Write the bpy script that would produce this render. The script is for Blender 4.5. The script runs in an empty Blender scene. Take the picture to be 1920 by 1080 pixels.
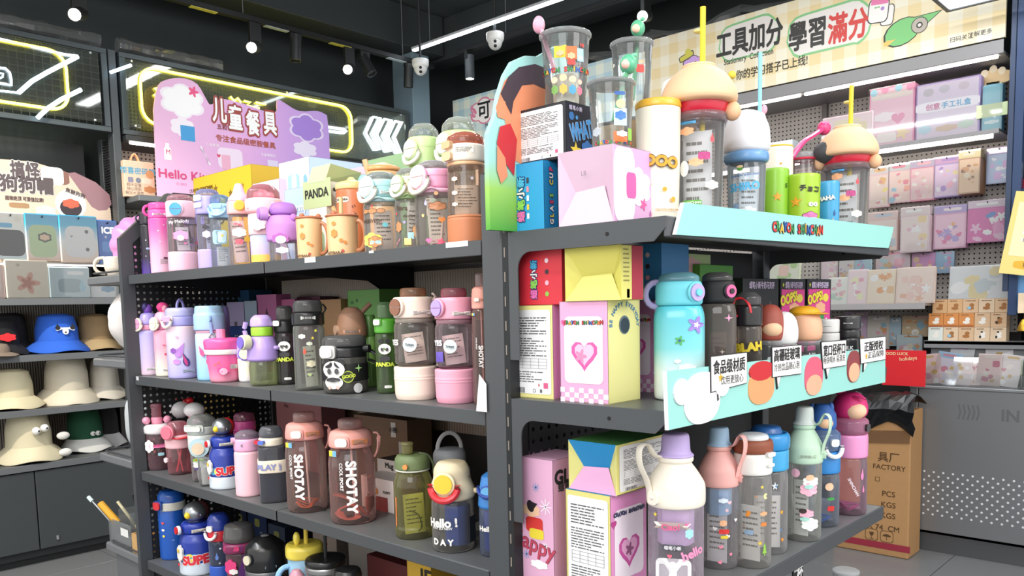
import bpy, math, random
from mathutils import Vector, Matrix
PI = math.pi
sc = bpy.context.scene
COL = sc.collection
# ---------------------------------------------------------------- camera, world, lights, exposure
cd = bpy.data.cameras.new('camera'); cam = bpy.data.objects.new('camera', cd); COL.objects.link(cam); sc.camera = cam
YAW, PITCH, ROLL = .821, -.095, -.0220
fw = Vector((-math.cos(YAW)*math.cos(PITCH), math.sin(YAW)*math.cos(PITCH), math.sin(PITCH)))
rt = fw.cross(Vector((0, 0, 1))).normalized(); up = rt.cross(fw)
r2 = rt*math.cos(ROLL)+up*math.sin(ROLL); u2 = up*math.cos(ROLL)-rt*math.sin(ROLL)
mw = Matrix((r2, u2, -fw)).transposed().to_4x4(); mw.translation = (0, 0, 1.4); cam.matrix_world = mw
cd.sensor_width = 36; cd.lens = 36*1530/1920; cd.shift_y = 180/1920; cd.clip_start = .05
W = bpy.data.worlds.new('store_light'); sc.world = W; W.use_nodes = True
W.node_tree.nodes['Background'].inputs[0].default_value = (1, .985, .955, 1)
W.node_tree.nodes['Background'].inputs[1].default_value = .92
def area(name, loc, sx, sy, power, col=(1, 1, 1), aim=None):
    L = bpy.data.lights.new(name, 'AREA'); L.shape = 'RECTANGLE'; L.size = sx; L.size_y = sy; L.energy = power; L.color = col
    o = bpy.data.objects.new(name, L); COL.objects.link(o); o.location = loc
    if aim: o.rotation_euler = (Vector(aim)-Vector(loc)).to_track_quat('-Z', 'Y').to_euler()
    return o
def spot(name, loc, aim, power, ang=50, col=(1, .93, .82), rad=.04):
    L = bpy.data.lights.new(name, 'SPOT'); L.energy = power; L.spot_size = math.radians(ang); L.spot_blend = .6; L.color = col; L.shadow_soft_size = rad
    o = bpy.data.objects.new(name, L); COL.objects.link(o); o.location = loc
    o.rotation_euler = (Vector(aim)-Vector(loc)).to_track_quat('-Z', 'Y').to_euler(); return o
for i, (x, y, p) in enumerate(((-1.2, .1, 13), (-3.3, .1, 22), (-1.4, 3.7, 16), (-3.2, 2.9, 12), (-.3, 2.6, 13), (.6, .6, 12))):
    area('ceiling_tube_light', (x, y, 3.26), 2.0, .12, p, (.95, .98, 1))
area('front_fill_light', (.5, -2.2, 2.9), 2.4, 1.4, 36, (.97, .98, 1), (-2.2, 1.6, 1.1))  # soft fill added behind the camera, no fixture belongs to it
area('end_rack_fill_light', (1.9, 1.6, 2.8), 1.6, 1.2, 26, (1, .98, .96), (-.8, 2.2, 1.0))  # unseen soft fill added to brighten the end rack
spot('track_spot_light', (-1.3, -.5, 3.1), (-1.9, 1.5, 1.5), 70, 40, (1, .9, .74))
spot('track_spot_light', (-3.6, .3, 3.1), (-5.2, 1.5, 1.4), 150, 66, (1, .92, .78))
spot('track_spot_light', (-2.6, -.5, 3.1), (-2.9, 1.4, 1.2), 70, 40, (1, .94, .86))
sc.view_settings.view_transform = 'Standard'; sc.view_settings.look = 'None'
sc.view_settings.exposure = .74; sc.view_settings.gamma = 1; sc.view_settings.use_curve_mapping = False
try:
    cy = sc.cycles; cy.max_bounces = 10; cy.diffuse_bounces = 4; cy.glossy_bounces = 3; cy.transparent_max_bounces = 20
    cy.sample_clamp_indirect = 4; cy.caustics_reflective = False; cy.caustics_refractive = False
except Exception: pass
# ---------------------------------------------------------------- materials
def lin(h):
    if not isinstance(h, str): return tuple(h)
    h = h.lstrip('#')
    if len(h) == 3: h = ''.join(c*2 for c in h)
    v = [int(h[i:i+2], 16)/255 for i in (0, 2, 4)]
    return tuple(c/12.92 if c <= .04045 else ((c+.055)/1.055)**2.4 for c in v)
MC = {}
def newmat(key):
    m = bpy.data.materials.new(key); m.use_nodes = True
    nt = m.node_tree; return m, nt, nt.nodes['Principled BSDF']
def M(col, rough=.4, metal=0., bump=0., bscale=60., coat=0., var=0.):
    k = ('M', col, rough, metal, bump, bscale, coat, var)
    if k in MC: return MC[k]
    m, nt, b = newmat('surface'); c = lin(col)
    b.inputs['Base Color'].default_value = (*c, 1); b.inputs['Roughness'].default_value = rough; b.inputs['Metallic'].default_value = metal
    if coat: b.inputs['Coat Weight'].default_value = coat
    if bump or var:
        t = nt.nodes.new('ShaderNodeTexCoord'); n = nt.nodes.new('ShaderNodeTexNoise'); n.inputs['Scale'].default_value = bscale; n.inputs['Detail'].default_value = 4
        nt.links.new(t.outputs['Object'], n.inputs['Vector'])
        if bump:
            bp = nt.nodes.new('ShaderNodeBump'); bp.inputs['Strength'].default_value = bump; bp.inputs['Distance'].default_value = .003
            nt.links.new(n.outputs['Fac'], bp.inputs['Height']); nt.links.new(bp.outputs['Normal'], b.inputs['Normal'])
        if var:
            mx = nt.nodes.new('ShaderNodeMix'); mx.data_type = 'RGBA'
            mx.inputs[6].default_value = (*[max(0, x*(1-var)) for x in c], 1); mx.inputs[7].default_value = (*[min(1, x*(1+var)) for x in c], 1)
            nt.links.new(n.outputs['Fac'], mx.inputs[0]); nt.links.new(mx.outputs[2], b.inputs['Base Color'])
    MC[k] = m; return m
def P(col): return M(col, .32, 0, .02, 300, .15)          # glossy moulded plastic
def SF(col): return M(col, .55, 0, .03, 400)              # soft-touch plastic / silicone
def CARD(col): return M(col, .5, 0, .03, 120)             # coated carton
def FAB(col): return M(col, .9, 0, .5, 420, 0, .06)       # cloth
def MET(col, r=.35): return M(col, r, .85)
def INK(col): return M(col, .45)
def LITE(m):
    c = m.node_tree.nodes['Principled BSDF'].inputs['Base Color'].default_value; return M(tuple(round(.45*v+.5, 3) for v in c[:3]), .7)
def CL(col='#ffffff', body=.10, tint=.9):                  # thin clear plastic: tinted see-through wall with a gloss
    k = ('CL', col, body, tint)
    if k in MC: return MC[k]
    m, nt, b = newmat('clear_plastic'); c = lin(col)
    tr = nt.nodes.new('ShaderNodeBsdfTransparent'); tr.inputs[0].default_value = (*[1-(1-x)*tint for x in c], 1)
    b.inputs['Base Color'].default_value = (*[min(1, .25+x*.75) for x in c], 1); b.inputs['Roughness'].default_value = .06; b.inputs['IOR'].default_value = 1.5
    lw = nt.nodes.new('ShaderNodeLayerWeight'); lw.inputs[0].default_value = .3
    mp = nt.nodes.new('ShaderNodeMapRange'); mp.inputs[3].default_value = body*.75; mp.inputs[4].default_value = min(.8, body+.22)
    nt.links.new(lw.outputs['Facing'], mp.inputs[0])
    gl = nt.nodes.new('ShaderNodeBsdfGlossy'); gl.inputs['Roughness'].default_value = .04
    fr = nt.nodes.new('ShaderNodeFresnel'); fr.inputs[0].default_value = 1.5
    m0 = nt.nodes.new('ShaderNodeMixShader'); nt.links.new(fr.outputs[0], m0.inputs[0]); nt.links.new(tr.outputs[0], m0.inputs[1]); nt.links.new(gl.outputs[0], m0.inputs[2])
    mx = nt.nodes.new('ShaderNodeMixShader'); nt.links.new(mp.outputs[0], mx.inputs[0]); nt.links.new(m0.outputs[0], mx.inputs[1])
    tl = nt.nodes.new('ShaderNodeBsdfTranslucent'); tl.inputs[0].default_value = b.inputs['Base Color'].default_value; m3 = nt.nodes.new('ShaderNodeMixShader'); m3.inputs[0].default_value = .45
    nt.links.new(b.outputs[0], m3.inputs[1]); nt.links.new(tl.outputs[0], m3.inputs[2]); nt.links.new(m3.outputs[0], mx.inputs[2])
    nt.links.new(mx.outputs[0], nt.nodes['Material Output'].inputs[0]); MC[k] = m; return m
def EM(col, s):
    k = ('EM', col, s)
    if k in MC: return MC[k]
    m, nt, b = newmat('glowing'); b.inputs['Base Color'].default_value = (*lin(col), 1)
    b.inputs['Emission Color'].default_value = (*lin(col), 1); b.inputs['Emission Strength'].default_value = s; MC[k] = m; return m
def GR(stops, rough=.35, axis=2):                          # colour fade up a thing, by generated height
    k = ('GR', tuple(stops), rough, axis)
    if k in MC: return MC[k]
    m, nt, b = newmat('fade'); t = nt.nodes.new('ShaderNodeTexCoord'); s = nt.nodes.new('ShaderNodeSeparateXYZ'); r = nt.nodes.new('ShaderNodeValToRGB')
    nt.links.new(t.outputs['Generated'], s.inputs[0]); nt.links.new(s.outputs[axis], r.inputs[0]); nt.links.new(r.outputs[0], b.inputs['Base Color'])
    e = r.color_ramp.elements
    while len(e) < len(stops): e.new(.5)
    for i, (p, c) in enumerate(stops): e[i].position = p; e[i].color = (*lin(c), 1)
    b.inputs['Roughness'].default_value = rough; MC[k] = m; return m
def CHK(c1, c2, scale, rough=.5, c3=None, dirs=('x', 'z')):   # printed check / gingham on object coordinates
    k = ('CHK', c1, c2, scale, c3, dirs)
    if k in MC: return MC[k]
    m, nt, b = newmat('printed_check'); t = nt.nodes.new('ShaderNodeTexCoord'); s = nt.nodes.new('ShaderNodeSeparateXYZ'); nt.links.new(t.outputs['Object'], s.inputs[0])
    st = []
    for d in dirs:
        mu = nt.nodes.new('ShaderNodeMath'); mu.operation = 'MULTIPLY'; mu.inputs[1].default_value = scale; nt.links.new(s.outputs['xyz'.index(d)], mu.inputs[0])
        fr = nt.nodes.new('ShaderNodeMath'); fr.operation = 'FRACT'; nt.links.new(mu.outputs[0], fr.inputs[0])
        g = nt.nodes.new('ShaderNodeMath'); g.operation = 'GREATER_THAN'; g.inputs[1].default_value = .5; nt.links.new(fr.outputs[0], g.inputs[0]); st.append(g)
    a = nt.nodes.new('ShaderNodeMath'); nt.links.new(st[0].outputs[0], a.inputs[0]); nt.links.new(st[1].outputs[0], a.inputs[1])
    r = nt.nodes.new('ShaderNodeValToRGB'); r.color_ramp.interpolation = 'CONSTANT'; e = r.color_ramp.elements
    if c3: a.operation = 'ADD'; cols = (c1, c3, c2)
    else: a.operation = 'SUBTRACT'; ab = nt.nodes.new('ShaderNodeMath'); ab.operation = 'ABSOLUTE'; nt.links.new(a.outputs[0], ab.inputs[0]); a = ab; cols = (c1, c2, c2)
    dv = nt.nodes.new('ShaderNodeMath'); dv.operation = 'DIVIDE'; dv.inputs[1].default_value = 2 if c3 else 1; nt.links.new(a.outputs[0], dv.inputs[0]); nt.links.new(dv.outputs[0], r.inputs[0])
    e.new(.5)
    for i, (p, c) in enumerate(zip((0, .3, .8), cols)): e[i].position = p; e[i].color = (*lin(c), 1)
    nt.links.new(r.outputs[0], b.inputs['Base Color']); b.inputs['Roughness'].default_value = rough; MC[k] = m; return m
STEEL = M('#505356', .42, .25, .03, 200); STEELD = M('#222426', .5, .2); GREY = M('#6f7274', .4, .3, .03, 200)
# ---------------------------------------------------------------- mesh collecting
class G:
    def __init__(s, mat=None): s.v = []; s.f = []; s.k = []; s.mats = []; s.cur = 0; s.xf = None; s.use(mat) if mat else None
    def use(s, mat):
        if mat not in s.mats: s.mats.append(mat)
        s.cur = s.mats.index(mat); return s
    def add(s, vs, fs):
        n = len(s.v)
        if s.xf is not None: vs = [tuple(s.xf @ Vector(p)) for p in vs]
        s.v += [tuple(p) for p in vs]; s.f += [tuple(i+n for i in f) for f in fs]; s.k += [s.cur]*len(fs); return s
    def box(s, x0, x1, y0, y1, z0, z1, b=0.):
        if x0 > x1: x0, x1 = x1, x0
        if y0 > y1: y0, y1 = y1, y0
        if not b:
            return s.add([(x, y, z) for x in (x0, x1) for y in (y0, y1) for z in (z0, z1)], [(0, 1, 3, 2), (4, 6, 7, 5), (0, 4, 5, 1), (2, 3, 7, 6), (0, 2, 6, 4), (1, 5, 7, 3)])
        X, Y, Zz = (x0, x1), (y0, y1), (z0, z1); vs = []; idx = {}
        for i in (0, 1):
            for j in (0, 1):
                for k in (0, 1):
                    for a in range(3):
                        p = [X[i], Y[j], Zz[k]]; sg = (1-2*i, 1-2*j, 1-2*k)
                        for q in range(3):
                            if q != a: p[q] += sg[q]*b
                        idx[i, j, k, a] = len(vs); vs.append(tuple(p))
        I = lambda i, j, k, a: idx[i, j, k, a]; fs = []
        for i in (0, 1): fs.append([I(i, 0, 0, 0), I(i, 1, 0, 0), I(i, 1, 1, 0), I(i, 0, 1, 0)][::1 if i else -1])
        for j in (0, 1): fs.append([I(0, j, 0, 1), I(1, j, 0, 1), I(1, j, 1, 1), I(0, j, 1, 1)][::-1 if j else 1])
        for k in (0, 1): fs.append([I(0, 0, k, 2), I(1, 0, k, 2), I(1, 1, k, 2), I(0, 1, k, 2)][::1 if k else -1])
        for i in (0, 1):
            for j in (0, 1): fs.append([I(i, j, 0, 0), I(i, j, 1, 0), I(i, j, 1, 1), I(i, j, 0, 1)])
        for i in (0, 1):
            for k in (0, 1): fs.append([I(i, 0, k, 0), I(i, 1, k, 0), I(i, 1, k, 2), I(i, 0, k, 2)])
        for j in (0, 1):
            for k in (0, 1): fs.append([I(0, j, k, 1), I(1, j, k, 1), I(1, j, k, 2), I(0, j, k, 2)])
        for i in (0, 1):
            for j in (0, 1):
                for k in (0, 1): fs.append([I(i, j, k, 0), I(i, j, k, 1), I(i, j, k, 2)])
        return s.add(vs, fs)
    def lathe(s, prof, n=28, c=(0, 0, 0), sq=2., fl=(1, 1), flute=None):
        vs = []; fs = []; rows = []
        for r, z in prof:
            if r < 1e-6: rows.append([len(vs)]); vs.append((c[0], c[1], c[2]+z)); continue
            row = []
            for i in range(n):
                a = 2*PI*i/n; ca, sa = math.cos(a), math.sin(a)
                d = (abs(ca)**sq+abs(sa)**sq)**(-1/sq) if sq != 2 else 1
                if flute: d *= 1+flute[1]*abs(math.cos(a*flute[0]/2))
                row.append(len(vs)); vs.append((c[0]+r*d*ca*fl[0], c[1]+r*d*sa*fl[1], c[2]+z))
            rows.append(row)
        for a, b in zip(rows, rows[1:]):
            if len(a) == 1 and len(b) == 1: continue
            for i in range(n):
                j = (i+1) % n
                if len(a) == 1: fs.append((a[0], b[j], b[i]))
                elif len(b) == 1: fs.append((a[i], a[j], b[0]))
                else: fs.append((a[i], a[j], b[j], b[i]))
        return s.add(vs, fs)
    def tube(s, pts, r, n=8, closed=False, flat=1., upv=(0, 0, 1)):
        pts = [Vector(p) for p in pts]; m = len(pts); vs = []; fs = []; U = Vector(upv); R = r if isinstance(r, (list, tuple)) else [r]*m
        for i, p in enumerate(pts):
            t = (pts[(i+1) % m]-pts[i-1]) if closed else (pts[min(i+1, m-1)]-pts[max(i-1, 0)])
            t.normalize(); a = t.cross(U)
            if a.length < 1e-3: a = t.cross(Vector((1, 0, .01)))
            a.normalize(); b = a.cross(t)
            for k in range(n):
                w = 2*PI*k/n; vs.append(p+a*math.cos(w)*R[i]+b*math.sin(w)*R[i]*flat)
        for i in range(m if closed else m-1):
            j = (i+1) % m
            for k in range(n): l = (k+1) % n; fs.append((i*n+k, i*n+l, j*n+l, j*n+k))
        if not closed: fs += [tuple(range(n))[::-1], tuple((m-1)*n+k for k in range(n))]
        return s.add(vs, fs)
    def ball(s, c, r, n=16):
        if not isinstance(r, (tuple, list)): r = (r, r, r)
        o = s.xf; T = Matrix.Translation(c) @ Matrix.Diagonal((*r, 1)); s.xf = T if o is None else o @ T
        s.lathe([(math.sin(PI*i/(n//2)), -math.cos(PI*i/(n//2))) for i in range(n//2+1)], n); s.xf = o; return s
    def prism(s, poly, mp, d0, d1):
        n = len(poly); vs = [mp(x, y, d0) for x, y in poly]+[mp(x, y, d1) for x, y in poly]
        return s.add(vs, [tuple(range(n))[::-1], tuple(range(n, 2*n))]+[(i, (i+1) % n, n+(i+1) % n, n+i) for i in range(n)])
    def obj(s, name, parent=None, smooth=35, mat=None, kind=None, label=None, loc=None):
        me = bpy.data.meshes.new(name); me.from_pydata(s.v, [], s.f)
        for m in (s.mats if mat is None else [mat]): me.materials.append(m)
        if mat is None and len(s.mats) > 1: me.polygons.foreach_set('material_index', s.k)
        if smooth:
            me.polygons.foreach_set('use_smooth', [True]*len(me.polygons)); me.set_sharp_from_angle(angle=math.radians(smooth))
        o = bpy.data.objects.new(name, me); COL.objects.link(o)
        if parent is not None: o.parent = parent
        if kind: o['kind'] = kind
        if label: o['label'] = label
        if loc: o.location = loc
        return o
def thing(name, label, cat, loc=(0, 0, 0), rz=0., group=None):
    o = bpy.data.objects.new(name, None); COL.objects.link(o); o.location = loc; o.rotation_euler = (0, 0, rz); o.empty_display_size = .05
    o['label'] = label; o['category'] = cat
    if group: o['group'] = group
    return o
def struct(name, g, parent=None, smooth=30):
    o = g.obj(name, parent, smooth); o['kind'] = 'structure'; return o
# flat maps: (x right, y up, d out of the surface)
def mapxz(x0, z0, y): return lambda x, z, d=0: (x0+x, y-d, z0+z)              # faces -y
def mapyz(x, y0, z0): return lambda u, z, d=0: (x+d, y0+u, z0+z)              # faces +x
def mapxy(x0, y0, z): return lambda u, v, d=0: (x0+u, y0+v, z+d)              # faces up
def cyl(R, a, z, tilt=0., sq=2.):
    def f(u, v, d=0):
        w = a+u/R; ca, sa = math.cos(w), math.sin(w)
        q = (abs(ca)**sq+abs(sa)**sq)**(-1/sq) if sq != 2 else 1
        return ((R*q+d)*ca, (R*q+d)*sa, z+v)
    return f
def rotmap(mp, ang, cx=0, cy=0):
    c, s_ = math.cos(ang), math.sin(ang)
    return lambda x, y, d=0: mp(cx+x*c-y*s_, cy+x*s_+y*c, d)
TX = {}
def textmesh(s):
    if s in TX: return TX[s]
    cu = bpy.data.curves.new('t', 'FONT'); cu.body = s; cu.size = 1; cu.align_x = 'CENTER'; cu.align_y = 'CENTER'; cu.resolution_u = 3
    o = bpy.data.objects.new('t', cu); me = o.to_mesh()
    vs = [(v.co.x, v.co.y) for v in me.vertices]; fs = [tuple(p.vertices) for p in me.polygons]
    o.to_mesh_clear(); bpy.data.objects.remove(o); bpy.data.curves.remove(cu)
    w = max([v[0] for v in vs] or [1])-min([v[0] for v in vs] or [0])
    if vs:
        cxm = (max(v[0] for v in vs)+min(v[0] for v in vs))/2; cym = (max(v[1] for v in vs)+min(v[1] for v in vs))/2
        vs = [(a-cxm, b-cym) for a, b in vs]
    TX[s] = (vs, fs, w); return TX[s]
def text(g, mat, s, mp, size, x=0, y=0, bold=0., rot=0., d=.0006, wfit=None, sx=1., out=None):
    vs, fs, w = textmesh(s); g.use(mat)
    if wfit: sx = wfit/(w*size)
    c, s_ = math.cos(rot), math.sin(rot); offs = [(0, 0)]
    if bold: offs += [(bold*size*math.cos(k*PI/4)*min(1, sx), bold*size*math.sin(k*PI/4)) for k in range(8)]
    if out:
        g.use(out[0]); b = out[1]*size
        for k in range(10):
            q = (b*math.cos(k*PI/5)*min(1, sx*1.15), b*math.sin(k*PI/5)); dk = d+k*4e-5
            g.add([mp(x+(a*size*sx+q[0])*c-(e*size+q[1])*s_, y+(a*size*sx+q[0])*s_+(e*size+q[1])*c, dk) for a, e in vs], fs)
        d += .0006; g.use(mat)
    for k, q in enumerate(offs):
        dk = d+k*4e-5
        g.add([mp(x+(a*size*sx+q[0])*c-(e*size+q[1])*s_, y+(a*size*sx+q[0])*s_+(e*size+q[1])*c, dk) for a, e in vs], fs)
def shape(kind):
    if kind == 'star': return [((1 if i % 2 == 0 else .42)*math.sin(i*PI/5), (1 if i % 2 == 0 else .42)*math.cos(i*PI/5)) for i in range(10)]
    if kind == 'heart': return [(.058*16*math.sin(t)**3, .058*(13*math.cos(t)-5*math.cos(2*t)-2*math.cos(3*t)-math.cos(4*t))) for t in [2*PI*i/18 for i in range(18)]][::-1]
    if kind == 'dot': return [(math.cos(2*PI*i/16), math.sin(2*PI*i/16)) for i in range(16)]
    if kind == 'flower': return [((.72+.28*math.cos(5*t))*math.cos(t), (.72+.28*math.cos(5*t))*math.sin(t)) for t in [2*PI*i/30 for i in range(30)]]
    if kind == 'cloud': return [((.8+.2*abs(math.sin(3*t)))*math.cos(t), .62*(.8+.2*abs(math.sin(3*t)))*math.sin(t)) for t in [2*PI*i/30 for i in range(30)]]
    if kind == 'sq': return [(-1, -1), (1, -1), (1, 1), (-1, 1)]
    if kind == 'rr': return rrect(2, 2, .45)
    if kind == 'drop': return [(0, 1.2)]+[(.7*math.sin(t), .7*math.cos(t)-.3) for t in [-.6-i*(2*PI-1.2)/12 for i in range(13)]]
    if kind == 'spark': return [((1 if i % 2 == 0 else .28)*math.sin(i*PI/4), (1 if i % 2 == 0 else .28)*math.cos(i*PI/4)) for i in range(8)]
    if kind == 'moon': return [(math.cos(t), math.sin(t)) for t in [.6+i*(2*PI-1.2)/12 for i in range(13)]]+[(.35+.62*math.cos(t), .62*math.sin(t)) for t in [-.8-i*(2*PI-1.6)/8 for i in range(9)]]
    if kind == 'bone': return [(-1, .5), (-.6, .2), (.6, .2), (1, .5), (1.2, 0), (1, -.5), (.6, -.2), (-.6, -.2), (-1, -.5), (-1.2, 0)]
    if kind == 'tree': return [(0, 1), (.35, .5), (.2, .5), (.5, 0), (.3, 0), (.7, -.6), (.12, -.6), (.12, -1), (-.12, -1), (-.12, -.6), (-.7, -.6), (-.3, 0), (-.5, 0), (-.2, .5), (-.35, .5)]
    if kind == 'flag': return [(-1, -.3), (-.8, 0), (-1, .3), (1, .3), (.8, 0), (1, -.3)]
    return shape('dot')
def rrect(w, h, r, n=5):
    p = []
    for cx, cy, a0 in ((w/2-r, h/2-r, 0), (-w/2+r, h/2-r, PI/2), (-w/2+r, -h/2+r, PI), (w/2-r, -h/2+r, 1.5*PI)):
        p += [(cx+r*math.cos(a0+i*PI/2/(n-1)), cy+r*math.sin(a0+i*PI/2/(n-1))) for i in range(n)]
    return p
def deco(g, items, mp, d0=.0006):   # items: (shape, x, y, sx, sy, colour[, rot])
    for i, it in enumerate(items):
        k, x, y, a, b, col = it[:6]; rot = it[6] if len(it) > 6 else 0; c, s_ = math.cos(rot), math.sin(rot)
        poly = shape(k) if isinstance(k, str) else k
        g.use(INK(col) if isinstance(col, str) else col); n = len(poly)
        pts = [(x+p*a*c-q*b*s_, y+p*a*s_+q*b*c) for p, q in poly]
        d = d0+i*.00012; cx_, cy_ = (x, y) if isinstance(k, str) else (sum(p for p, q in pts)/n, sum(q for p, q in pts)/n); vs = [mp(cx_, cy_, d)]+[mp(p, q, d) for p, q in pts]
        if isinstance(k, str): g.add(vs, [(0, j+1, (j+1) % n+1) for j in range(n)])
        else: g.add(vs[1:], [tuple(range(n))])
def lines(g, mp, x0, x1, y1, n, dy, th, rnd, col='#444444', d=.0007):   # small unreadable print: ragged dashes
    g.use(INK(col))
    for i in range(n):
        y = y1-i*dy; x = x0; e = x1-(x1-x0)*(rnd.random()*.45 if rnd.random() < .5 else 0)
        while x < e-.001:
            w = min((x1-x0)*rnd.uniform(.05, .3), e-x); g.add([mp(x, y, d), mp(x+w, y, d), mp(x+w, y+th, d), mp(x, y+th, d)], [(0, 1, 2, 3)]); x += w+(x1-x0)*.03
def rnd_prof(prof, rad):
    out = []; n = len(prof)
    for i, p in enumerate(prof):
        if i == 0 or i == n-1 or p[0] < 1e-6: out.append(p); continue
        a, b = prof[i-1], prof[i+1]
        la = math.hypot(a[0]-p[0], a[1]-p[1]); lb = math.hypot(b[0]-p[0], b[1]-p[1])
        if la < 1e-6 or lb < 1e-6: out.append(p); continue
        ta, tb = min(rad, la*.45)/la, min(rad, lb*.45)/lb
        A = (p[0]+(a[0]-p[0])*ta, p[1]+(a[1]-p[1])*ta); B = (p[0]+(b[0]-p[0])*tb, p[1]+(b[1]-p[1])*tb)
        for t in (0, .33, .67, 1): out.append(((1-t)**2*A[0]+2*t*(1-t)*p[0]+t*t*B[0], (1-t)**2*A[1]+2*t*(1-t)*p[1]+t*t*B[1]))
    return out
def ribbed(g, x0, x1, z0, z1, y, pitch=.012, amp=.003, axis='x'):
    n = max(2, int(abs(x1-x0)/pitch)); vs = []; fs = []
    for i in range(2*n+1):
        u = x0+(x1-x0)*i/(2*n); d = amp*(i % 2)
        for z in (z0, z1): vs.append((u, y-d, z) if axis == 'x' else (y+d, u, z))
    for i in range(2*n): fs.append((2*i, 2*i+2, 2*i+3, 2*i+1))
    g.add(vs, fs)
def perforated(g, u0, u1, v0, v1, pitch, rad, mp, th=.0015, n=8, skip=None):
    nu = max(1, round((u1-u0)/pitch)); nv = max(1, round((v1-v0)/pitch)); pu = (u1-u0)/nu; pv = (v1-v0)/nv
    for i in range(nu):
        for j in range(nv):
            cx, cy = u0+(i+.5)*pu, v0+(j+.5)*pv; vs = []; fs = []
            if skip and skip(cx, cy): continue
            for k in range(n):
                a = 2*PI*k/n; ca, sa = math.cos(a), math.sin(a); m = max(abs(ca), abs(sa))
                vs.append(mp(cx+pu/2*ca/m, cy+pv/2*sa/m, 0)); vs.append(mp(cx+rad*ca, cy+rad*sa, 0)); vs.append(mp(cx+rad*ca, cy+rad*sa, -th))
            for k in range(n):
                l = (k+1) % n; fs += [(3*k, 3*l, 3*l+1, 3*k+1), (3*k+1, 3*l+1, 3*l+2, 3*k+2)]
            g.add(vs, fs)
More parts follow.
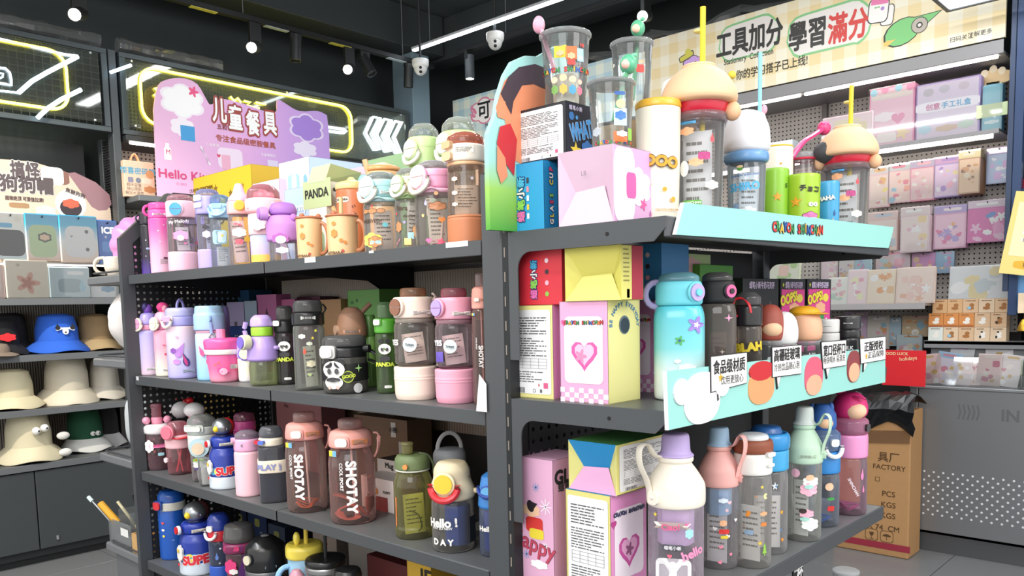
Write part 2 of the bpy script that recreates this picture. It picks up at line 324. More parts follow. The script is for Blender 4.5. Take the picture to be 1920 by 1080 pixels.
# ---------------------------------------------------------------- builders for the goods
# a bottle stands in its own frame: +X looks at the aisle where the picture was taken, z up, r = radius, h = height
def facing(x, y, turn=0.): return math.atan2(-y, -x)+math.radians(turn)
def arch(w, h, n=12, k=1.): return [(w*math.cos(PI*i/n), h*math.sin(PI*i/n)**k) for i in range(n+1)]
def bottle(name, cat, label, at, parts, ext=(), turn=0., group=None, n=30):
    x, y, r, z, h = at; rad = math.radians
    t = thing(name, label, cat, (x, y, z), facing(x, y, turn), group)
    rs = random.Random(hash_str(label))
    for p in parts:
        nm, mat, prof = p[:3]; o = p[3] if len(p) > 3 else {}
        pr = [(a*r, b*h) for a, b in prof]
        if pr[0][0] > 1e-6 and not o.get('open'): pr = [(0, pr[0][1])]+pr
        if pr[-1][0] > 1e-6 and not o.get('open'): pr = pr+[(0, pr[-1][1])]
        g = G(mat); g.lathe(rnd_prof(pr, o.get('rd', .1)*r), o.get('n', n), (o.get('dx', 0)*r, o.get('dy', 0)*r, 0), o.get('sq', 2.), o.get('fl', (1, 1)), o.get('flute'))
        po = g.obj(nm, t)
        if o.get('label'): po['label'] = o['label']
    prints = G(INK('#888888')); has = False; SQ = max([(p[3] if len(p) > 3 else {}).get('sq', 2.) for p in parts if p[0] in ('body', 'band')] or [2.])
    for e in ext:
        k = e[0]
        if k == 'loop':          # carry loop: (k, mat, angle, z, half width, height, strap half thickness[, lean])
            _, mat, a, ez, w, hh, th = e[:7]; lean = e[7] if len(e) > 7 else 0
            ca, sa = math.cos(rad(a)), math.sin(rad(a)); pts = []
            for i in range(15):
                q = PI*i/14; u = w*r*math.cos(q); v = hh*r*math.sin(q)
                pts.append((-sa*u+ca*lean*v, ca*u+sa*lean*v, ez*h+v))
            G(mat).tube(pts, th*r, 8, flat=.6, upv=(ca, sa, 0)).obj('carry_loop', t)
        elif k == 'ear':         # ring-shaped loop on the side: (k, mat, angle, z, R, th, out)
            _, mat, a, ez, R, th, out = e; ca, sa = math.cos(rad(a)), math.sin(rad(a)); c0 = out*r
            pts = [((c0+R*r*math.cos(q))*ca, (c0+R*r*math.cos(q))*sa, ez*h+1.15*R*r*math.sin(q)) for q in [2*PI*i/16 for i in range(16)]]
            G(mat).tube(pts, th*r, 8, True, upv=(-sa, ca, 0)).obj('carry_loop', t)
        elif k == 'handle':      # mug handle
            _, mat, a, z0, z1, out, th = e; ca, sa = math.cos(rad(a)), math.sin(rad(a)); pts = []
            for i in range(13):
                q = -PI/2+PI*i/12; u = (.93+out*math.cos(q)**.7 if math.cos(q) > 0 else .93)*r; zz = ((z0+z1)/2+(z1-z0)/2*math.sin(q))*h
                pts.append((u*ca, u*sa, zz))
            G(mat).tube(pts, th*r, 8, upv=(-sa, ca, 0)).obj('handle', t)
        elif k == 'button':      # round latch disk: (k, mat, angle, z, R, proud[, ringmat])
            _, mat, a, ez, R, pr = e[:6]; ca, sa = math.cos(rad(a)), math.sin(rad(a))
            X_ = Matrix(((-sa, 0, ca, ca*r*.9), (ca, 0, sa, sa*r*.9), (0, 1, 0, ez*h), (0, 0, 0, 1)))
            if len(e) > 6 and e[6]:
                g = G(e[6]); g.xf = X_; g.lathe(rnd_prof([(0, 0), (R*r*1.25, 0), (R*r*1.25, (pr+.02)*r), (0, (pr+.02)*r)], .06*r), 20); g.obj('latch_ring', t)
            g = G(mat); g.xf = X_; q = (pr+.1)*r
            for sgn in ((-1, 1) if len(e) > 7 else (0,)):
                poly = [(R*r*math.cos(w_), R*r*math.sin(w_)) for w_ in [2*PI*i/24 for i in range(24)]] if sgn == 0 else [(R*r*math.cos(w_), sgn*(R*r*math.sin(w_)+.05*R*r)) for w_ in [PI*i/12 for i in range(13)]][::sgn]
                g.prism(poly, lambda u, v, d: (u, v, d), 0, q)
            g.obj('button', t)
        elif k == 'latch':       # squarish press latch: (k, mat, angle, z, w, hgt, proud, framemat)
            _, mat, a, ez, w, hh, pr = e[:7]; R = r*.92
            if len(e) > 7 and e[7]:
                g = G(e[7]); g.prism(rrect(w*r*1.35, hh*r*1.3, .3*min(w, hh)*r), rotmap(cyl(R, rad(a), ez*h), 0), -.1*r, (pr-.02)*r); g.obj('latch_frame', t)
            g = G(mat); g.prism(rrect(w*r, hh*r, .3*min(w, hh)*r), cyl(R, rad(a), ez*h), -.1*r, (pr+.08)*r); g.obj('latch', t)
        elif k == 'bail':        # hinged U-shaped bail round a latch: (k, mat, angle, z, R, th)
            _, mat, a, ez, R, th = e; mp = cyl(r*1.02, rad(a), ez*h)
            G(mat).tube([mp(R*r*math.cos(q), R*r*math.sin(q), .14*r) for q in [PI*.95+i*PI*1.1/14 for i in range(15)]], th*r, 8).obj('bail', t)
        elif k == 'ring':        # band / ring: (k, name, mat, z, R, th)
            _, nm, mat, ez, R, th = e
            G(mat).tube([(R*r*math.cos(q), R*r*math.sin(q), ez*h) for q in [2*PI*i/32 for i in range(32)]], th*r, 8, True).obj(nm, t)
        elif k == 'straw':       # (k, mat, x0, y0, z0, x1, y1, z1, th)
            _, mat, a0, b0, c0, a1, b1, c1, th = e; g = G(mat); g.tube([(a0*r, b0*r, c0*h), (a1*r, b1*r, c1*h)], th*r, 10); g.obj('straw', t)
        elif k == 'ball':        # (k, name, mat, x, y, z, rx, ry, rz(r units))
            _, nm, mat, bx, by, bz, ra, rb, rc = e; G(mat).ball((bx*r, by*r, bz*h), (ra*r, rb*r, rc*r), 20).obj(nm, t)
        elif k == 'bow':
            _, mat, bx, by, bz, s_ = e; g = G(mat); s_ *= r
            for sg in (-1, 1): g.ball((bx*r, by*r+sg*s_*.8, bz*h), (s_*.45, s_*.75, s_*.55), 12)
            g.ball((bx*r, by*r, bz*h), (s_*.5, s_*.35, s_*.35), 10); g.obj('bow', t)
        elif k == 'tag':         # relief badge stuck on the wall: (k, name, mat, shape, angle, z, sx, sy, thick)
            _, nm, mat, shp, a, ez, sx, sy, th = e; poly = [(p*sx*r, q*sy*r) for p, q in shape(shp)]
            G(mat).prism(poly, cyl(r, rad(a), ez*h), -.02*r, th*r).obj(nm, t)
        elif k == 'leaf':        # folded leaflet inside: (k, mat, angle, z0, w, hgt, tilt)
            _, mat, a, z0, w, hh, ti = e; ca, sa = math.cos(rad(a)), math.sin(rad(a)); g = G(LITE(mat)); c_, s_ = math.cos(ti), math.sin(ti)
            f = lambda u, v, d=0: (ca*(.25*r+d)-sa*(u*c_-v*s_), sa*(.25*r+d)+ca*(u*c_-v*s_), z0*h+u*s_+v*c_)
            W_, H_ = w*r, hh*h
            g.prism([(-W_/2, 0), (W_/2, 0), (W_/2, H_), (-W_/2, H_)], f, -.0006, .0006); lines(g, f, -W_*.38, W_*.38, H_*.85, 7, H_*.1, H_*.035, rs, '#77726c', .0012); g.obj('leaflet', t)
        elif k == 'ribbon':      # coiled strap inside
            _, mat, z0, n_, w = e; g = G(mat); pts = []
            for i in range(n_): pts.append((.6*r*math.cos(i*2.1), .6*r*math.sin(i*2.1), z0*h+.12*r+.09*r*math.sin(i*1.7)+.03*r*i))
            sm = []
            for i in range(len(pts)-1):
                for q in range(4): sm.append(tuple(Vector(pts[i]).lerp(Vector(pts[i+1]), q/4)))
            g.tube(sm, w*r, 6, flat=.25); g.obj('coiled_strap', t)
        elif k == 'strap':       # strap hanging from lid: pts in r/h units
            _, nm, mat, pts, th, fl = e[:6]; G(mat).tube(smooth_path([(p[0]*r, p[1]*r, p[2]*h) for p in pts]), th*r, 8, flat=fl, upv=e[6] if len(e) > 6 else (0, 0, 1)).obj(nm, t)
        elif k == 'text':        # (k, colour, string, angle, z, size(r), bold, rot[, R, outline])
            _, col, s_, a, ez, si, bo, ro = e[:8]; R = (e[8] if len(e) > 8 else 1)*r
            text(prints, INK(col), s_, cyl(R, rad(a), ez*h, 0, SQ), si*r, bold=bo, rot=ro, d=.0016 if ro == 0 else .002, out=(INK(e[9]), .1) if len(e) > 9 else None); has = True
        elif k == 'deco':        # (k, angle, items[, R]) items in r units, y measured from z=0 in h
            R = (e[3] if len(e) > 3 else 1)*r; it = [(q[0], q[1]*r, q[2]*h, q[3]*r, q[4]*r)+tuple(q[5:]) for q in e[2]]
            deco(prints, it, cyl(R, rad(e[1]), 0, 0, SQ), .0012); has = True
        elif k == 'note':        # paper sticker of small print: (k, colour, angle, z, w, hgt[, R])
            R = (e[6] if len(e) > 6 else 1)*r; mp = cyl(R, rad(e[2]), e[3]*h, 0, SQ); w, hh = e[4]*r, e[5]*r
            deco(prints, [('sq', 0, 0, w/2, hh/2, e[1])], mp, .001); lines(prints, mp, -w*.42, w*.42, hh*.25, 3, hh*.28, hh*.12, rs, '#8a8a88', .0016); has = True
    if has: prints.obj('print', t, 0)
    return t
def hash_str(s):
    v = 7
    for ch in s: v = (v*131+ord(ch)) % 1000003
    return v
def smooth_path(p, n=4):
    out = []
    for i in range(len(p)-1):
        a, b, c, d = [Vector(p[max(0, min(len(p)-1, j))]) for j in (i-1, i, i+1, i+2)]
        for k in range(n):
            t = k/n; out.append(.5*((2*b)+(c-a)*t+(2*a-5*b+4*c-d)*t*t+(3*b-a-3*c+d)*t**3))
    out.append(Vector(p[-1])); return out
DOME = lambda r0, z0, z1: [(r0*math.cos(PI/2*i/6), z0+(z1-z0)*math.sin(PI/2*i/6)) for i in range(7)]
# a carton: front faces -y (the aisle), right side faces +x; own frame at the front right bottom corner
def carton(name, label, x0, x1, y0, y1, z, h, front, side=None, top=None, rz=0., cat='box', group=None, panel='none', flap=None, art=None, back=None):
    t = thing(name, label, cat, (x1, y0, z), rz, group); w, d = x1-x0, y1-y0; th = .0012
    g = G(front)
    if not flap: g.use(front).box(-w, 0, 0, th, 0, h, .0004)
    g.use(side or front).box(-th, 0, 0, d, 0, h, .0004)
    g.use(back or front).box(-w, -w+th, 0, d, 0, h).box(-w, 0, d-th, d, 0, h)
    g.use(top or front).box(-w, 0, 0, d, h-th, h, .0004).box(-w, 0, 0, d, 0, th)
    g.obj('carton_body', t, 0)
    fm = mapxz(-w/2, 0, 0); sm = mapyz(0, d/2, 0); rs = random.Random(hash_str(label))
    if panel != 'none':        # white label panel of small print with a bar code
        g = G(INK('#e9e9ea')); f = sm if panel == 'side' else fm; pw = d if panel == 'side' else w
        pw *= .9; ph = h*.9
        deco(g, [([(a, b) for a, b in rrect(pw, ph, .006)], 0, h/2, 1, 1, '#e9e9ea')], f, .0008)
        lines(g, f, -pw*.42, pw*.4, h*.86, 7, h*.028, h*.011, rs, '#5a5a5a', .0012); lines(g, f, -pw*.42, pw*.4, h*.64, 8, h*.026, h*.01, rs, '#5a5a5a', .0012)
        for i in range(4): deco(g, [('sq', 0, h*(.43-.035*i), pw*.4, h*.0015, '#777777')], f, .0012)
        for i in range(5): deco(g, [('sq', pw*(-.4+.2*i), h*.378, .0004, h*.053, '#777777')], f, .0012)
        lines(g, f, -pw*.42, pw*.3, h*.28, 5, h*.026, h*.01, rs, '#5a5a5a', .0012)
        for i in range(16): deco(g, [('sq', pw*(-.38+.014*i), h*.085, pw*.002*rs.choice((1, 2)), h*.03, '#333333')], f, .0012)
        deco(g, [('dot', pw*.08, h*.085, h*.02, h*.02, '#333333'), ('dot', pw*.08, h*.085, h*.014, h*.014, '#e9e9ea'), ('sq', pw*.25, h*.085, h*.014, h*.018, '#555555'), ('sq', pw*.37, h*.145, h*.03, h*.03, '#d65a86'), ('tree', pw*.2, h*.15, h*.016, h*.018, '#c33a3a')], f, .0012)
        g.obj('label_panel', t, 0)
    if art:
        g = G(INK('#888888')); art(g, fm, sm, w, d, h, rs); g.obj('print', t, 0)
    if flap:
        ms = flap; q = min(.022, .16*w); A, B_, C_, D_ = (-w, 0, h), (0, 0, h), (0, 0, 0), (-w, 0, 0); e, f_ = (-w*.77, q, h*.42), (-w*.25, q, h*.46); e2, f2 = (-w*.77, q*.8, h*.46), (-w*.25, q*.8, h*.50)
        for nm, poly, mt in (('side_flap', [A, D_, e], ms[1]), ('side_flap', [C_, B_, f_], ms[1]), ('upper_flap', [B_, A, e, f_], ms[0]), ('lower_flap', [D_, C_, f2, e2], ms[2])):
            o = G(mt).add(poly, [tuple(range(len(poly)))]).obj(nm, t, 0); md = o.modifiers.new('card', 'SOLIDIFY'); md.thickness = .0012; md.offset = 0
    return t
# ---------------------------------------------------------------- the room
g = G(M('#55585b', .35, 0, .05, 30, .1, .05)); 
fl = struct('floor', G(M('#3a3c3e', .6)).box(-6.2, 3, -4, 6.2, -.12, -.004))
ft = M('#7a7c7e', .32, 0, .04, 40, .1, .06); tp = .6
tile = None
for i in range(-9, 2):
    for j in range(-1, 10):
        if i*tp > 1.2 or (i*tp > -1 and j*tp < .5): continue
        if tile is None:
            tile = G(ft).box(.002, tp-.002, .002, tp-.002, -.004, 0, .001).obj('tile', fl); tile.location = (i*tp, j*tp, 0)
        else:
            c = tile.copy(); COL.objects.link(c); c.parent = fl; c.location = (i*tp, j*tp, 0)
DARKW = M('#3c4244', .8, 0, .1, 30)
struct('ceiling', G(M('#3a4143', .8, 0, .2, 12)).box(-6.2, 1.5, -1, 6.2, 3.7, 3.8))
struct('wall_left', G(DARKW).box(-5.75, -5.65, -1, 5.5, 0, 3.7))
struct('wall_back', G(DARKW).box(-5.75, 1.5, 5.4, 5.5, 0, 3.7))
struct('column_corner', G(M('#7d939e', .6, 0, .05, 20)).box(-5.28, -5.04, 4.34, 4.52, 0, 3.7, .004))
b = G(M('#33383a', .7)).box(-5.3, -1.2, 4.62, 4.82, 3.38, 3.7, .005).box(-5.2, -4.95, -.5, 4.6, 3.4, 3.7, .005); struct('trim_ceiling_beam', b)
# ceiling fittings
def tube_light(label, x0, x1, y, z, axis='x'):
    t = thing('tube_light', label, 'tube light', (x0, y, z))
    L = x1-x0
    if axis == 'x':
        G(M('#c9ced2', .4)).box(0, L, -.016, .016, .012, .03, .002).obj('housing', t); G(EM('#eef6ff', 9)).box(.01, L-.01, -.014, .014, 0, .0119, .002).obj('diffuser', t)
    else:
        G(M('#c9ced2', .4)).box(-.016, .016, 0, L, .012, .03, .002).obj('housing', t); G(EM('#eef6ff', 9)).box(-.014, .014, .01, L-.01, 0, .0119, .002).obj('diffuser', t)
    for q in (.1, .9):
        a = (L*q, 0) if axis == 'x' else (0, L*q); G(M('#888d90', .4)).tube([(*a, .03), (*a, 3.7-z)], .002, 6).obj('suspension_wire', t)
    return t
tube_light('long bright tube light running along the ceiling towards the two dome cameras', -4.78, -2.85, 4.13, 3.3)
tube_light('short bright tube light at the top edge above the pink cutout sign', -4.4, -3.9, 2.9, 3.52, 'x')
tr = thing('track_rail', 'black ceiling track rail carrying the spotlights above the neon signs', 'track rail', (-4.86, 1.2, 3.24))
G(M('#17191a', .5)).box(-.02, .02, 0, 3.2, 0, .035, .003).obj('rail', tr)
for i in range(6): G(M('#b9c4c8' if i % 2 else '#c8c25a', .3)).box(-.018, .018, .25+i*.5, .42+i*.5, -.004, 0).obj('rail_cover', tr)
for q in (.3, 1.6, 2.9): G(M('#888d90', .4)).tube([(0, q, .035), (0, q, .46)], .002, 6).obj('suspension_wire', tr)
tr2 = thing('track_rail', 'black ceiling track rail along the back wall above the gingham banners', 'track rail', (-4.6, 4.42, 3.30))
G(M('#17191a', .5)).box(0, 3.4, -.02, .02, 0, .035, .003).obj('rail', tr2)
for q in (.5, 2.9): G(M('#888d90', .4)).tube([(q, 0, .035), (q, 0, .4)], .002, 6).obj('suspension_wire', tr2)
def spot_can(label, x, y, z, aim, on, col='#25282a'):
    t = thing('track_spotlight', label, 'spotlight', (x, y, z), 0, None)
    d = (Vector(aim)-Vector((x, y, z-.06))).normalized(); q = d.to_track_quat('-Z', 'Y').to_matrix().to_4x4(); q.translation = (0, 0, -.05)
    rz_ = (3.24 if x < -4.8 else 3.30)-z
    G(M('#191b1c', .5)).box(-.014, .014, -.04, .04, -.03, rz_, .002).obj('adapter', t)
    g = G(M(col, .45)); g.xf = q; g.lathe([(0, .05), (.036, .05), (.036, -.12), (.031, -.12), (.03, -.1), (0, -.1)], 20); g.obj('can', t)
    g = G(EM('#fff2d8', 45) if on else M('#444444', .3)); g.xf = q; g.lathe([(0, -.103), (.029, -.103), (.029, -.106), (0, -.106)], 18); g.obj('lamp', t)
    return t
for lab, at, aim, on in (
    ('lit spotlight nearest the left neon sign glowing warm white', (-4.86, 1.815,3.094), (-1.5, -.4, 1.5), True),
    ('lit spotlight above the bow end of the pink cutout sign', (-4.86, 2.875,3.143), (-1.4, -.3, 1.4), True),
    ('dark tilted can spotlight pointing straight down above the horned end of the pink sign', (-4.86, 3.177,3.229), (-4.75, 2.9, .5), False),
    ('lit spotlight between the two dark can spotlights', (-4.86, 3.608,3.146), (-1.3, .2, 1.4), True),
    ('dark can spotlight leaning right beside the lit one', (-4.86, 3.742,3.228), (-4.3, 3.9, 2.2), False),
    ('dark can spotlight close to the corner dome camera', (-4.86, 4.153,3.234), (-5.05, 4.2, 1.8), False),
    ):
    spot_can(lab, *at[:2], at[2], aim, on)
x, z = -4.477,3.267
spot_can('grey can spotlight hanging above the blue gingham banner', x, 4.42, z, (x, 4.42, .2), True, '#4d5357')
x, z = -2.919,3.214
spot_can('lit round spotlight above the head of the yellow gingham banner', x, 4.42, z, (-1.0, -.2, 1.5), True)
def dome_cam(label, x, y, z):
    t = thing('dome_camera', label, 'security camera', (x, y, z), facing(x, y))
    G(P('#f1f1ee')).lathe(rnd_prof([(0, 0), (.062, 0), (.06, -.045), (.05, -.06), (0, -.06)], .008), 24).obj('mount', t)
    G(P('#e6e6e3')).ball((.006, 0, -.062), (.048, .048, .052), 20).obj('eyeball', t)
    for a, zz, q in ((.05, -.068, .011), (.036, -.092, .013)): G(M('#101214', .15)).ball((a, .0, zz), (q, q, q), 12).obj('lens', t)
    G(M('#2b2f31', .6)).lathe([(0, 0), (.009, 0), (.009, 3.7-z), (0, 3.7-z)], 12).obj('stem', t)
dome_cam('white dome security camera in the ceiling corner by the grey column', -4.633,4.072, 3.2)
dome_cam('white dome security camera under the long tube light', -3.941,4.14, 3.24)
# ---- gondola: long shelving unit in the middle
ZS = (1.54, 1.177, .824, .489); Y0 = 1.231
go = thing('gondola_shelving', 'long black steel gondola shelving with perforated end panel, four levels of drink bottles', 'shelving unit', (-3.03, Y0, 0))
def gobj(g, name, par=None): return g.obj(name, par or go, 30, loc=None)
O = lambda g: setattr(g, 'xf', Matrix.Translation((3.03, -Y0, 0))) or g
HOLES = O(G(STEELD)); mp = lambda u, v, d=0: (-3.03+d, u, v)
perforated(HOLES, 1.255, 1.79, .43, 1.655, .0235, .0052, mp)
gobj(HOLES, 'perforated_panel')
E1 = O(G(STEELD)); E1.prism([(1.255, 1.655), (1.255, 1.70), (1.42, 1.85), (1.79, 1.85), (1.79, 1.655)], mp, -.002, 0)
gobj(E1, 'panel_top')
E2 = O(G(STEEL))
E2.prism([(1.212, .05), (1.257, .05), (1.257, 1.655), (1.413, 1.80), (1.8, 1.80), (1.8, 1.845), (1.395, 1.845), (1.212, 1.672)], mp, -.02, .004)
E2.box(-3.055, -3.028, 1.79, 2.37, .05, 1.85, .002)
gobj(E2, 'end_frame')
xj = -2.095
for lv, zz in enumerate(ZS):
    for xa, xb in ((-3.018, xj-.004), (xj+.004, -1.228)):
        s_ = O(G(M('#6a6c6d', .45, .2, .04, 150) if lv else STEEL)); s_.box(xa, xb, Y0+.004, 1.775, zz-.004, zz, .001); so = gobj(s_, 'shelf')
        s_ = O(G(STEEL)); s_.box(xa, xb, Y0, Y0+.004, zz-.032, zz+.0005, .0015); gobj(s_, 'shelf_lip')
        for xx in (xa+.004, xb-.006):
            s_ = O(G(STEELD)); s_.prism([(Y0+.01, zz-.005), (Y0+.01, zz-.03), (1.60, zz-.05), (1.74, zz-.13), (1.775, zz-.13), (1.775, zz-.005)], lambda u, v, d, xx=xx: (xx+d, u, v), 0, .002); gobj(s_, 'bracket')
s_ = O(G(M('#2b2724', .5))); s_.box(-3.02, -1.2, 1.782, 1.79, .1, 1.72); gobj(s_, 'back_panel')
s_ = O(G(M('#8a7a68', .25, .0))); ribbed(s_, -2.9, -1.23, 1.36, 1.52, 1.779); ribbed(s_, -2.9, -1.23, 1.0, 1.15, 1.779); gobj(s_, 'ribbed_sheet')
s_ = O(G(STEEL)); s_.box(-3.0, -1.2, 1.26, 2.3, .03, .40, .003); gobj(s_, 'base_cabinet')
s_ = O(G(M('#2a2c2e', .5))); 
for xa in (-2.99, -2.53, -2.07, -1.66): s_.box(xa+.004, xa+.44, 1.252, 1.259, .06, .39, .002)
gobj(s_, 'drawer_front')
# right end of the gondola: upright post and slotted column
s_ = O(G(STEEL)); s_.box(-1.223, -1.165, Y0-.004, Y0+.045, .03, 1.675, .003); s_.prism([(Y0-.004, 1.675), (Y0+.15, 1.80), (1.79, 1.80), (1.79, .1), (Y0+.04, .1), (Y0+.04, 1.675)], lambda u, v, d: (-1.2+d, u, v), -.012, .012); gobj(s_, 'upright_post')
s_ = O(G(STEELD)); s_.box(-1.165, -1.150, Y0-.002, Y0+.03, .03, 1.66, .001); gobj(s_, 'slotted_column')
s_ = O(G(M('#8a7f76', .5)));
for i in range(24): s_.box(-1.159, -1.156, Y0-.0026, Y0-.002, .45+i*.05, .47+i*.05)
gobj(s_, 'slot')
# ---- end rack on the near end of the gondola
ER = thing('end_rack', 'black end-of-aisle rack with three steel shelves facing the cash counter', 'shelving unit', (-1.15, Y0, 0))
R_ = lambda g: setattr(g, 'xf', Matrix.Translation((1.15, -Y0, 0))) or g
Y1 = 2.36; ZE = (1.55, 1.209, .815)
for lv, zz in enumerate(ZE):
    s_ = R_(G(M('#77797a' if lv == 2 else '#5a5c5e', .4, .2, .04, 150))); s_.box(-1.148, -.782, Y0+.004, Y1-.004, zz-.004, zz, .001); s_.obj('shelf', ER)
    s_ = R_(G(STEEL)); s_.box(-.782, -.776, Y0+.002, Y1-.002, zz-.036, zz+.0006, .002); s_.obj('shelf_lip', ER)
    for yy in (Y0, Y1-.003):
        poly = [(-1.15, zz), (-.776, zz), (-.776, zz-.02), (-.80, zz-.042)]
        poly += [(-1.09-.034*math.sin(i*PI/10), zz-.042-.034+.034*math.cos(i*PI/10)) for i in range(6)]+[(-1.124, zz-.26), (-1.15, zz-.26)]
        s_ = R_(G(STEEL)); s_.prism(poly, lambda u, v, d, yy=yy: (u, yy+d, v), 0, .003); s_.use(M('#0c0d0d', .6)); s_.prism([(-.9+.004*math.cos(a), zz-.022+.004*math.sin(a)) for a in [i*PI/4 for i in range(8)]], lambda u, v, d, yy=yy: (u, yy+d, v), -.0008, 0); s_.obj('side_bracket', ER)
s_ = R_(G(STEELD)); perforated(s_, Y0+.05, 1.62, .5, 1.54, .0262, .0052, lambda u, v, d=0: (-1.146+d, u, v)); s_.obj('perforated_panel', ER)
s_ = R_(G(STEELD)); s_.box(-1.16, -1.147, 1.72, 2.3, .5, 1.54, .001); s_.box(-1.152, -1.148, Y0+.03, Y0+.05, .5, 1.55); s_.obj('back_panel', ER)
s_ = R_(G(STEEL)); s_.box(-1.16, -1.12, Y1-.04, Y1, .03, 1.6, .002); s_.box(-1.15, -.82, Y0+.03, Y1-.03, .03, .40, .004); s_.box(-1.15, -.80, Y0+.02, Y1-.02, .40, .43, .003); s_.obj('base', ER)
# ---- rack on the far end of the gondola
FR = thing('far_end_rack', 'grey shelves at the far end of the gondola with plates and cutlery', 'shelving unit', (-3.4, 1.24, 0))
Q_ = lambda g: setattr(g, 'xf', Matrix.Translation((3.4, -1.24, 0))) or g
for zz in (1.549, 1.232, .853, .487):
    s_ = Q_(G(M('#85878a', .35, .3, .03, 150))); s_.box(-3.42, -3.056, 1.235, 2.3, zz-.034, zz, .006); s_.obj('shelf', FR)
    G_ = Q_(G(STEEL)); G_.tube([(-3.06, 1.24, zz+.012), (-3.36, 1.24, zz+.012), (-3.40, 1.27, zz+.012), (-3.40, 2.25, zz+.012)], .004, 6); G_.obj('guard_rail', FR)
s_ = Q_(G(M('#6d7072', .45, .2))); s_.box(-3.36, -3.06, 1.25, 2.28, .03, .452, .003); s_.obj('base', FR)
# ---- left wall fixture with hats
LR = thing('hat_display_fixture', 'grey steel wall fixture with hat shelves above a two-door cabinet', 'shelving unit', (-5.03, .6, 0))
A_ = lambda g: setattr(g, 'xf', Matrix.Translation((5.03, -.6, 0))) or g
XW = -5.03; ya, yb_ = .6, 2.02
for zz in (1.50, 1.188, .885, .578):
    s_ = A_(G(M('#4d5052', .45, .2, .03, 120))); s_.box(-5.5, XW-.006, ya, yb_, zz-.006, zz, .001); s_.obj('shelf', LR)
    s_ = A_(G(M('#74777a', .42, .25, .03, 120))); s_.box(XW-.006, XW, ya, yb_, zz-.036, zz+.001, .002); s_.obj('shelf_lip', LR)
s_ = A_(G(M('#6f665b', .3))); ribbed(s_, ya, yb_, .58, 1.49, -5.49, .014, .004, 'y'); s_.obj('ribbed_sheet', LR)
s_ = A_(G(M('#2c3032', .55))); s_.box(-5.5, -5.08, ya, yb_, .04, .545, .002); s_.obj('cabinet_body', LR)
for a, b2 in ((ya, 1.468), (1.474, 2.06)):
    s_ = A_(G(M('#44484b', .5, .15, .04, 60))); s_.box(-5.08, -5.04, a, b2, .09, .536, .003); d = s_.obj('door', LR)
    s_ = A_(G(MET('#b9bcbe'))); s_.xf = s_.xf @ Matrix.Translation((-5.038, a+.09, .14)); s_.lathe([(0, -.012), (.008, -.012), (.008, .012), (0, .012)], 10); s_.obj('lock', d)
s_ = A_(G(M('#1d1f20', .6))); s_.box(-5.5, -5.1, ya, yb_, 0, .08); s_.obj('plinth', LR)
s_ = A_(G(M('#3c4042', .5, .2))); s_.box(-5.56, -5.5, ya, yb_, 0, 2.46); s_.obj('back_board', LR)
s_ = A_(G(M('#4b5053', .45, .25))); s_.box(-5.14, -5.06, 2.03, 2.075, 0, 2.95, .003); s_.box(-5.3, -5.24, 2.03, 2.06, 1.5, 2.46, .002); s_.obj('upright', LR)
s_ = A_(G(STEELD)); 
for i in range(60): s_.box(-5.24, -5.145, 2.032, 2.045, 1.52+i*.0155, 1.528+i*.0155)
so = s_.obj('louvre_panel', LR); so['kind'] = 'stuff'
# ---- second bay of the left wall: pegboard, shelf, LED
LB = thing('pegboard_display_fixture', 'beige pegboard wall bay under the wide neon panel with a lit shelf', 'shelving unit', (-5.05, 2.08, 0))
B_ = lambda g: setattr(g, 'xf', Matrix.Translation((5.05, -2.08, 0))) or g
s_ = B_(G(M('#b6aea2', .6))); perforated(s_, 2.09, 3.3, 1.5, 2.46, .027, .006, lambda u, v, d=0: (-5.36+d, u, v)); s_.obj('pegboard', LB)
s_ = B_(G(M('#3d3a37', .7))); s_.box(-5.40, -5.385, 2.09, 4.3, .1, 2.46); s_.obj('back_board', LB)
for zz in (2.1, 1.72, 1.3):
    s_ = B_(G(M('#6f7375', .42, .25))); s_.box(-5.37, -4.9 if zz > 2 else -5.0, 2.09, 4.3, zz-.035, zz, .003); s_.obj('shelf', LB)
s_ = B_(G(EM('#fff6ea', 7))); s_.box(-5.06, -5.04, 2.12, 3.2, 2.415, 2.43, .003); s_.obj('shelf_light', LB)
s_ = B_(G(M('#2f3335', .5))); s_.box(-5.37, -5.02, 2.09, 4.3, 2.43, 2.462, .002); s_.obj('canopy', LB)
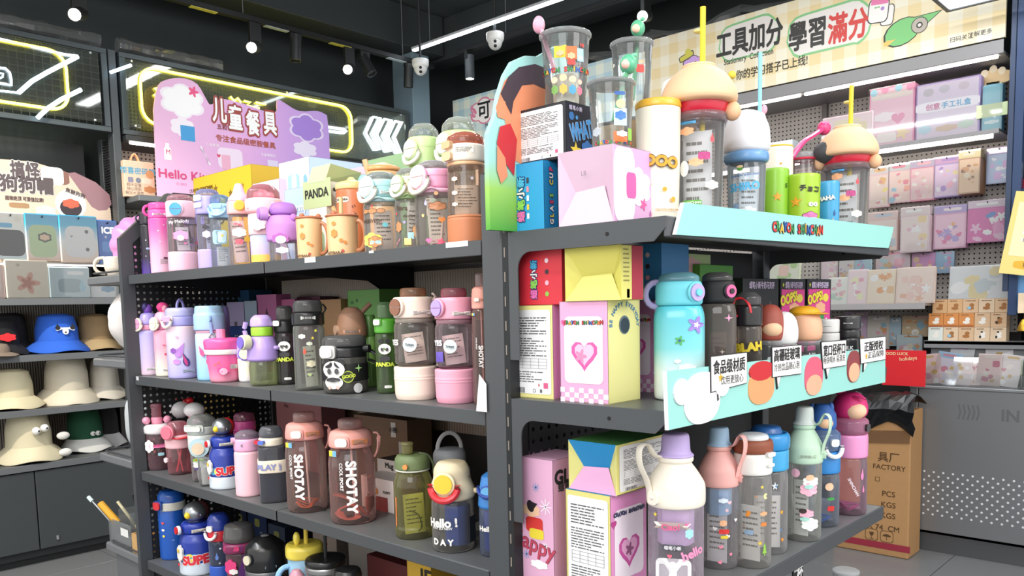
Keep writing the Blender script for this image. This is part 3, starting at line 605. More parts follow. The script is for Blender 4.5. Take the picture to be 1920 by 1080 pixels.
# ---------------------------------------------------------------- neon signs on the left wall
NW = EM('#e9f4ff', 5.5); NY = EM('#fff04a', 6.5); NB = EM('#cfeaff', 3.5)
def pl(x): return lambda u, v, d=0: (x+d, u, v)
def round_loop(y0, y1, z0, z1, r):
    return [((y0+y1)/2+a, (z0+z1)/2+b) for a, b in rrect(y1-y0, z1-z0, r, 6)]
def neon_panel(label, y0, y1, z0, z1, holes):
    t = thing('neon_sign_panel', label, 'neon sign', (-5.06, y0, z0)); T = Matrix.Translation((5.06, -y0, -z0))
    def Q(m=None): g = G(m); g.xf = T; return g
    fr = M('#4d5558', .45, .3)
    for a in ((y0, y1, z0-.03, z0), (y0, y1, z1, z1+.03), (y0, y0+.035, z0, z1), (y1-.035, y1, z0, z1)):
        g = Q(fr); g.box(-5.10, -5.05, *a, .002); g.obj('frame_bar', t)
    g = Q(M('#555a5c', .5, .3)) 
    if holes: perforated(g, y0+.03, y1-.03, z0, z1, .022, .006, lambda u, v, d=0: (-5.09+d, u, v)); g.obj('perforated_sheet', t)
    else:
        n = int((y1-y0)/.042)
        for i in range(n+1): yy = y0+(y1-y0)*i/n; g.box(-5.078, -5.074, yy-.0018, yy+.0018, z0, z1)
        for i in range(12): zz = z0+(z1-z0)*i/11; g.box(-5.074, -5.070, y0, y1, zz-.0018, zz+.0018)
        g.obj('wire_grid', t, 0, kind='stuff')
    g = Q(CL('#dfe6d8', .05, .5)); g.box(-5.028, -5.023, y0+.02, y1-.06, z0+.012, z1-.012); g.obj('acrylic_sheet', t, 0)
    g = Q(MET('#c9cdd0'))
    for yy in (y0+.06, (y0+y1)/2, y1-.1):
        for zz in (z0+.02, z1-.02): g.box(-5.05, -5.018, yy-.006, yy+.006, zz-.006, zz+.006, .002)
    g.obj('standoff', t, kind='stuff')
    return t, T
def neon(t, T, mat, pts, r=.008, closed=False, name='neon_tube', flat=1.):
    g = G(mat); g.xf = T; g.tube([(-5.012, p[0], p[1]) for p in pts], r, 8, closed, flat, (1, 0, 0)); g.obj(name, t)
t1, T1 = neon_panel('square wire-grid neon panel with a glowing yellow rounded frame cut off by the picture edge', .75, 2.02, 2.50, 2.915, False)
neon(t1, T1, NY, round_loop(.9, 1.78, 2.545, 2.865, .09), .0075, True)
for pts, r, m in (([(1.582,2.865),(1.773,2.854),(1.846,2.86)], .006, NW), ([(1.46,2.869),(1.515,2.867)], .006, NW), ([(1.441,2.6),(1.53,2.604)], .005, NB),
    ([(1.846,2.857),(1.684,2.742),(1.6,2.678),(1.53,2.604)], .011, NB), ([(1.851,2.676),(1.743,2.605),(1.67,2.545),(1.613,2.484)], .011, NB),
    ([(1.45,2.719),(1.475,2.721),(1.494,2.703),(1.499,2.665),(1.497,2.637),(1.474,2.639),(1.444,2.639)], .006, NB), ([(1.448,2.692),(1.463,2.692),(1.459,2.674),(1.446,2.664)], .004, NB)): neon(t1, T1, m, pts, r)
t2, T2 = neon_panel('wide perforated neon panel with yellow rounded frame and three white chevrons', 2.09, 4.3, 2.50, 2.915, True)
neon(t2, T2, NY, round_loop(2.19, 3.72, 2.545, 2.872, .09), .0075, True)
neon(t2, T2, NB, [(2.019,2.802),(2.142,2.867)], .009)
for k in range(3):
    neon(t2, T2, NW, [(y+k*.105, z) for y, z in [(3.921,2.837),(3.991,2.84),(3.91,2.714),(3.97,2.6),(3.93,2.595),(3.846,2.709)]], .0075, True)
neon(t2, T2, NW, [(3.444,2.703),(3.65,2.709),(3.672,2.697),(3.648,2.682),(3.443,2.673)], .0075)
for pts in ([(2.307,2.768),(2.274,2.756),(2.295,2.738),(2.268,2.717),(2.299,2.697)], [(2.767,2.791),(2.795,2.766),(2.819,2.79),(2.841,2.766)], [(2.864,2.78),(2.91,2.778),(2.878,2.752),(2.971,2.749),(2.962,2.727),(2.892,2.727)], [(2.949,2.784),(3.02,2.782)]): neon(t2, T2, NY, pts, .006)
w_ = G(M('#9aa0a2', .25)); rs = random.Random(4)   # rolled clear film lying on top of the neon frames
for nm, lab, ya_, yb2, sg in (('plastic_film_roll', 'crumpled roll of clear film lying on top of the wire-grid neon panel', 1.2, 2.0, 1), ('plastic_film_roll', 'crumpled roll of clear film lying on top of the wide neon panel', 2.1, 2.75, 2)):
    pts = [(-5.09, ya_+(yb2-ya_)*i/16, 2.995) for i in range(17)]; rr = random.Random(sg)
    g = G(CL('#b9bdbd', .25, .6)); g.tube(pts, [.034+.008*rr.random() for _ in pts], 9)
    g.v = [(x+rr.uniform(-.006, .006), y, z+rr.uniform(-.006, .002)) for x, y, z in g.v]
    o = g.obj(nm, None, 20); o['label'] = lab; o['category'] = 'plastic film'
# ---------------------------------------------------------------- pink cutout sign on the left wall shelf
XSG = -4.93
cs = thing('cutout_sign', 'large pink and lavender cutout board about children\'s tableware below the neon sign', 'sign', (XSG, 2.2, 2.1))
C_ = lambda g: setattr(g, 'xf', Matrix.Translation((-XSG, -2.2, -2.1))) or g
po = smooth_path([(a, b, 0) for a, b in [(2.223,2.611),(2.26,2.756),(2.331,2.806),(2.421,2.826),(2.505,2.806),(2.562,2.719),(2.589,2.698),(2.677,2.745),(2.842,2.735),(3.035,2.711),(3.06,2.801),(3.108,2.795),(3.221,2.757),(3.371,2.78),(3.449,2.763)]], 3)
outl = [(p.x, p.y) for p in po]+[(3.461,2.64),(3.459,2.345)]+[(3.42, 2.1), (2.215, 2.1)]
outl = outl[::-1]
g = C_(G(GR([(0, '#f2bfe2'), (.45, '#e9b4e6'), (.75, '#cfa5e6'), (1, '#c7a3ea')], .5, 1))); g.prism(outl, pl(XSG), -.012, 0); g.obj('board', cs, 0)
g = C_(G(INK('#ffffff'))); mpS = pl(XSG)
deco(g, [('cloud', 2.403,2.687, .15, .17, '#fbf1fb'), ('cloud', 2.403,2.687, .13, .15, '#ffffff'), ('cloud', 2.393,2.533, .08, .10, '#fbf1fb'), ('cloud', 3.278,2.651, .15, .16, '#eadcf7'), ('cloud', 3.278,2.651, .13, .14, '#a986dc'), ('cloud', 3.258,2.505, .10, .09, '#efe6fb'),
    ('flower', 2.475,2.756, .035, .035, '#ef4f86'), ('sq', 2.425,2.499, .045, .045, '#3f9fdc')], mpS)
deco(g, [([(a, b) for a, b in rrect(.17, .13, .03)], 2.699,2.377, 1, 1, '#f6e3f6'), ([(a, b) for a, b in rrect(.06, .09, .01)], 2.668,2.353, 1, 1, '#f3b6cf'), ('heart', 2.62,2.388, .014, .014, '#e0496f'), ('bone', 2.531,2.377, .055, .02, '#f6e3f6', -1.1), ([(-.04, .06), (.04, .06), (.03, -.06), (-.03, -.06)], 3.002,2.342, 1, 1, '#e6dbf6'),
    ([(-.012, .05), (.012, .05), (.012, .03), (.022, .015), (.022, -.05), (-.022, -.05), (-.022, .015), (-.012, .03)], 2.291,2.374, 1, 1, '#fff4fa')], mpS, .0012)
text(g, INK('#d8486f'), 'M', mpS, .04, 2.294,2.372, d=.003)
RED = INK('#a5483f')
CHS = (('儿', (2.64,2.67)), ('童', (2.748,2.643)), ('餐', (2.87,2.624)), ('具', (2.995,2.639)))
for ch, p in CHS: text(g, RED, ch, mpS, .16, p[0], p[1], d=.002, sx=.62, out=(RED, .12))
for ch, p in CHS: text(g, INK('#ffffff'), ch, mpS, .16, p[0], p[1], bold=.03, d=.0035, sx=.62)
text(g, INK('#b5573f'), '专注食品级密胺餐具', mpS, .044, 2.817,2.499, bold=.02, rot=-.0, wfit=.42, d=.003)
text(g, INK('#8a3a3a'), '五和 x', mpS, .035, 2.667,2.569, bold=.02, d=.003)
text(g, INK('#d83f78'), 'Hello Kitty', mpS, .075, 2.409,2.235, bold=.012, d=.003, wfit=.36)
text(g, INK('#ffffff'), '无盖单耳杯', mpS, .022, 2.972,2.432, d=.003); text(g, INK('#ffffff'), '三格餐盘', mpS, .022, 2.581,2.449, d=.003)
text(g, INK('#e59ac4'), '© 2023', mpS, .022, 2.365,2.189, d=.003)
g.obj('print', cs, 0)
# carrier bag on the same shelf
y0, y1, z0, z1 = 2.063,2.243,2.155,2.343
z0 = 2.1
t = thing('carrier_box', 'beige handled gift box printed with toys left of the pink cutout sign', 'gift box', (-5.02, y0, z0))
g = G(CARD('#ecc9ae')); g.box(-.12, 0, 0, y1-y0, 0, z1-z0-.03, .003); g.obj('body', t, 0)
G(SF('#f0b184')).tube([(-.06, .06+(y1-y0-.12)*i/10, z1-z0-.035+.055*math.sin(PI*i/10)) for i in range(11)], .012, 8, flat=.5).obj('handle', t)
g = G(INK('#fff')); mb = lambda u, v, d=0: (d, u, v); w = y1-y0
text(g, INK('#4fa6c8'), '惊喜密码箱', mb, .042, w*.45, .155, bold=.02); deco(g, [('rr', w*.2, .10, .016, .016, '#8a8aa0'), ('dot', w*.45, .10, .016, .016, '#777f92'), ('rr', w*.72, .10, .03, .018, '#f3dcc8'), ('cloud', w*.82, .05, .04, .035, '#c98a5e'), ('dot', w*.85, .14, .025, .025, '#d99c6c')], mb)
for i, s_ in enumerate(('· 超大容量', '· 随心搭配', '· 解压大满贯')): text(g, INK('#6a5a50'), s_, mb, .022, w*.27, .072-.024*i)
g.obj('print', t, 0)
# ---------------------------------------------------------------- gingham banners on the back wall
YB = 4.75
def banner(label, x0, x1, z0, z1, cols, sc_):
    t = thing('wall_banner', label, 'banner', (x0, YB, z0)); g = G(CHK(*cols[:2], sc_, .55, cols[2])); g.box(0, x1-x0, 0, .02, 0, z1-z0, .001); g.obj('banner_board', t, 0); return t
bb = banner('pale blue and cream gingham banner with an outlined black character on the back wall', -5.02, -3.17, 2.60, 3.09, ('#e9eedd', '#b7d3dc', '#d2e2de'), 7.5)
g = G(INK('#fff')); mb = lambda u, v, d=0: (u+5.02, -d, v-2.60)
deco(g, [('cloud', -4.659,2.951, .17, .17, '#e58aa6'), ('cloud', -4.659,2.951, .15, .15, '#fdf6f2'), ('drop', -4.778,2.976, .022, .05, '#e58aa6', .7), ('drop', -4.792,2.933, .02, .04, '#e58aa6', 1.2)], mb)
text(g, INK('#222222'), '可', mb, .15, -4.659,2.951, bold=.02, d=.003); text(g, INK('#333333'), 'Mem', mb, .045, -4.609,2.832, bold=.012, d=.002); g.obj('print', bb, 0)
yb2 = banner('yellow and cream gingham stationery banner with bold black and red characters', -3.16, -1.035, 2.675, 3.13, ('#f6efd8', '#efd9a6', '#f3e5c2'), 7.5)
g = G(INK('#fff')); mb = lambda u, v, d=0: (u+3.16, -d, v-2.675)
for c, sx, sz in (((-2.405,2.983), .19, .13), ((-1.918,2.923), .235, .14)):
    pz = rrect(2*sx, 2*sz*.8, sz*.7, 6); pz = [(a*(1+.02*math.sin(i*2.2)), b*(1+.06*math.sin(i*1.7))) for i, (a, b) in enumerate(pz)]
    deco(g, [(pz, c[0], c[1], 1.03, 1.1, '#8cc98a'), (pz, c[0], c[1], .99, .98, '#efe9e2')], mb)
for s_, p, h, col, wf in (('工具加分', (-2.402,2.982), .165, '#3a3836', 0.428), ('學習', (-2.041,2.923), .17, '#3a3836', 0.211), ('滿分', (-1.808,2.914), .17, '#d8433c', 0.217)):
    text(g, INK(col), s_, mb, h, p[0], p[1], bold=.03, d=.002, wfit=wf)
text(g, INK('#4a4540'), 'Stationery  Collection', mb, .05, -2.405,2.87, bold=.01, d=.002, wfit=0.321)
text(g, INK('#3f3a30'), '你的学习搭子已上线!', mb, .062, -2.261,2.781, bold=.015, d=.002, wfit=0.45)
text(g, INK('#55504a'), '扫码关注', mb, .028, -1.231,2.715, d=.002); text(g, INK('#55504a'), '了解更多', mb, .028, -1.146,2.719, d=.002)
BK = '#3a352f'
deco(g, [('drop', -1.482,2.825, .10, .14, BK, -1.25), ('drop', -1.482,2.825, .092, .13, '#7fc97a', -1.25), ('dot', -1.434,2.827, .042, .042, BK), ('dot', -1.434,2.827, .038, .038, '#bdb3a5'), ('dot', -1.434,2.827, .016, .016, BK), ('dot', -1.434,2.827, .009, .009, '#efe9e2'), ('drop', -1.586,2.772, .02, .03, '#e9c469', -1.3),
    ('rr', -1.598,2.919, .035, .055, BK, -.1), ('rr', -1.598,2.919, .031, .051, '#f3eee9', -.1), ('rr', -1.645,2.953, .055, .065, BK, -.1), ('rr', -1.645,2.953, .05, .06, '#f7f3ee', -.1), ('sq', -1.638,2.999, .045, .015, '#ea7fb0', -.1), ('bone', -1.651,2.971, .012, .01, '#86c77f'), ('dot', -1.623,2.959, .01, .01, '#b48ad0')], mb)
deco(g, [('cloud', -2.782,2.912, .085, .09, BK), ('cloud', -2.782,2.912, .078, .083, '#d3a9e6'), ('rr', -2.832,2.969, .055, .02, BK, .3), ('rr', -2.832,2.969, .049, .015, '#d9cf57', .3), ('dot', -2.821,2.993, .022, .022, '#d9cf57'), ('dot', -2.767,2.916, .012, .012, BK)], mb)
g.obj('print', yb2, 0)
fr = G(CL('#b9bdbd', .25, .6)); rr = random.Random(8); pts = [(-3.9+i*.13, 4.79, 3.135+.03*math.sin(i*1.3)) for i in range(19)]
fr.tube(pts, [.02+.02*rr.random() for _ in pts], 8); fr.v = [(x, y+rr.uniform(-.012, .012), z+rr.uniform(-.01, .02)) for x, y, z in fr.v]
o = fr.obj('plastic_film_strip', None, 20); o['label'] = 'crumpled strip of clear film lying along the top of the yellow banner'; o['category'] = 'plastic film'
# ceiling panel light in the top right corner
x, z = -1.263,2.823
t = thing('panel_light', 'white ceiling panel light cut off by the top picture edge before the yellow banner', 'panel light', (x, 4.6, z))
G(M('#4a4d50', .45, .3)).box(0, .60, -.62, 0, .002, .03, .002).box(0, .02, -.62, 0, -.012, .002).box(.58, .60, -.62, 0, -.012, .002).box(.02, .58, -.02, 0, -.012, .002).box(.02, .58, -.62, -.60, -.012, .002).obj('housing', t)
G(EM('#f4f8ff', 3)).box(.02, .58, -.60, -.02, -.006, .0015).obj('diffuser', t)
for q in ((.1, -.15), (.5, -.5)): G(M('#888d90', .4)).tube([(*q, .03), (*q, 3.7-z)], .003, 6).obj('suspension_wire', t)
# ---------------------------------------------------------------- back wall: pegboard bay, packets, counter
BW = thing('stationery_display_fixture', 'grey pegboard wall bay with lit canopy and shelves full of stickers', 'shelving unit', (-1.03, 4.75, 0))
W_ = lambda g: setattr(g, 'xf', Matrix.Translation((1.03, -4.75, 0))) or g
PEG = M('#a39d98', .6, .1)
g = W_(G(PEG)); perforated(g, -3.4, -1.015, 1.20, 2.60, .0262, .0048, lambda u, v, d=0: (u, 5.15-d, v)); g.obj('pegboard', BW)
g = W_(G(M('#2a2725', .8))); g.box(-3.4, -1.0, 5.165, 5.18, .1, 2.62); g.obj('back_board', BW)
g = W_(G(M('#8c8a8a', .45, .2))); g.box(-4.6, -1.04, 4.752, 5.18, 2.60, 2.615).box(-4.6, -1.04, 4.75, 4.757, 2.60, 2.668, .002); g.obj('canopy', BW)
for a, b2 in ((-3.4, -2.09), (-2.065, -1.07)):
    g = W_(G(EM('#fff7ef', 9))); g.box(a, b2, 4.775, 4.793, 2.588, 2.599, .003); g.obj('shelf_light', BW)
for a, b2 in ((-3.4, -2.09), (-2.065, -1.07)):
    g = W_(G(M('#8f8d8e', .42, .2))); g.box(a-.012, b2+.012, 4.80, 5.15, 2.232, 2.244).box(a-.012, b2+.012, 4.795, 4.801, 2.221, 2.2445, .001); g.obj('shelf', BW)
    g = W_(G(EM('#fff7ef', 9))); g.box(a+.03, b2-.02, 4.815, 4.833, 2.204, 2.2318, .003); g.obj('shelf_light', BW)
g = W_(G(M('#a5a2a2', .42, .2))); g.box(-3.4, -1.40, 4.85, 5.15, 1.352, 1.368, .002).box(-3.4, -1.40, 4.845, 4.851, 1.335, 1.3685, .001); g.obj('shelf', BW)
g = W_(G(M('#5b5656', .6))); g.box(-2.10, -2.07, 5.12, 5.15, 1.2, 2.6); g.obj('joint_strip', BW)
g = W_(G(M('#39465f', .4, .2))); g.box(-1.010, -.986, 4.75, 5.2, 1.42, 3.2, .002); g.obj('upright', BW)
# storage boxes on top of the canopy, behind the banner
for i, (x0, x1, c, lab) in enumerate(((-2.42, -2.20, '#d9c7c0', 'pale storage box on top of the lit canopy behind the banner'), (-2.08, -1.73, '#6e3b45', 'long dark red storage box lying on the lit canopy behind the banner'), (-1.70, -1.45, '#53454a', 'dark brown storage box lying on the lit canopy between two red ones'), (-1.42, -1.12, '#6e3b45', 'short dark red storage box lying on the lit canopy beside the blue upright'))):
    t = thing('storage_box', lab, 'box', (x0, 4.84, 2.6151)); G(CARD(c)).box(0, x1-x0, 0, .2, 0, .15, .003).obj('body', t); G(CARD(c)).box(-.004, x1-x0+.004, -.004, .204, .11, .154, .003).obj('lid', t)
# gift sets standing on the upper shelf
def giftbox(label, x0, x1, z1, y, face, edge, items, txt=None, z0=2.244, cat='gift box'):
    t = thing('gift_box', label, cat, ((x0+x1)/2, y, z0)); w, h = x1-x0, z1-z0
    G(CARD(edge)).box(-w/2, w/2, 0, .07, 0, h, .004).obj('body', t)
    g = G(CARD(face)); g.box(-w/2+.008, w/2-.008, -.003, 0, .008, h-.008, .001); g.obj('front_panel', t)
    g = G(INK('#fff')); mp = mapxz(0, 0, -.003)
    deco(g, [(k, x*w/2, y_*h, a*h, b*h, c) for k, x, y_, a, b, c in items], mp)
    if txt:
        for s_, x, y_, sz, c in txt: text(g, INK(c), s_, mp, sz*h, x*w/2, y_*h, bold=.02, d=.002)
    g.obj('print', t, 0)
    g = G(CL('#ffffff', .03, .05)); g.box(-w/2-.002, w/2+.002, -.006, -.0045, -.0+.002, h+.002); g.obj('clear_wrap', t, 0); return t
giftbox('pale cream and pink craft set standing first on the upper lit shelf', -1.99, -1.70, 2.455, 4.86, '#f6dfe2', '#f0d4dc', [('rr', 0, .8, .35, .07, '#f3e6c4'), ('flower', -.6, .5, .1, .1, '#c9b5e4'), ('flower', .1, .45, .14, .14, '#f7efc9'), ('rr', .6, .5, .12, .25, '#f2e2b8'), ('cloud', -.4, .2, .16, .12, '#f3b9cb'), ('heart', .2, .2, .08, .08, '#e99db9')])
giftbox('pink craft set with scalloped awning print standing behind the yellow straw', -1.725, -1.485, 2.60-.03, 4.87, '#f8cfdd', '#ef9dbd', [('rr', 0, .84, .33, .05, '#efe0d8'), ('dot', -.8, .93, .06, .06, '#a9dcea'), ('dot', -.3, .95, .06, .06, '#f5a3c4'), ('dot', .3, .95, .06, .06, '#a9dcea'), ('dot', .8, .93, .06, .06, '#f5a3c4'), ('cloud', -.3, .5, .2, .14, '#fbeef2'), ('heart', .3, .45, .12, .12, '#f09fbf'), ('flower', .5, .2, .12, .12, '#fbe0ae'), ('rr', -.2, .15, .16, .08, '#fdf3f0')])
giftbox('wide lavender craft gift box with pale character lettering across its middle', -1.478, -1.165, 2.545, 4.87, '#e6d9ea', '#bda6dd', [('rr', 0, .58, .52, .09, '#f7f2fa'), ('dot', -.6, .84, .09, .07, '#cfc6cf'), ('dot', -.1, .86, .09, .07, '#d2cbd6'), ('dot', .5, .86, .09, .07, '#dccdd8'), ('cloud', -.7, .2, .12, .13, '#bfe0ee'), ('cloud', 0, .18, .2, .1, '#e3c8b2'), ('cloud', .6, .2, .14, .12, '#cfe3d3')], [('创意', -.45, .58, .12, '#d98ab0'), ('手工礼盒', .28, .58, .12, '#74b6dc')])
giftbox('pale blue to yellow puzzle box at the right end of the upper lit shelf', -1.152, -1.062, 2.48, 4.86, '#8cc7d6', '#7fbfd2', [('cloud', 0, .2, .16, .07, '#d7ecef'), ('sq', 0, .45, .3, .14, '#cfe0ae'), ('spark', .3, .3, .04, .04, '#ffffff')])
t = thing('bear_cutout', 'cream paw-shaped cutout peeping over the lavender gift box', 'decoration', (-1.13, 4.96, 2.244)); G(CARD('#eecf9c')).prism([(a*.09, .29+b*.075) for a, b in shape('cloud')], mapxz(0, 0, 0), 0, -.006).box(-.03, .03, .0, .006, 0, .27).obj('board', t, 0)
g = G(INK('#fff')); deco(g, [('dot', -.04, .32, .018, .02, '#f7e8c9'), ('dot', 0, .335, .018, .02, '#f7e8c9'), ('dot', .04, .32, .018, .02, '#f7e8c9')], mapxz(0, 0, 0)); g.obj('print', t, 0)
t = thing('small_toy_box', 'small pale blue toy box standing low on the upper lit shelf, leftmost one', 'box', (-2.35, 4.9, 2.244)); G(CARD('#dfe9f2')).box(0, .16, 0, .1, 0, .13, .003).obj('body', t); g = G(INK('#fff')); deco(g, [('flower', .08, .07, .03, .03, '#f5d9b8'), ('dot', .03, .11, .012, .012, '#c9b9dd')], mapxz(0, 0, 0)); g.obj('print', t, 0)
ORD = ('first', 'second', 'third', 'fourth', 'fifth', 'sixth', 'seventh', 'eighth', 'ninth', 'tenth')
def packet(label, x0, x1, z0, z1, y, body, head, cols, dep=.02, hang=True, group=None, lean=0., mo=('dot', 'heart', 'flower', 'rr', 'cloud', 'star'), name='sticker_packet', cat='sticker packet', n=11, txt=None):
    w, h = x1-x0, z1-z0; t = thing(name, label, cat, ((x0+x1)/2, y, z0), 0, group); t.rotation_euler = (-lean, 0, 0); rs = random.Random(hash_str(label))
    hh = h*.82 if hang else h
    m = max(1, min(5, int(dep/.012)))
    for i in range(m):
        q = dep/m; G(CARD(body)).box(-w/2+.001*i, w/2, i*q, (i+.9)*q, 0, hh-.002*i, .0008).obj('packet_card', t, 0)
    if hang:
        G(CARD(head)).box(-w/2, w/2, 0, dep*.6, hh, h, .0008).obj('header', t, 0)
        if hang != 2: G(M('#1c1c1c', .4)).tube([(0, dep+.06, h*.93), (0, -.012, h*.93), (0, -.018, h*.93+.006)], .0022, 6).obj('peg_hook', t)
    g = G(INK('#fff')); mp = mapxz(0, 0, 0); it = [([(a, b) for a, b in rrect(w*.9, hh*.92, .005)], 0, hh*.5, 1, 1, cols[0])]
    for i in range(n):
        s_ = rs.uniform(.07, .16)*w; it.append((rs.choice(mo), rs.uniform(-.34, .34)*w, rs.uniform(.1, .88)*hh, s_, s_*rs.uniform(.7, 1.1), rs.choice(cols[1:]), rs.uniform(-.4, .4)))
    if hang: it += [('rr', rs.uniform(-.1, .1)*w, h*.91, w*.28, h*.035, rs.choice(cols[1:]))]
    deco(g, it, mp)
    if txt: text(g, INK(txt[1]), txt[0], mp, w*.2, 0, hh*.75, bold=.02, d=.003)
    g.obj('print', t, 0)
    g = G(CL('#ffffff', .03, .05)); g.box(-w/2-.002, w/2+.002, -.0045, -.0035, -.002, h+.001); g.obj('clear_sleeve', t, 0)
    return t
PKC = ['#fbe9ea', '#f3b9cc', '#f7d9a8', '#c9b8e6', '#f08fb0', '#bfe0ea', '#fdf6ee', '#d99ac2', '#e7c6a0']
for i, (r, body, head, cols, dep, lab) in enumerate((
    ((-1.795,-1.683,1.936,2.172), '#f4cdd2', '#e6dcd9', ['#fbe3d8', '#f5c06f', '#ef97a8', '#f7e38a', '#fff7ee'], .03, 'pale peach sticker packet with yellow print, hanging beside the second tumbler'),
    ((-1.687,-1.558,1.952,2.178), '#f2c6cf', '#d9d9d8', ['#fadcd2', '#f7b79c', '#9fcbe0', '#f28aa0', '#fff3e6'], .03, 'pale peach sticker packet with blue letters and grey header, upper peg row'),
    ((-1.558,-1.429,1.949,2.176), '#e994ae', '#c3b4cf', ['#f7d2d3', '#fdf3ec', '#eec9b9', '#f7e2d6', '#f5b7c2'], .06, 'thick pink sticker stack with pale bear print and violet header, upper peg row'),
    ((-1.432,-1.299,1.956,2.179), '#b79bd6', '#d9a3d0', ['#e9cdea', '#fdf6ff', '#f5e5a0', '#b78fd8', '#f7b9d0'], .06, 'violet sticker stack with striped edge and white lettering cloud, upper peg row'),
    ((-1.292,-1.186,1.955,2.187), '#c08f6c', '#e3d59a', ['#e8c7a3', '#b5794d', '#d99f6b', '#f3e2c8', '#8d5b3c'], .12, 'thick brown bear sticker stack with yellowish header, upper peg row'),
    ((-1.177,-1.056,2.004,2.196), '#a8b4e0', '#c6a6df', ['#b3c8ea', '#8fcfe8', '#d6b3e8', '#f3f6ff', '#7fa9d8'], .03, 'blue and violet glitter sticker packet at the right end of the upper peg row'),
    ((-1.796,-1.627,1.677,1.906), '#f0cfc8', '#f2d7d2', ['#fae7df', '#f5b9b0', '#fff', '#e6c1a0', '#c9d9e8'], .04, 'peach sticker packet half hidden behind the right end of the turquoise strip'),
    ((-1.591,-1.438,1.657,1.913), '#ecd3da', '#f0dfe0', ['#f9e9e6', '#f3c3d6', '#f9dfa8', '#d8c3ec', '#fff'], .10, 'thick pale cream and pink sticker stack at the left of the lower peg row'),
    ((-1.425,-1.26,1.668,1.906), '#e9a9cf', '#b9a6df', ['#f6cbe2', '#f5b06f', '#fdeef6', '#b39fe0', '#e76fa9', '#8fc9e8'], .06, 'pink sticker packet with an orange round print and violet header, lower peg row'),
    ((-1.254,-1.06,1.692,1.918), '#dc5fb4', '#e9d3e6', ['#e45fb5', '#f49ad3', '#4f8fd8', '#f7c7e6', '#ffffff'], .06, 'wide magenta sticker bag with rainbow print at the right of the lower peg row'))):
    packet(lab, *r, 5.15-dep-.03, body, head, cols, dep)
# stickers standing on and above the lower shelf
for (x0, x1, z0, z1), c, lab in (((-2.083,-1.971,1.512,1.673), '#f0d9e2', 'white and lilac sticker sheet standing behind the black pop-up boxes'), ((-1.977,-1.877,1.509,1.67), '#f4f0ee', 'white sticker sheet with red marks in the back row of the lower shelf'), ((-1.877,-1.776,1.505,1.674), '#bfe3f2', 'sky blue topped sticker sheet in the back row of the lower shelf'), ((-1.752,-1.56,1.521,1.676), '#e6d3dc', 'wide sticker sheet of pale round beads in the back row of the lower shelf'), ((-1.549,-1.423,1.529,1.654), '#d99ad0', 'magenta sticker sheet in the back row of the lower shelf'), ((-1.423,-1.326,1.533,1.656), '#9fc3e0', 'blue sticker sheet with yellow top at the back row\'s right end')):
    packet(lab, x0, x1, z0, z1, 5.1, c, c, [c]+PKC[1:], .014, True)
front = ('pale green picture book leaning on the lower shelf by the rack bracket', 'thin white and mint sticker pad leaning in the front row of the lower shelf', 'pink and white sticker pad leaning in the front row of the lower shelf', 'cream sticker pad with an orange oval print in the front row of the lower shelf', 'wide peach sticker pad in the front row of the lower shelf', 'white translucent craft packet with blue letters at the front row\'s right end')
for i, ((x0, x1, z0, z1), c, cols) in enumerate(zip(((-2.353,-2.145,1.46,1.691),(-1.958,-1.844,1.377,1.529),(-1.845,-1.734,1.375,1.571),(-1.734,-1.577,1.372,1.565),(-1.574,-1.324,1.368,1.57),(-1.317,-1.028,1.428,1.565)), ('#dbe3c3', '#eef2ea', '#f6dfe4', '#f3dfc0', '#f5dccd', '#e3e8ec'), (['#e6ecd3', '#a8cf7a', '#f3c9b9', '#fff'], ['#f3f5ee', '#bfe0d0', '#f0b9c6', '#fff3b8'], ['#fbe6ea', '#f3a9c3', '#f7f7c9', '#fff'], ['#f9ead2', '#eda55f', '#f0c48f', '#fff'], ['#fae6da', '#f2bda0', '#f7d3c8', '#fff'], ['#e9edf0', '#9dbfd8', '#cdd9de', '#fff', '#f3e0a0']))):
    z0 = 1.3685 if i < 5 else 1.3856
    if i == 4: x1 = -1.37
    packet(front[i], x0, x1, z0, max(z1, z0+.10), 4.90 if i < 5 else 4.975, c, c, cols, .025, False, None, .12, mo=('rr', 'cloud', 'dot', 'flower'))
# sticker stock hanging below that shelf
for (x0, x1, z0, z1), c, lab in (((-1.802,-1.673,1.096,1.296), '#e4dcd2', 'cream and white stickers hanging below the lower shelf, beside the black jar lids'), ((-1.673,-1.607,1.113,1.28), '#b9d3e2', 'narrow blue glitter stickers hanging below the lower shelf'), ((-1.602,-1.439,1.171,1.294), '#dcc29c', 'tan animal stickers hanging below the lower shelf, closest to the counter'), ((-1.611,-1.471,1.078,1.183), '#cfe0e6', 'small pale yellow dotted stickers hanging lowest below the shelf'), ((-1.94,-1.803,1.142,1.32), '#d9b9d6', 'lilac stickers hanging below the lower shelf behind the jars')):
    packet(lab, x0, x1, z0, z1, 5.12 if 'lowest' not in lab else 5.06, c, c, [c, '#f2e7cf', '#e6a86f', '#9fc9da', '#f2b5c4', '#fff'], .02)
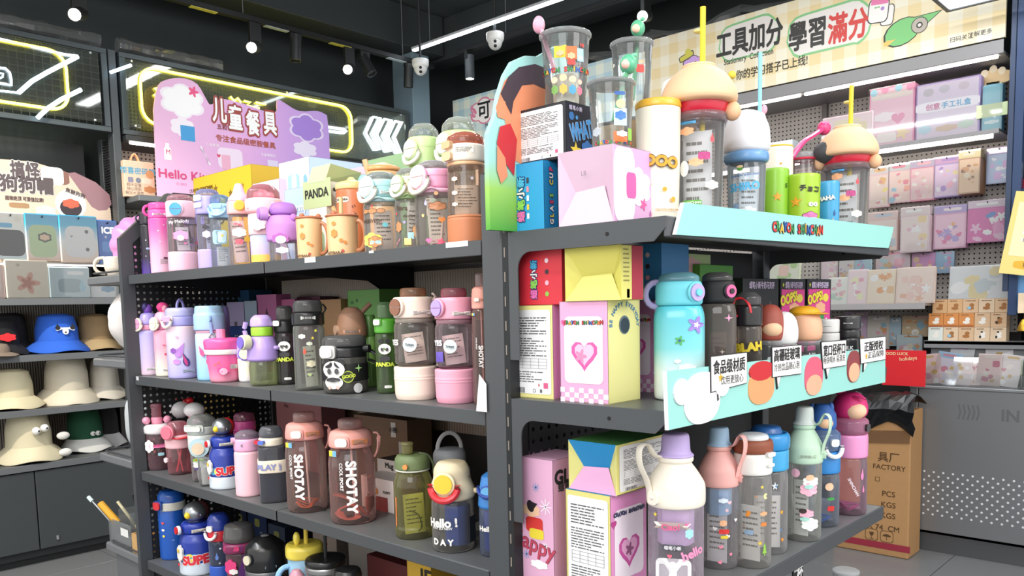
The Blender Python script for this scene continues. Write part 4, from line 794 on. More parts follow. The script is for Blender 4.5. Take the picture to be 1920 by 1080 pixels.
# ---- steel cash counter
XC, YC = -1.441, 4.762
ct = thing('cash_counter', 'brushed grey steel counter with a dotted perforation field and cut-out arrows', 'counter', (XC, YC, 0))
K_ = lambda g: setattr(g, 'xf', Matrix.Translation((-XC, -YC, 0))) or g
SS = M('#8d8f92', .36, .55, .04, 90, 0, .05)
def dots(u, v): return False
g = K_(G(SS)); g.box(XC+.045, .6, YC+.0, YC+.03, .12, .905, .002); g.obj('front_panel', ct)
g = K_(G(SS)); g.box(XC, XC+.04, YC, YC+.4, .10, .918, .003); g.obj('corner_post', ct)
g = K_(G(M('#9b9da0', .34, .5, .04, 90))); g.box(XC-.004, .6, YC-.004, 5.12, .905, .921, .003); g.obj('worktop', ct)
g = K_(G(M('#5d5f62', .45, .4))); g.box(XC+.02, .6, YC+.03, 5.1, 0, .12).box(XC+.0, XC+.05, YC+.005, 5.1, .0, .1); g.obj('plinth', ct)
g = K_(G(M('#7c7e81', .4, .4))); g.box(XC+.01, .58, YC+.03, 5.12, .1, .905); g.obj('cabinet_body', ct)
g = K_(G(M('#d7d9db', .5))); mp = lambda u, v, d=0: (u, YC-d, v)  # pale discs: light showing through the holes, put into the colour
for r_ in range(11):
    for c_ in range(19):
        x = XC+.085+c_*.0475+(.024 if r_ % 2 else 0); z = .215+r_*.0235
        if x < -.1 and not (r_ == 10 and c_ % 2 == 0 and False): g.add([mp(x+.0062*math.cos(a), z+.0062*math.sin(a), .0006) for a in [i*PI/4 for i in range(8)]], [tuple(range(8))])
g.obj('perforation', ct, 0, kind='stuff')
g = K_(G(M('#6b6d70', .5, .3)))
for k in range(5):
    x, z = -1.20+k*.022, .79
    deco(g, [([(0, .04), (.008, .04), (.018, 0), (.008, -.04), (0, -.04), (.01, 0)], x, z, 1, 1, M('#66686b', .5, .3))], mp)
text(g, M('#66686b', .5, .3), 'IN', mp, .085, -.955, .785, bold=.02, d=.0008); g.obj('cut_letters', ct, 0)
# riser with the little capybara boxes
rz = thing('display_riser', 'grey steel display riser standing on the counter under the small brown boxes', 'riser', (-1.43, 4.95, .921))
g = G(M('#8f9194', .4, .3)); g.box(0, 1.3, 0, .19, .215, .235, .002).box(0, 1.3, 0, .012, .195, .2349, .001); g.obj('top', rz); 
G(M('#7c7e81', .45, .3)).box(.03, 1.3, .03, .18, 0, .2149).obj('body', rz)
BXC = ['#d8b48c', '#d9ad7e', '#cfa678', '#e2c7a8', '#dcb893', '#e3cfb8']
rowL = ('bottom', 'middle', 'top'); rs = random.Random(11)
g6 = (('tan', 'bear'),)
bw = .0755
for r_ in range(3):
    for c_ in range(5):
        kind = ('plain brown animal', 'stacked animal', 'blue-bibbed animal', 'sitting animal', 'spotted animal')[c_] if r_ == 2 else ('pale mint lettering', 'blue-bibbed animal', 'sitting animal', 'dark-eyed animal', 'panda face')[c_] if r_ == 0 else ('white animal on orange', 'white cat on orange', 'white bear on orange', 'white duck', 'brown-capped animal')[c_]
        lab = 'small %s box, %s in the %s row on the counter riser' % (kind, ORD[c_], rowL[r_])
        x = -1.412+c_*bw*1.02+(.018 if r_ == 2 else 0); z = 1.156+r_*.0765
        t = thing('mystery_box', lab, 'box', (x, 4.96, z), 0, 'small animal boxes on the counter riser')
        body = '#d98f4f' if (r_ == 1 and c_ < 3) else '#dfe6df' if (r_ == 0 and c_ == 0) else rs.choice(BXC[:5])
        G(CARD(body)).box(0, bw, 0, bw, 0, .0755, .0012).obj('body', t, 0)
        g = G(INK('#fff')); mp = mapxz(bw/2, 0, 0)
        fur = '#a9713f' if 'brown' in kind or 'sitting' in kind or 'stacked' in kind or 'bibbed' in kind or 'spotted' in kind else '#f4efe6'
        it = [('cloud', 0, .026, .019, .016, fur), ('dot', .006, .042, .012, .011, fur)]
        if 'bib' in kind: it.append(('rr', -.006, .028, .009, .007, '#8fc3e0'))
        if 'dark' in kind or 'panda' in kind or 'capped' in kind: it += [('dot', .0, .05, .006, .005, '#3a302a'), ('dot', -.008, .024, .006, .008, '#3a302a')]
        if 'orange' in kind: it.append(('sq', 0, .006, .034, .005, '#b0683a'))
        deco(g, it, mp); rq = random.Random(c_+10*r_); lines(g, mp, -.025, .025, .064, 1, .01, .004, rq, '#6b4b33')
        g.obj('print', t, 0)
# acrylic bin of charm packets on the counter
ab = thing('acrylic_bin', 'clear acrylic bin holding pink charm packets on the counter', 'bin', (-1.42, 4.775, .921)); A = CL('#eef4f6', .10, .25)
for nm, q in (('front_wall', (0, .56, 0, .004, 0, .07)), ('side_wall', (0, .004, .0045, .03, 0, .17)), ('side_wall', (.556, .56, .0045, .03, 0, .17)), ('divider', (.5, .503, .0045, .03, 0, .15)), ('base', (.0045, .4995, .0045, .03, 0, .002))): G(A).box(*q).obj(nm, ab, 0)
labs = ('pink charm packet with a gold card lying leftmost in the acrylic bin', 'blue-topped charm packet with a gold card near the left of the acrylic bin', 'pink and white charm packet with a ball, leaning low in the middle of the bin', 'narrow pink charm packet tucked in the middle of the acrylic bin', 'upright pink charm packet with red cherries and a white ball in the bin', 'clear crinkled charm packet at the right end of the acrylic bin', 'clear charm packet standing behind the blue-topped one', 'tall clear charm packet standing behind the cherry packet')
for i, (lab, x, w, h, lean, col) in enumerate(zip(labs, (-1.36, -1.30, -1.215, -1.155, -1.085, -1.0, -1.255, -1.05), (.11, .12, .09, .07, .11, .10, .12, .13), (.17, .18, .15, .15, .17, .17, .215, .23), (.3, .28, .25, .25, .1, .2, .12, .10), ('#f3d3d3', '#dcd5e4', '#f3e3e4', '#f5dcd9', '#f6e0dd', '#ece3e4', '#e4e6ea', '#e9e6e8'))):
    yy = 4.812+(.025 if i < 6 else .10)+i*.006
    t = packet(lab, x-w/2, x+w/2, .924, .924+h, yy, col, '#9cc6e6' if i == 1 else col, [col, '#d98aa0', '#fff', '#f7efe9', '#d8b56a'], .008, 2, None, lean, n=6, mo=('dot', 'heart', 'rr'), name='charm_packet', cat='charm packet')
    t.rotation_euler.y = (-.12, .15, .05, -.04, .03, .12, .1, -.06)[i]
gb = thing('green_display_tray', 'pale green card tray of small bottles at the right end of the counter', 'display tray', (-.905, 4.79, .921))
g = G(CARD('#cfe0b4')); g.box(0, .26, 0, .006, 0, .07).box(0, .006, 0, .14, 0, .07).box(0, .26, .134, .14, 0, .31).box(.254, .26, 0, .14, 0, .07).box(0, .26, 0, .14, 0, .004); g.obj('tray', gb, 0)
g = G(INK('#fff')); text(g, INK('#6f8f4a'), 'PLANT', mapxz(.06, .19, .134), .03, bold=.02, d=.002); deco(g, [('rr', .05, .235, .035, .012, '#9fbf6f')], mapxz(0, 0, .134)); g.obj('print', gb, 0)
for i in range(4):
    t = thing('perfume_vial', 'tiny gold-capped green vial in the green tray, %s from the front corner' % ORD[i], 'vial', (-.885+.036*i, 4.83+.012*(i % 2), .9251), 0, 'vials in the green tray')
    G(CL('#7fbf4f', .35, .8)).box(-.011, .011, -.011, .011, 0, .06, .002).obj('glass', t); G(MET('#c9a14a')).lathe([(0, .0601), (.009, .0601), (.009, .09), (0, .09)], 12).obj('cap', t)
# red card and carton with the black bag
x0, x1, y0 = -1.715, -1.366, 4.548
bx = thing('shipping_carton', 'large brown shipping carton with printed symbols standing beside the steel counter', 'carton', (x1, y0, 0))
KR = M('#b58a5c', .75, 0, .12, 40, 0, .08); H = .80
G(KR).box(x0-x1-.05, 0, 0, .2, 0, H, .006).obj('carton_body', bx)
g = G(KR); mp = mapxz(0, 0, 0); g.prism([(x0-x1-.05, H-.14), (-.002, H-.14), (-.002, H-.0), (x0-x1-.05, H-.0)], mp, .0005, .003); g.obj('flap', bx, 0)
g = G(CL('#d9b98a', .2, .5)); g.add([mp(x0-x1-.05, H-.20, .004), mp(0, H-.17, .004), mp(0, H-.10, .004), mp(x0-x1-.05, H-.13, .004)], [(0, 1, 2, 3)]); g.obj('packing_tape', bx, 0)
g = G(INK('#fff')); BI = '#5a4128'
for s_, u, v, sz in (('具厂', -.11, .545, .058), ('FACTORY', -.105, .49, .038), ('PCS', -.105, .345, .042), ('KGS', -.105, .285, .042), ('KGS', -.105, .225, .042), ('X 74  CM', -.13, .155, .042)): text(g, INK(BI), s_, mp, sz, u, v, bold=.01, d=.0035 if v > .6 else .001)
deco(g, [('sq', -.165, .42, .012, .012, BI), ('sq', -.165, .42, .009, .009, M('#b58a5c', .75)), ('sq', 0-.19, .025+.03, .2, .018, '#9c3043'), ('rr', -.11, -.0+.108, .034, .032, BI), ('rr', -.11, .108, .031, .029, M('#b58a5c', .75)), ('rr', -.19, .108, .034, .032, BI), ('rr', -.19, .108, .031, .029, M('#b58a5c', .75)),
    ([(math.cos(i*PI/10), math.sin(i*PI/10)) for i in range(11)], -.11, .108, .022, .014, BI), ('sq', -.11, .1, .0015, .012, BI), ([(math.cos(i*PI/10), -math.sin(i*PI/10)) for i in range(11)], -.19, .122, .012, .022, BI), ('sq', -.19, .095, .0015, .01, BI), ('sq', -.19, .086, .01, .0015, BI)], mp, .001)
g.obj('print', bx, 0)
g = G(M('#101113', .28, 0, .0)); rs = random.Random(5); vs = []; N_, K2 = 15, 9      # black bag slumped over the carton top
for i in range(N_):
    for j in range(K2):
        u = -.42+.44*i/(N_-1); v = j/(K2-1)
        if v < .45: p = (u, -.005-.035*math.sin(PI*min(1, v/.45)*.5)-.0, H+.03-.18*(1-v/.45)*(0.5+.5*math.sin(u*9+1)**2)-.0)
        else: p = (u, -.03+.2*(v-.45)/.55, H+.03+.06*math.sin(PI*(v-.45)/.55))
        vs.append((p[0]+rs.uniform(-.01, .01), p[1]-abs(rs.uniform(0, .012)), p[2]+rs.uniform(-.006, .014)))
g.add(vs, [(i*K2+j, (i+1)*K2+j, (i+1)*K2+j+1, i*K2+j+1) for i in range(N_-1) for j in range(K2-1)])
bg = g.obj('black_bag', None, 0, loc=(x1, y0, 0)); bg['label'] = 'crumpled black plastic bag slumped over the top of the shipping carton'; bg['category'] = 'plastic bag'
md = bg.modifiers.new('t', 'SOLIDIFY'); md.thickness = .004
x0, x1c, z0, z1 = -1.555,-1.334,1.024,1.117
t = thing('red_card', 'red card with pale greeting lettering propped on the black bag beside the counter', 'card', ((x0+x1c)/2, 4.66, z0)); w = x1c-x0; h = z1-z0
G(CARD('#d8232c')).box(-w/2, w/2, 0, .004, -.10, h, .0005).obj('card_sheet', t, 0)
g = G(INK('#fff')); text(g, INK('#f5d9a8'), 'GOOD LUCK', mapxz(0, 0, 0), .022, -w*.2, h*.8, bold=.015); text(g, INK('#f5d9a8'), 'holidays', mapxz(0, 0, 0), .028, w*.1, h*.5, bold=.005, rot=.12); g.obj('print', t, 0)
# blue shelving at the right edge of the picture
bs = thing('blue_shelving', 'blue framed shelving with dark back at the right picture edge', 'shelving unit', (-.96, 4.76, .921))
BLU = M('#2f4468', .4, .2); D_ = lambda g: setattr(g, 'xf', Matrix.Translation((.96, -4.76, -.921))) or g
g = D_(G(BLU)); g.box(-.985, -.945, 4.755, 4.80, 1.3, 3.3, .002); g.obj('upright', bs)
g = D_(G(M('#2f7fd0', .5))); g.box(-.945, .3, 4.80, 4.82, 2.70, 3.3); g.obj('blue_panel', bs)
g = D_(G(BLU)); g.box(-.945, .3, 4.755, 4.82, 2.655, 2.70, .002); g.obj('crossbar', bs)
g = D_(G(M('#14161a', .6))); g.box(-.98, .3, 5.1, 5.13, 1.2, 2.66); g.obj('back_panel', bs)
for zz in (2.31, 1.93, 1.4): g = D_(G(M('#2b3a5c', .45, .2))); g.box(-.98, .3, 4.78, 5.1, zz-.02, zz, .002); g.obj('shelf', bs)
g = D_(G(M('#6fa6dc', .5))); g.box(-.945, .2, 4.77, 4.776, 1.32, 1.56); g.obj('blue_card', bs)
t = thing('toy_box', 'white and yellow toy box on the blue shelving at the right picture edge', 'box', (-.945, 4.80, 2.31)); G(CARD('#efe9df')).box(0, .16, 0, .08, 0, .125, .003).obj('body', t); g = G(INK('#fff')); deco(g, [('rr', .06, .065, .04, .045, '#e9c34f'), ('cloud', .065, .06, .03, .03, '#8fb9dc')], mapxz(0, 0, 0)); g.obj('print', t, 0)
t = thing('toy_tray', 'red and white toy tray on the blue shelving above the yellow card', 'tray', (-.945, 4.80, 1.93)); G(CARD('#c9303f')).box(0, .2, 0, .1, 0, .05, .004).obj('tray', t); G(CARD('#f0eef0')).box(.004, .19, .003, .09, .0501, .13, .008).obj('insert', t)
for i in range(3): G(SF('#dfe6f2')).ball((.04+.05*i, -.006, .09), .022, 12).obj('bead', t)
x, z = -.93, 1.86
t = thing('price_card', 'yellow hanging card with rows of printed characters at the right picture edge', 'sign', (-.935, 4.66, 1.50)); t.rotation_euler = (0, .16, 0)
G(CARD('#f2d784')).box(-.075, .2, 0, .003, 0, .40, .001).obj('card_sheet', t, 0); g = G(INK('#fff')); mp = mapxz(0, 0, 0)
deco(g, [('sq', .06, .22, .11, .13, '#f8e9b8'), ('rr', .1, .05, .12, .02, '#e6b43c')]+[('sq', .02, .31-.035*i, .03, .009, '#fbf3dc') for i in range(5)], mp)
for i, s_ in enumerate(('活动', '店铺', '副店', '导购', '理货')): text(g, INK('#5a4a2a'), s_, mp, .022, .02, .31-.035*i, d=.002)
text(g, INK('#5a3f1a'), '联系方', mp, .026, .06, .05, d=.002); g.obj('print', t, 0)
t = thing('keychain', 'golden charm keychain hanging at the right picture edge by the counter boxes', 'keychain', (-.905, 4.735, 1.22)); G(MET('#d2a63c')).lathe(rnd_prof([(0, 0), (.03, 0), (.024, .03), (.01, .06), (0, .06)], .006), 14).obj('charm', t); G(CARD('#f2d9b8')).box(-.03, .03, 0, .003, .09, .19, .001).obj('backing_card', t, 0); G(MET('#c9a14a')).tube([(0, 0, .06), (0, 0, .1), (0, .0, .2), (0, .04, .21)], .002, 6).obj('chain', t)
# ---------------------------------------------------------------- drink bottles on the long side, top shelf
B = bottle; zt = 1.54
def clear_body(mat, z1, z0=0., top=.92): return ('body', mat, [(.94, z0), (.97, z0+.03), (.97, z1-.06), (top, z1)], {'rd': .12})
# slim thermoses at the left end
B('thermos_flask', 'thermos flask', 'slim black to purple thermos with a side loop, leftmost on the top shelf', (-2.994,1.3,0.027,1.54,0.226), [
    ('body', GR([(0, '#5a3fa0'), (.35, '#2c2436'), (1, '#1c1b1f')]), [(.95, 0), (1, .02), (1, .78), (.92, .80)]), ('lid', P('#2a2630'), [(.9, .80), (.95, .82), (.95, .98), (.85, 1)])],
  [('ear', P('#2b2638'), -80, .90, .36, .12, 1.0), ('deco', -10, [('cloud', .1, .42, .28, .24, '#9fb0d8'), ('star', -.2, .3, .12, .12, '#c9b9ea'), ('heart', .3, .2, .1, .1, '#d9cdf2'), ('dot', -.1, .55, .08, .08, '#e9e6f5')])])
B('thermos_flask', 'thermos flask', 'pink ombre thermos with a ring loop, second from the left on the top shelf', (-2.886,1.3,0.04,1.54,0.248), [
    ('body', GR([(0, '#f6c3d8'), (.4, '#f3b0cf'), (.8, '#ea6ab0'), (1, '#e65aa8')]), [(.95, 0), (1, .02), (1, .76), (.98, .78)]), ('collar', P('#e85fac'), [(.99, .78), (.99, .88), (.93, .90)]), ('lid', P('#e4509f'), [(.9, .90), (.93, .91), (.93, .985), (.82, 1)])],
  [('ear', P('#e4509f'), -85, .89, .36, .12, .95), ('note', '#f0d5e0', -5, .83, 1.1, .22), ('note', '#f6c8dc', 12, .17, .9, .5), ('deco', 0, [('heart', -.2, .6, .09, .09, '#f9dcea'), ('heart', .25, .68, .07, .07, '#f9dcea'), ('heart', -.1, .45, .07, .07, '#f9dcea'), ('rr', .3, .22, .22, .07, '#4a2038')])])
B('drinking_bottle', 'bottle', 'clear drinking bottle with pale pink lid and a blue two-part button', (-2.717,1.295,0.047,1.54,0.257), [
    clear_body(CL('#fbeaf0', .1, .6), .70, .24), ('base_cup', SF('#f2bfd2'), [(.96, 0), (1, .02), (1, .24), (.96, .26)], {'flute': (8, .03), 'rd': .05}), ('lid', P('#f4c3d2'), [(.95, .70), (1, .72), (1, .90), (.9, .92)]), ('clear_cap', CL('#f6c3d4', .25, .7), [(.9, .92), (.86, .97), (.6, 1)])],
  [('button', P('#3f9fcb'), -18, .80, .42, .12, P('#f4c3d2'), 2), ('tag', 'badge', SF('#efa6d0'), 'cloud', -5, .46, .55, .62, .05), ('deco', -5, [('dot', .0, .43, .24, .2, '#f6e3ea'), ('heart', .3, .36, .12, .12, '#e77fb4')], 1.07), ('text', '#fdf4f8', 'My Melody', -10, .635, .32, .02, .1), ('leaf', M('#cfe0e6', .7), 20, .28, .9, .3, .05)])
B('drinking_bottle', 'bottle', 'small clear bottle with a silver latch and a dark winged badge', (-2.738,1.35,0.035,1.54,0.246), [
    clear_body(CL('#e3dcf2', .12, .7), .66), ('lid', P('#9f95dc'), [(.95, .66), (1, .68), (1, .85), (.8, .90)])],
  [('latch', P('#e3e6ec'), -20, .80, .9, .62, .12, P('#aab4e6')), ('tag', 'badge', SF('#a892cf'), 'cloud', -10, .42, .75, .8, .05), ('tag', 'badge', SF('#33303a'), 'drop', -28, .48, .35, .6, .08), ('deco', 0, [('dot', .15, .40, .16, .16, '#e24f86')], 1.1), ('straw', P('#cfc8ea'), .1, 0, .05, -.1, .2, .66, .07)])
B('drinking_bottle', 'bottle', 'clear bottle with lavender sparkling lid and fluted lavender base cup', (-2.535,1.3,0.038,1.54,0.256), [
    clear_body(CL('#e8e4fb', .1, .6), .68, .23), ('base_cup', SF('#b3a3e8'), [(.96, 0), (1, .02), (1, .23), (.96, .25)], {'flute': (8, .03), 'rd': .05}), ('lid', P('#a79ee0'), [(.96, .68), (1.02, .70), (1.04, .89), (.95, .91)]), ('clear_cap', CL('#c3c2f3', .3, .7), [(.96, .91), (.92, .97), (.55, 1)])],
  [('latch', P('#dfe2e6'), -52, .88, .8, .50, .16), ('latch', P('#d6d9de'), -52, .79, .8, .40, .15), ('tag', 'badge', SF('#d9cdf0'), 'cloud', -12, .43, .4, .5, .05), ('tag', 'badge', SF('#37333f'), 'cloud', -14, .52, .3, .28, .08), ('text', '#5a5570', 'Kuromi', -5, .62, .30, .02, 0), ('leaf', M('#d6dbe9', .7), 30, .26, .9, .3, .0)])
B('drinking_bottle', 'bottle', 'clear bottle with light blue flip lid, bail and a pale blue pocket badge', (-2.484,1.315,0.036,1.54,0.234), [
    clear_body(CL('#e4f0f8', .12, .6), .68), ('lid', P('#a7cdec'), [(.95, .68), (1.0, .70), (1.0, .84), (.85, .88)]), ('clear_cap', CL('#9cc8ea', .3, .7), [(.85, .88), (.8, .97), (.5, 1)])],
  [('bail', P('#9cc6ea'), -18, .82, .72, .11), ('latch', P('#8fbfe8'), -18, .84, .75, .42, .12), ('tag', 'badge', SF('#a3c6d6'), 'rr', -10, .42, .62, .62, .06), ('deco', -4, [('star', .12, .44, .17, .17, '#e8c84f'), ('rr', .1, .42, .34, .5, '#b9d6e2')][::-1], 1.08), ('leaf', M('#e6d6e2', .7), 15, .04, 1.1, .26, 0)])
B('drinking_bottle', 'bottle', 'bottle with a pink nipple-shaped cap and a round yellow button', (-2.336,1.3,0.037,1.54,0.252), [
    clear_body(CL('#f9e3e3', .12, .7), .62), ('lid', P('#f2b0b0'), [(.95, .62), (1.0, .64), (1.0, .77), (.9, .78)]), ('nipple_cap', SF('#eebcd4'), [(.92, .78), (.85, .82), (.5, .88), (.33, .97), (.2, 1)])],
  [('button', P('#f0b93a'), 0, .72, .36, .14, P('#f3c557')), ('tag', 'badge', SF('#f6f2ee'), 'cloud', -8, .40, .62, .62, .05), ('deco', -8, [('flower', .1, .49, .2, .12, '#e4566d'), ('flower', -.2, .50, .2, .12, '#e4566d'), ('rr', 0, .29, .3, .2, '#e05a6a')], 1.08), ('tag', 'badge', SF('#eec04a'), 'cloud', 30, .32, .3, .42, .06), ('leaf', M('#e3dede', .7), 10, .05, 1.1, .5, .1), ('straw', P('#f4a3a8'), 0, .3, .05, .1, .2, .6, .06)])
B('drinking_bottle', 'bottle', 'bottle with a pink crystal-clear dome lid and pink ribbon-shaped cover', (-2.221,1.315,0.054,1.54,0.237), [
    ('body', CL('#f5efee', .15, .5), [(.78, 0), (.8, .03), (.8, .55), (.76, .6)]), ('label_sleeve', GR([(0, '#f0c35a'), (.25, '#efc25d'), (.3, '#c9b7e0'), (1, '#bfcbe8')]), [(.805, .03), (.805, .36)], {'open': 1}), ('silicone_sleeve', SF('#f3c8cf'), [(.82, .36), (.86, .38), (.86, .6), (.8, .64)], {'flute': (10, .03)}), ('lid', P('#f4bfc6'), [(.9, .63), (1.0, .66), (1.0, .80), (.9, .82)]), ('clear_dome', CL('#f4a9b8', .3, .8), [(.92, .82), (.85, .92), (.5, .99), (0, 1)])],
  [('latch', P('#f3b6c0'), -15, .73, 1.5, .34, .08, P('#f6cdd2')), ('tag', 'badge', SF('#f6dde0'), 'cloud', -20, .47, .42, .45, .12), ('deco', -5, [('heart', -.25, .5, .12, .12, '#ef9fb0'), ('star', .25, .46, .16, .16, '#fbf3f2')], .96)])
B('lidded_cup', 'cup', 'purple soft cup with a swivel cap, a round knob and a small purple figure badge', (-2.085,1.295,0.05,1.54,0.171), [
    ('body', CL('#efeaf4', .14, .5), [(.8, 0), (.86, .03), (.86, .34), (.8, .38)]), ('shell', SF('#c58ad6'), [(.86, .33), (.97, .36), (.98, .62), (.86, .74), (.7, .77)]), ('cap', SF('#a873c6'), [(.62, .77), (.78, .79), (.78, .88), (.6, .97), (0, 1)])],
  [('button', SF('#b884d2'), -75, .79, .3, .42, SF('#c493da')), ('ball', 'ear_stub', SF('#b779cb'), .7, .55, .72, .16, .2, .22), ('tag', 'badge', SF('#b565b9'), 'cloud', -12, .37, .48, .5, .1), ('deco', -10, [('dot', 0, .35, .3, .22, '#f1e9ee')], 1.11), ('tag', 'badge', SF('#f0eaef'), 'cloud', -8, .18, .36, .3, .1), ('straw', P('#cfd3da'), .3, .3, .03, .3, .1, .34, .04)])
# capybara mugs
def mug(label, at, tall, body='#f0c695', rim='#b9714f', spoon=True, turn=0, han=66):
    t = B('lidded_mug', 'mug', label, at, [('body', P(body), [(.90, 0), (.95, .02), (1, .88), (.98, .90)]), ('lid', P(rim), [(1.0, .88), (1.08, .895), (1.08, .93), (.7, .95), (.62, .945)])],
      [('handle', P('#c4825c'), han, .12, .80, .62, .15), ('ball', 'lid_ear', P(rim), .5, -.5, .96, .2, .2, .18), ('ball', 'lid_ear', P(rim), .1, .75, .96, .2, .2, .18), ('deco', -38, [('cloud', .1, .5, .24, .44, '#dc8f47'), ('dot', .1, .72, .15, .13, '#dc8f47'), ('dot', .55, .34, .13, .12, '#e7893a'), ('dot', .8, .3, .11, .1, '#e7893a'), ('flower', .62, .11, .13, .13, '#c9443c')]), ('text', '#5a4030', 'CAPYBARA', -38, .07, .26, .03, 0)]+
      ([('straw', P('#e7c795'), .35, -.05, .9, .5, -.02, 1.32, .13), ('strap', 'spoon_stub', P('#e3b77f'), [(.1, -.35, .9), (.1, -.5, 1.08), (.12, -.55, 1.12)], .14, 1)] if spoon else []), turn)
    return t
mug('cream lidded mug with brown handle and orange animal print, smaller of the two', (-1.95,1.29,0.035,1.54,0.123), 0, '#efc493', spoon=False)
mug('cream lidded mug with brown handle, print and upright wooden spoon, larger of the two', (-1.803,1.295,0.041,1.54,0.115), 0)
# flip-lid tumblers with big round buttons
def flip(label, at, lid, ring, tint, decos, dome=True, z0=.66, extra=(), turn=0, hi='#efe9df', lo=None, a=-50):
    return B('flip_lid_bottle', 'bottle', label, at, [('body', CL(tint, .12, .4), [(.94, 0), (.98, .03), (.98, .58), (.9, .62)], {'rd': .2}), ('carry_ring', P(lo or ring), [(.9, .61), (.98, .625), (.98, .655), (.88, .67)]), ('lid', P(lid), [(.86, .67), (.94, .685), (.95, .80), (.97, .805), (.97, .87), (.9, .885)]), ('clear_dome', CL('#eef4f2', .2, .3), [(.88, .885), (.84, .94), (.55, .985), (0, 1)])],
      [('button', P(hi), a, .79, .46, .14, P(ring), 2), ('bail', P(hi), a, .765, .62, .12), ('strap', 'ring_tab', P(lo or ring), [(1.0*math.cos(math.radians(a+25)), 1.0*math.sin(math.radians(a+25)), .635), (1.12*math.cos(math.radians(a+40)), 1.12*math.sin(math.radians(a+40)), .66), (1.0*math.cos(math.radians(a+58)), 1.0*math.sin(math.radians(a+58)), .635)], .07, .7)]+list(extra)+list(decos), turn)
CAP = '#c48a5c'; CAPD = '#6b4429'
flip('light blue flip-lid bottle with brown animal print and yellow lower print', (-1.653,1.31,0.048,1.54,0.202), '#a9d6dc', '#bfe0e4', '#f6efe8', [('deco', -30, [('cloud', -.45, .50, .26, .22, CAPD), ('cloud', -.45, .50, .22, .18, CAP), ('cloud', 0, .50, .28, .24, CAPD), ('cloud', 0, .50, .25, .2, CAP), ('cloud', .45, .50, .26, .22, CAPD), ('cloud', .45, .50, .22, .18, CAP), ('drop', 0, .56, .08, .08, '#d8473f'), ('cloud', -.1, .15, .62, .62, '#f2dc6a'), ('cloud', .1, .13, .45, .5, CAPD), ('cloud', .1, .13, .41, .46, CAP), ('rr', .12, .12, .3, .09, '#a8d4ea'), ('dot', .65, .33, .14, .12, '#6db9c4')]), ('text', '#4a3526', 'ARRIVED!', -35, .38, .27, .03, 0), ('leaf', M('#f2c7ae', .7), 20, .04, 1.0, .48, .05), ('note', '#dfeef0', 20, .72, .9, .2)])
flip('cream and green flip-lid bottle with black lettering and shopping animals', (-1.549,1.315,0.039,1.54,0.199), '#e3e2b8', '#a8c48a', '#f4efe6', [('text', '#4a3526', 'bara', -30, .50, .42, .03, -.08), ('text', '#4a3526', 'shoppers', 0, .40, .26, .02, 0), ('deco', -20, [('cloud', -.5, .28, .3, .6, CAPD), ('cloud', -.5, .28, .26, .56, CAP), ('cloud', .62, .22, .26, .7, CAPD), ('cloud', .62, .22, .22, .66, '#dba876'), ('sq', .12, .10, .24, .24, CAPD), ('sq', .12, .10, .21, .21, '#efd98a'), ('sq', .32, .17, .18, .2, '#a9d6dc'), ('star', -.05, .33, .13, .13, '#b9a3dc'), ('drop', -.62, .44, .1, .1, '#d8473f'), ('bone', -.55, .1, .2, .1, '#e87f9a', .8)]), ('leaf', M('#efe0d0', .7), 25, .04, .9, .5, -.05)], lo='#a8c48a')
flip('pink flip-lid bottle with a brown animal print, largest pink lid on the top shelf', (-1.47,1.325,0.05,1.54,0.207), '#f0aacb', '#f3bfd6', '#f8f2ea', [('deco', 0, [('cloud', .1, .46, .48, .36, CAPD), ('cloud', .1, .46, .44, .32, '#c08560'), ('dot', .05, .575, .13, .16, '#4a3030'), ('dot', .05, .60, .1, .09, '#d9a878'), ('heart', .28, .31, .19, .17, '#e38f4f'), ('heart', -.35, .08, .15, .15, '#e872a8'), ('flower', .2, .06, .22, .2, '#e66a88'), ('drop', -.45, .5, .1, .13, '#b9b4e6'), ('star', -.6, .36, .11, .11, '#f4d68a')]), ('straw', P('#f3ded8'), .3, .2, .03, .0, .4, .5, .06), ('leaf', M('#f3e3c8', .7), 25, .04, .9, .46, .05), ('ribbon', P('#f08fb8'), .02, 7, .09)], lo='#f3bfd6')
B('tall_tumbler', 'bottle', 'tall orange-lidded tumbler with printed paper inside and fluted brown base cup', (-1.368,1.33,0.045,1.54,0.254), [
    ('body', CL('#f6dcc6', .12, .7), [(.92, .26), (.96, .28), (.96, .70), (.92, .72)]), ('base_cup', SF('#c97f58'), [(.96, 0), (1, .02), (1, .23), (.97, .245), (1, .25), (.96, .27)], {'flute': (9, .025), 'rd': .04}), ('collar', P('#e7b58c'), [(.97, .70), (.97, .735)]), ('lid', P('#f1e6da'), [(.95, .735), (1, .75), (1, .88), (.95, .89)]), ('clear_cap', CL('#e8814f', .35, .9), [(.96, .89), (.93, .96), (.6, 1)])],
  [('latch', P('#e9bd92'), -58, .88, .62, .36, .24), ('latch', P('#efc7a0'), -58, .78, .62, .42, .22), ('note', '#f3efe9', -5, .83, 1.0, .3), ('text', '#4a3526', 'BARA!', -35, .665, .3, .04, 0), ('deco', -35, [('cloud', 0, .58, .22, .22, CAPD), ('cloud', 0, .58, .19, .19, '#f4e0cc'), ('cloud', 0, .46, .22, .22, CAPD), ('cloud', 0, .46, .19, .19, '#f4e0cc'), ('cloud', .0, .36, .22, .2, CAPD), ('cloud', 0, .36, .19, .17, '#f4e0cc'), ('star', .9, .58, .12, .12, '#d9d0e0')]), ('leaf', M('#dfe3e4', .7), 8, .28, 1.3, .26, 0)])
zb = .20
flip('green flip-lid bottle with black lettering raised behind the pink-lidded one', (-1.669,1.47,0.046,1.54,0.347), '#bfd79a', '#c9dca9', '#f3efe2', [('text', '#4a3526', 'ybara', -25, .545, .5, .03, -.08), ('leaf', M('#f2c9b4', .7), -20, .3, .9, .25, 0)], lo='#b4d08c')
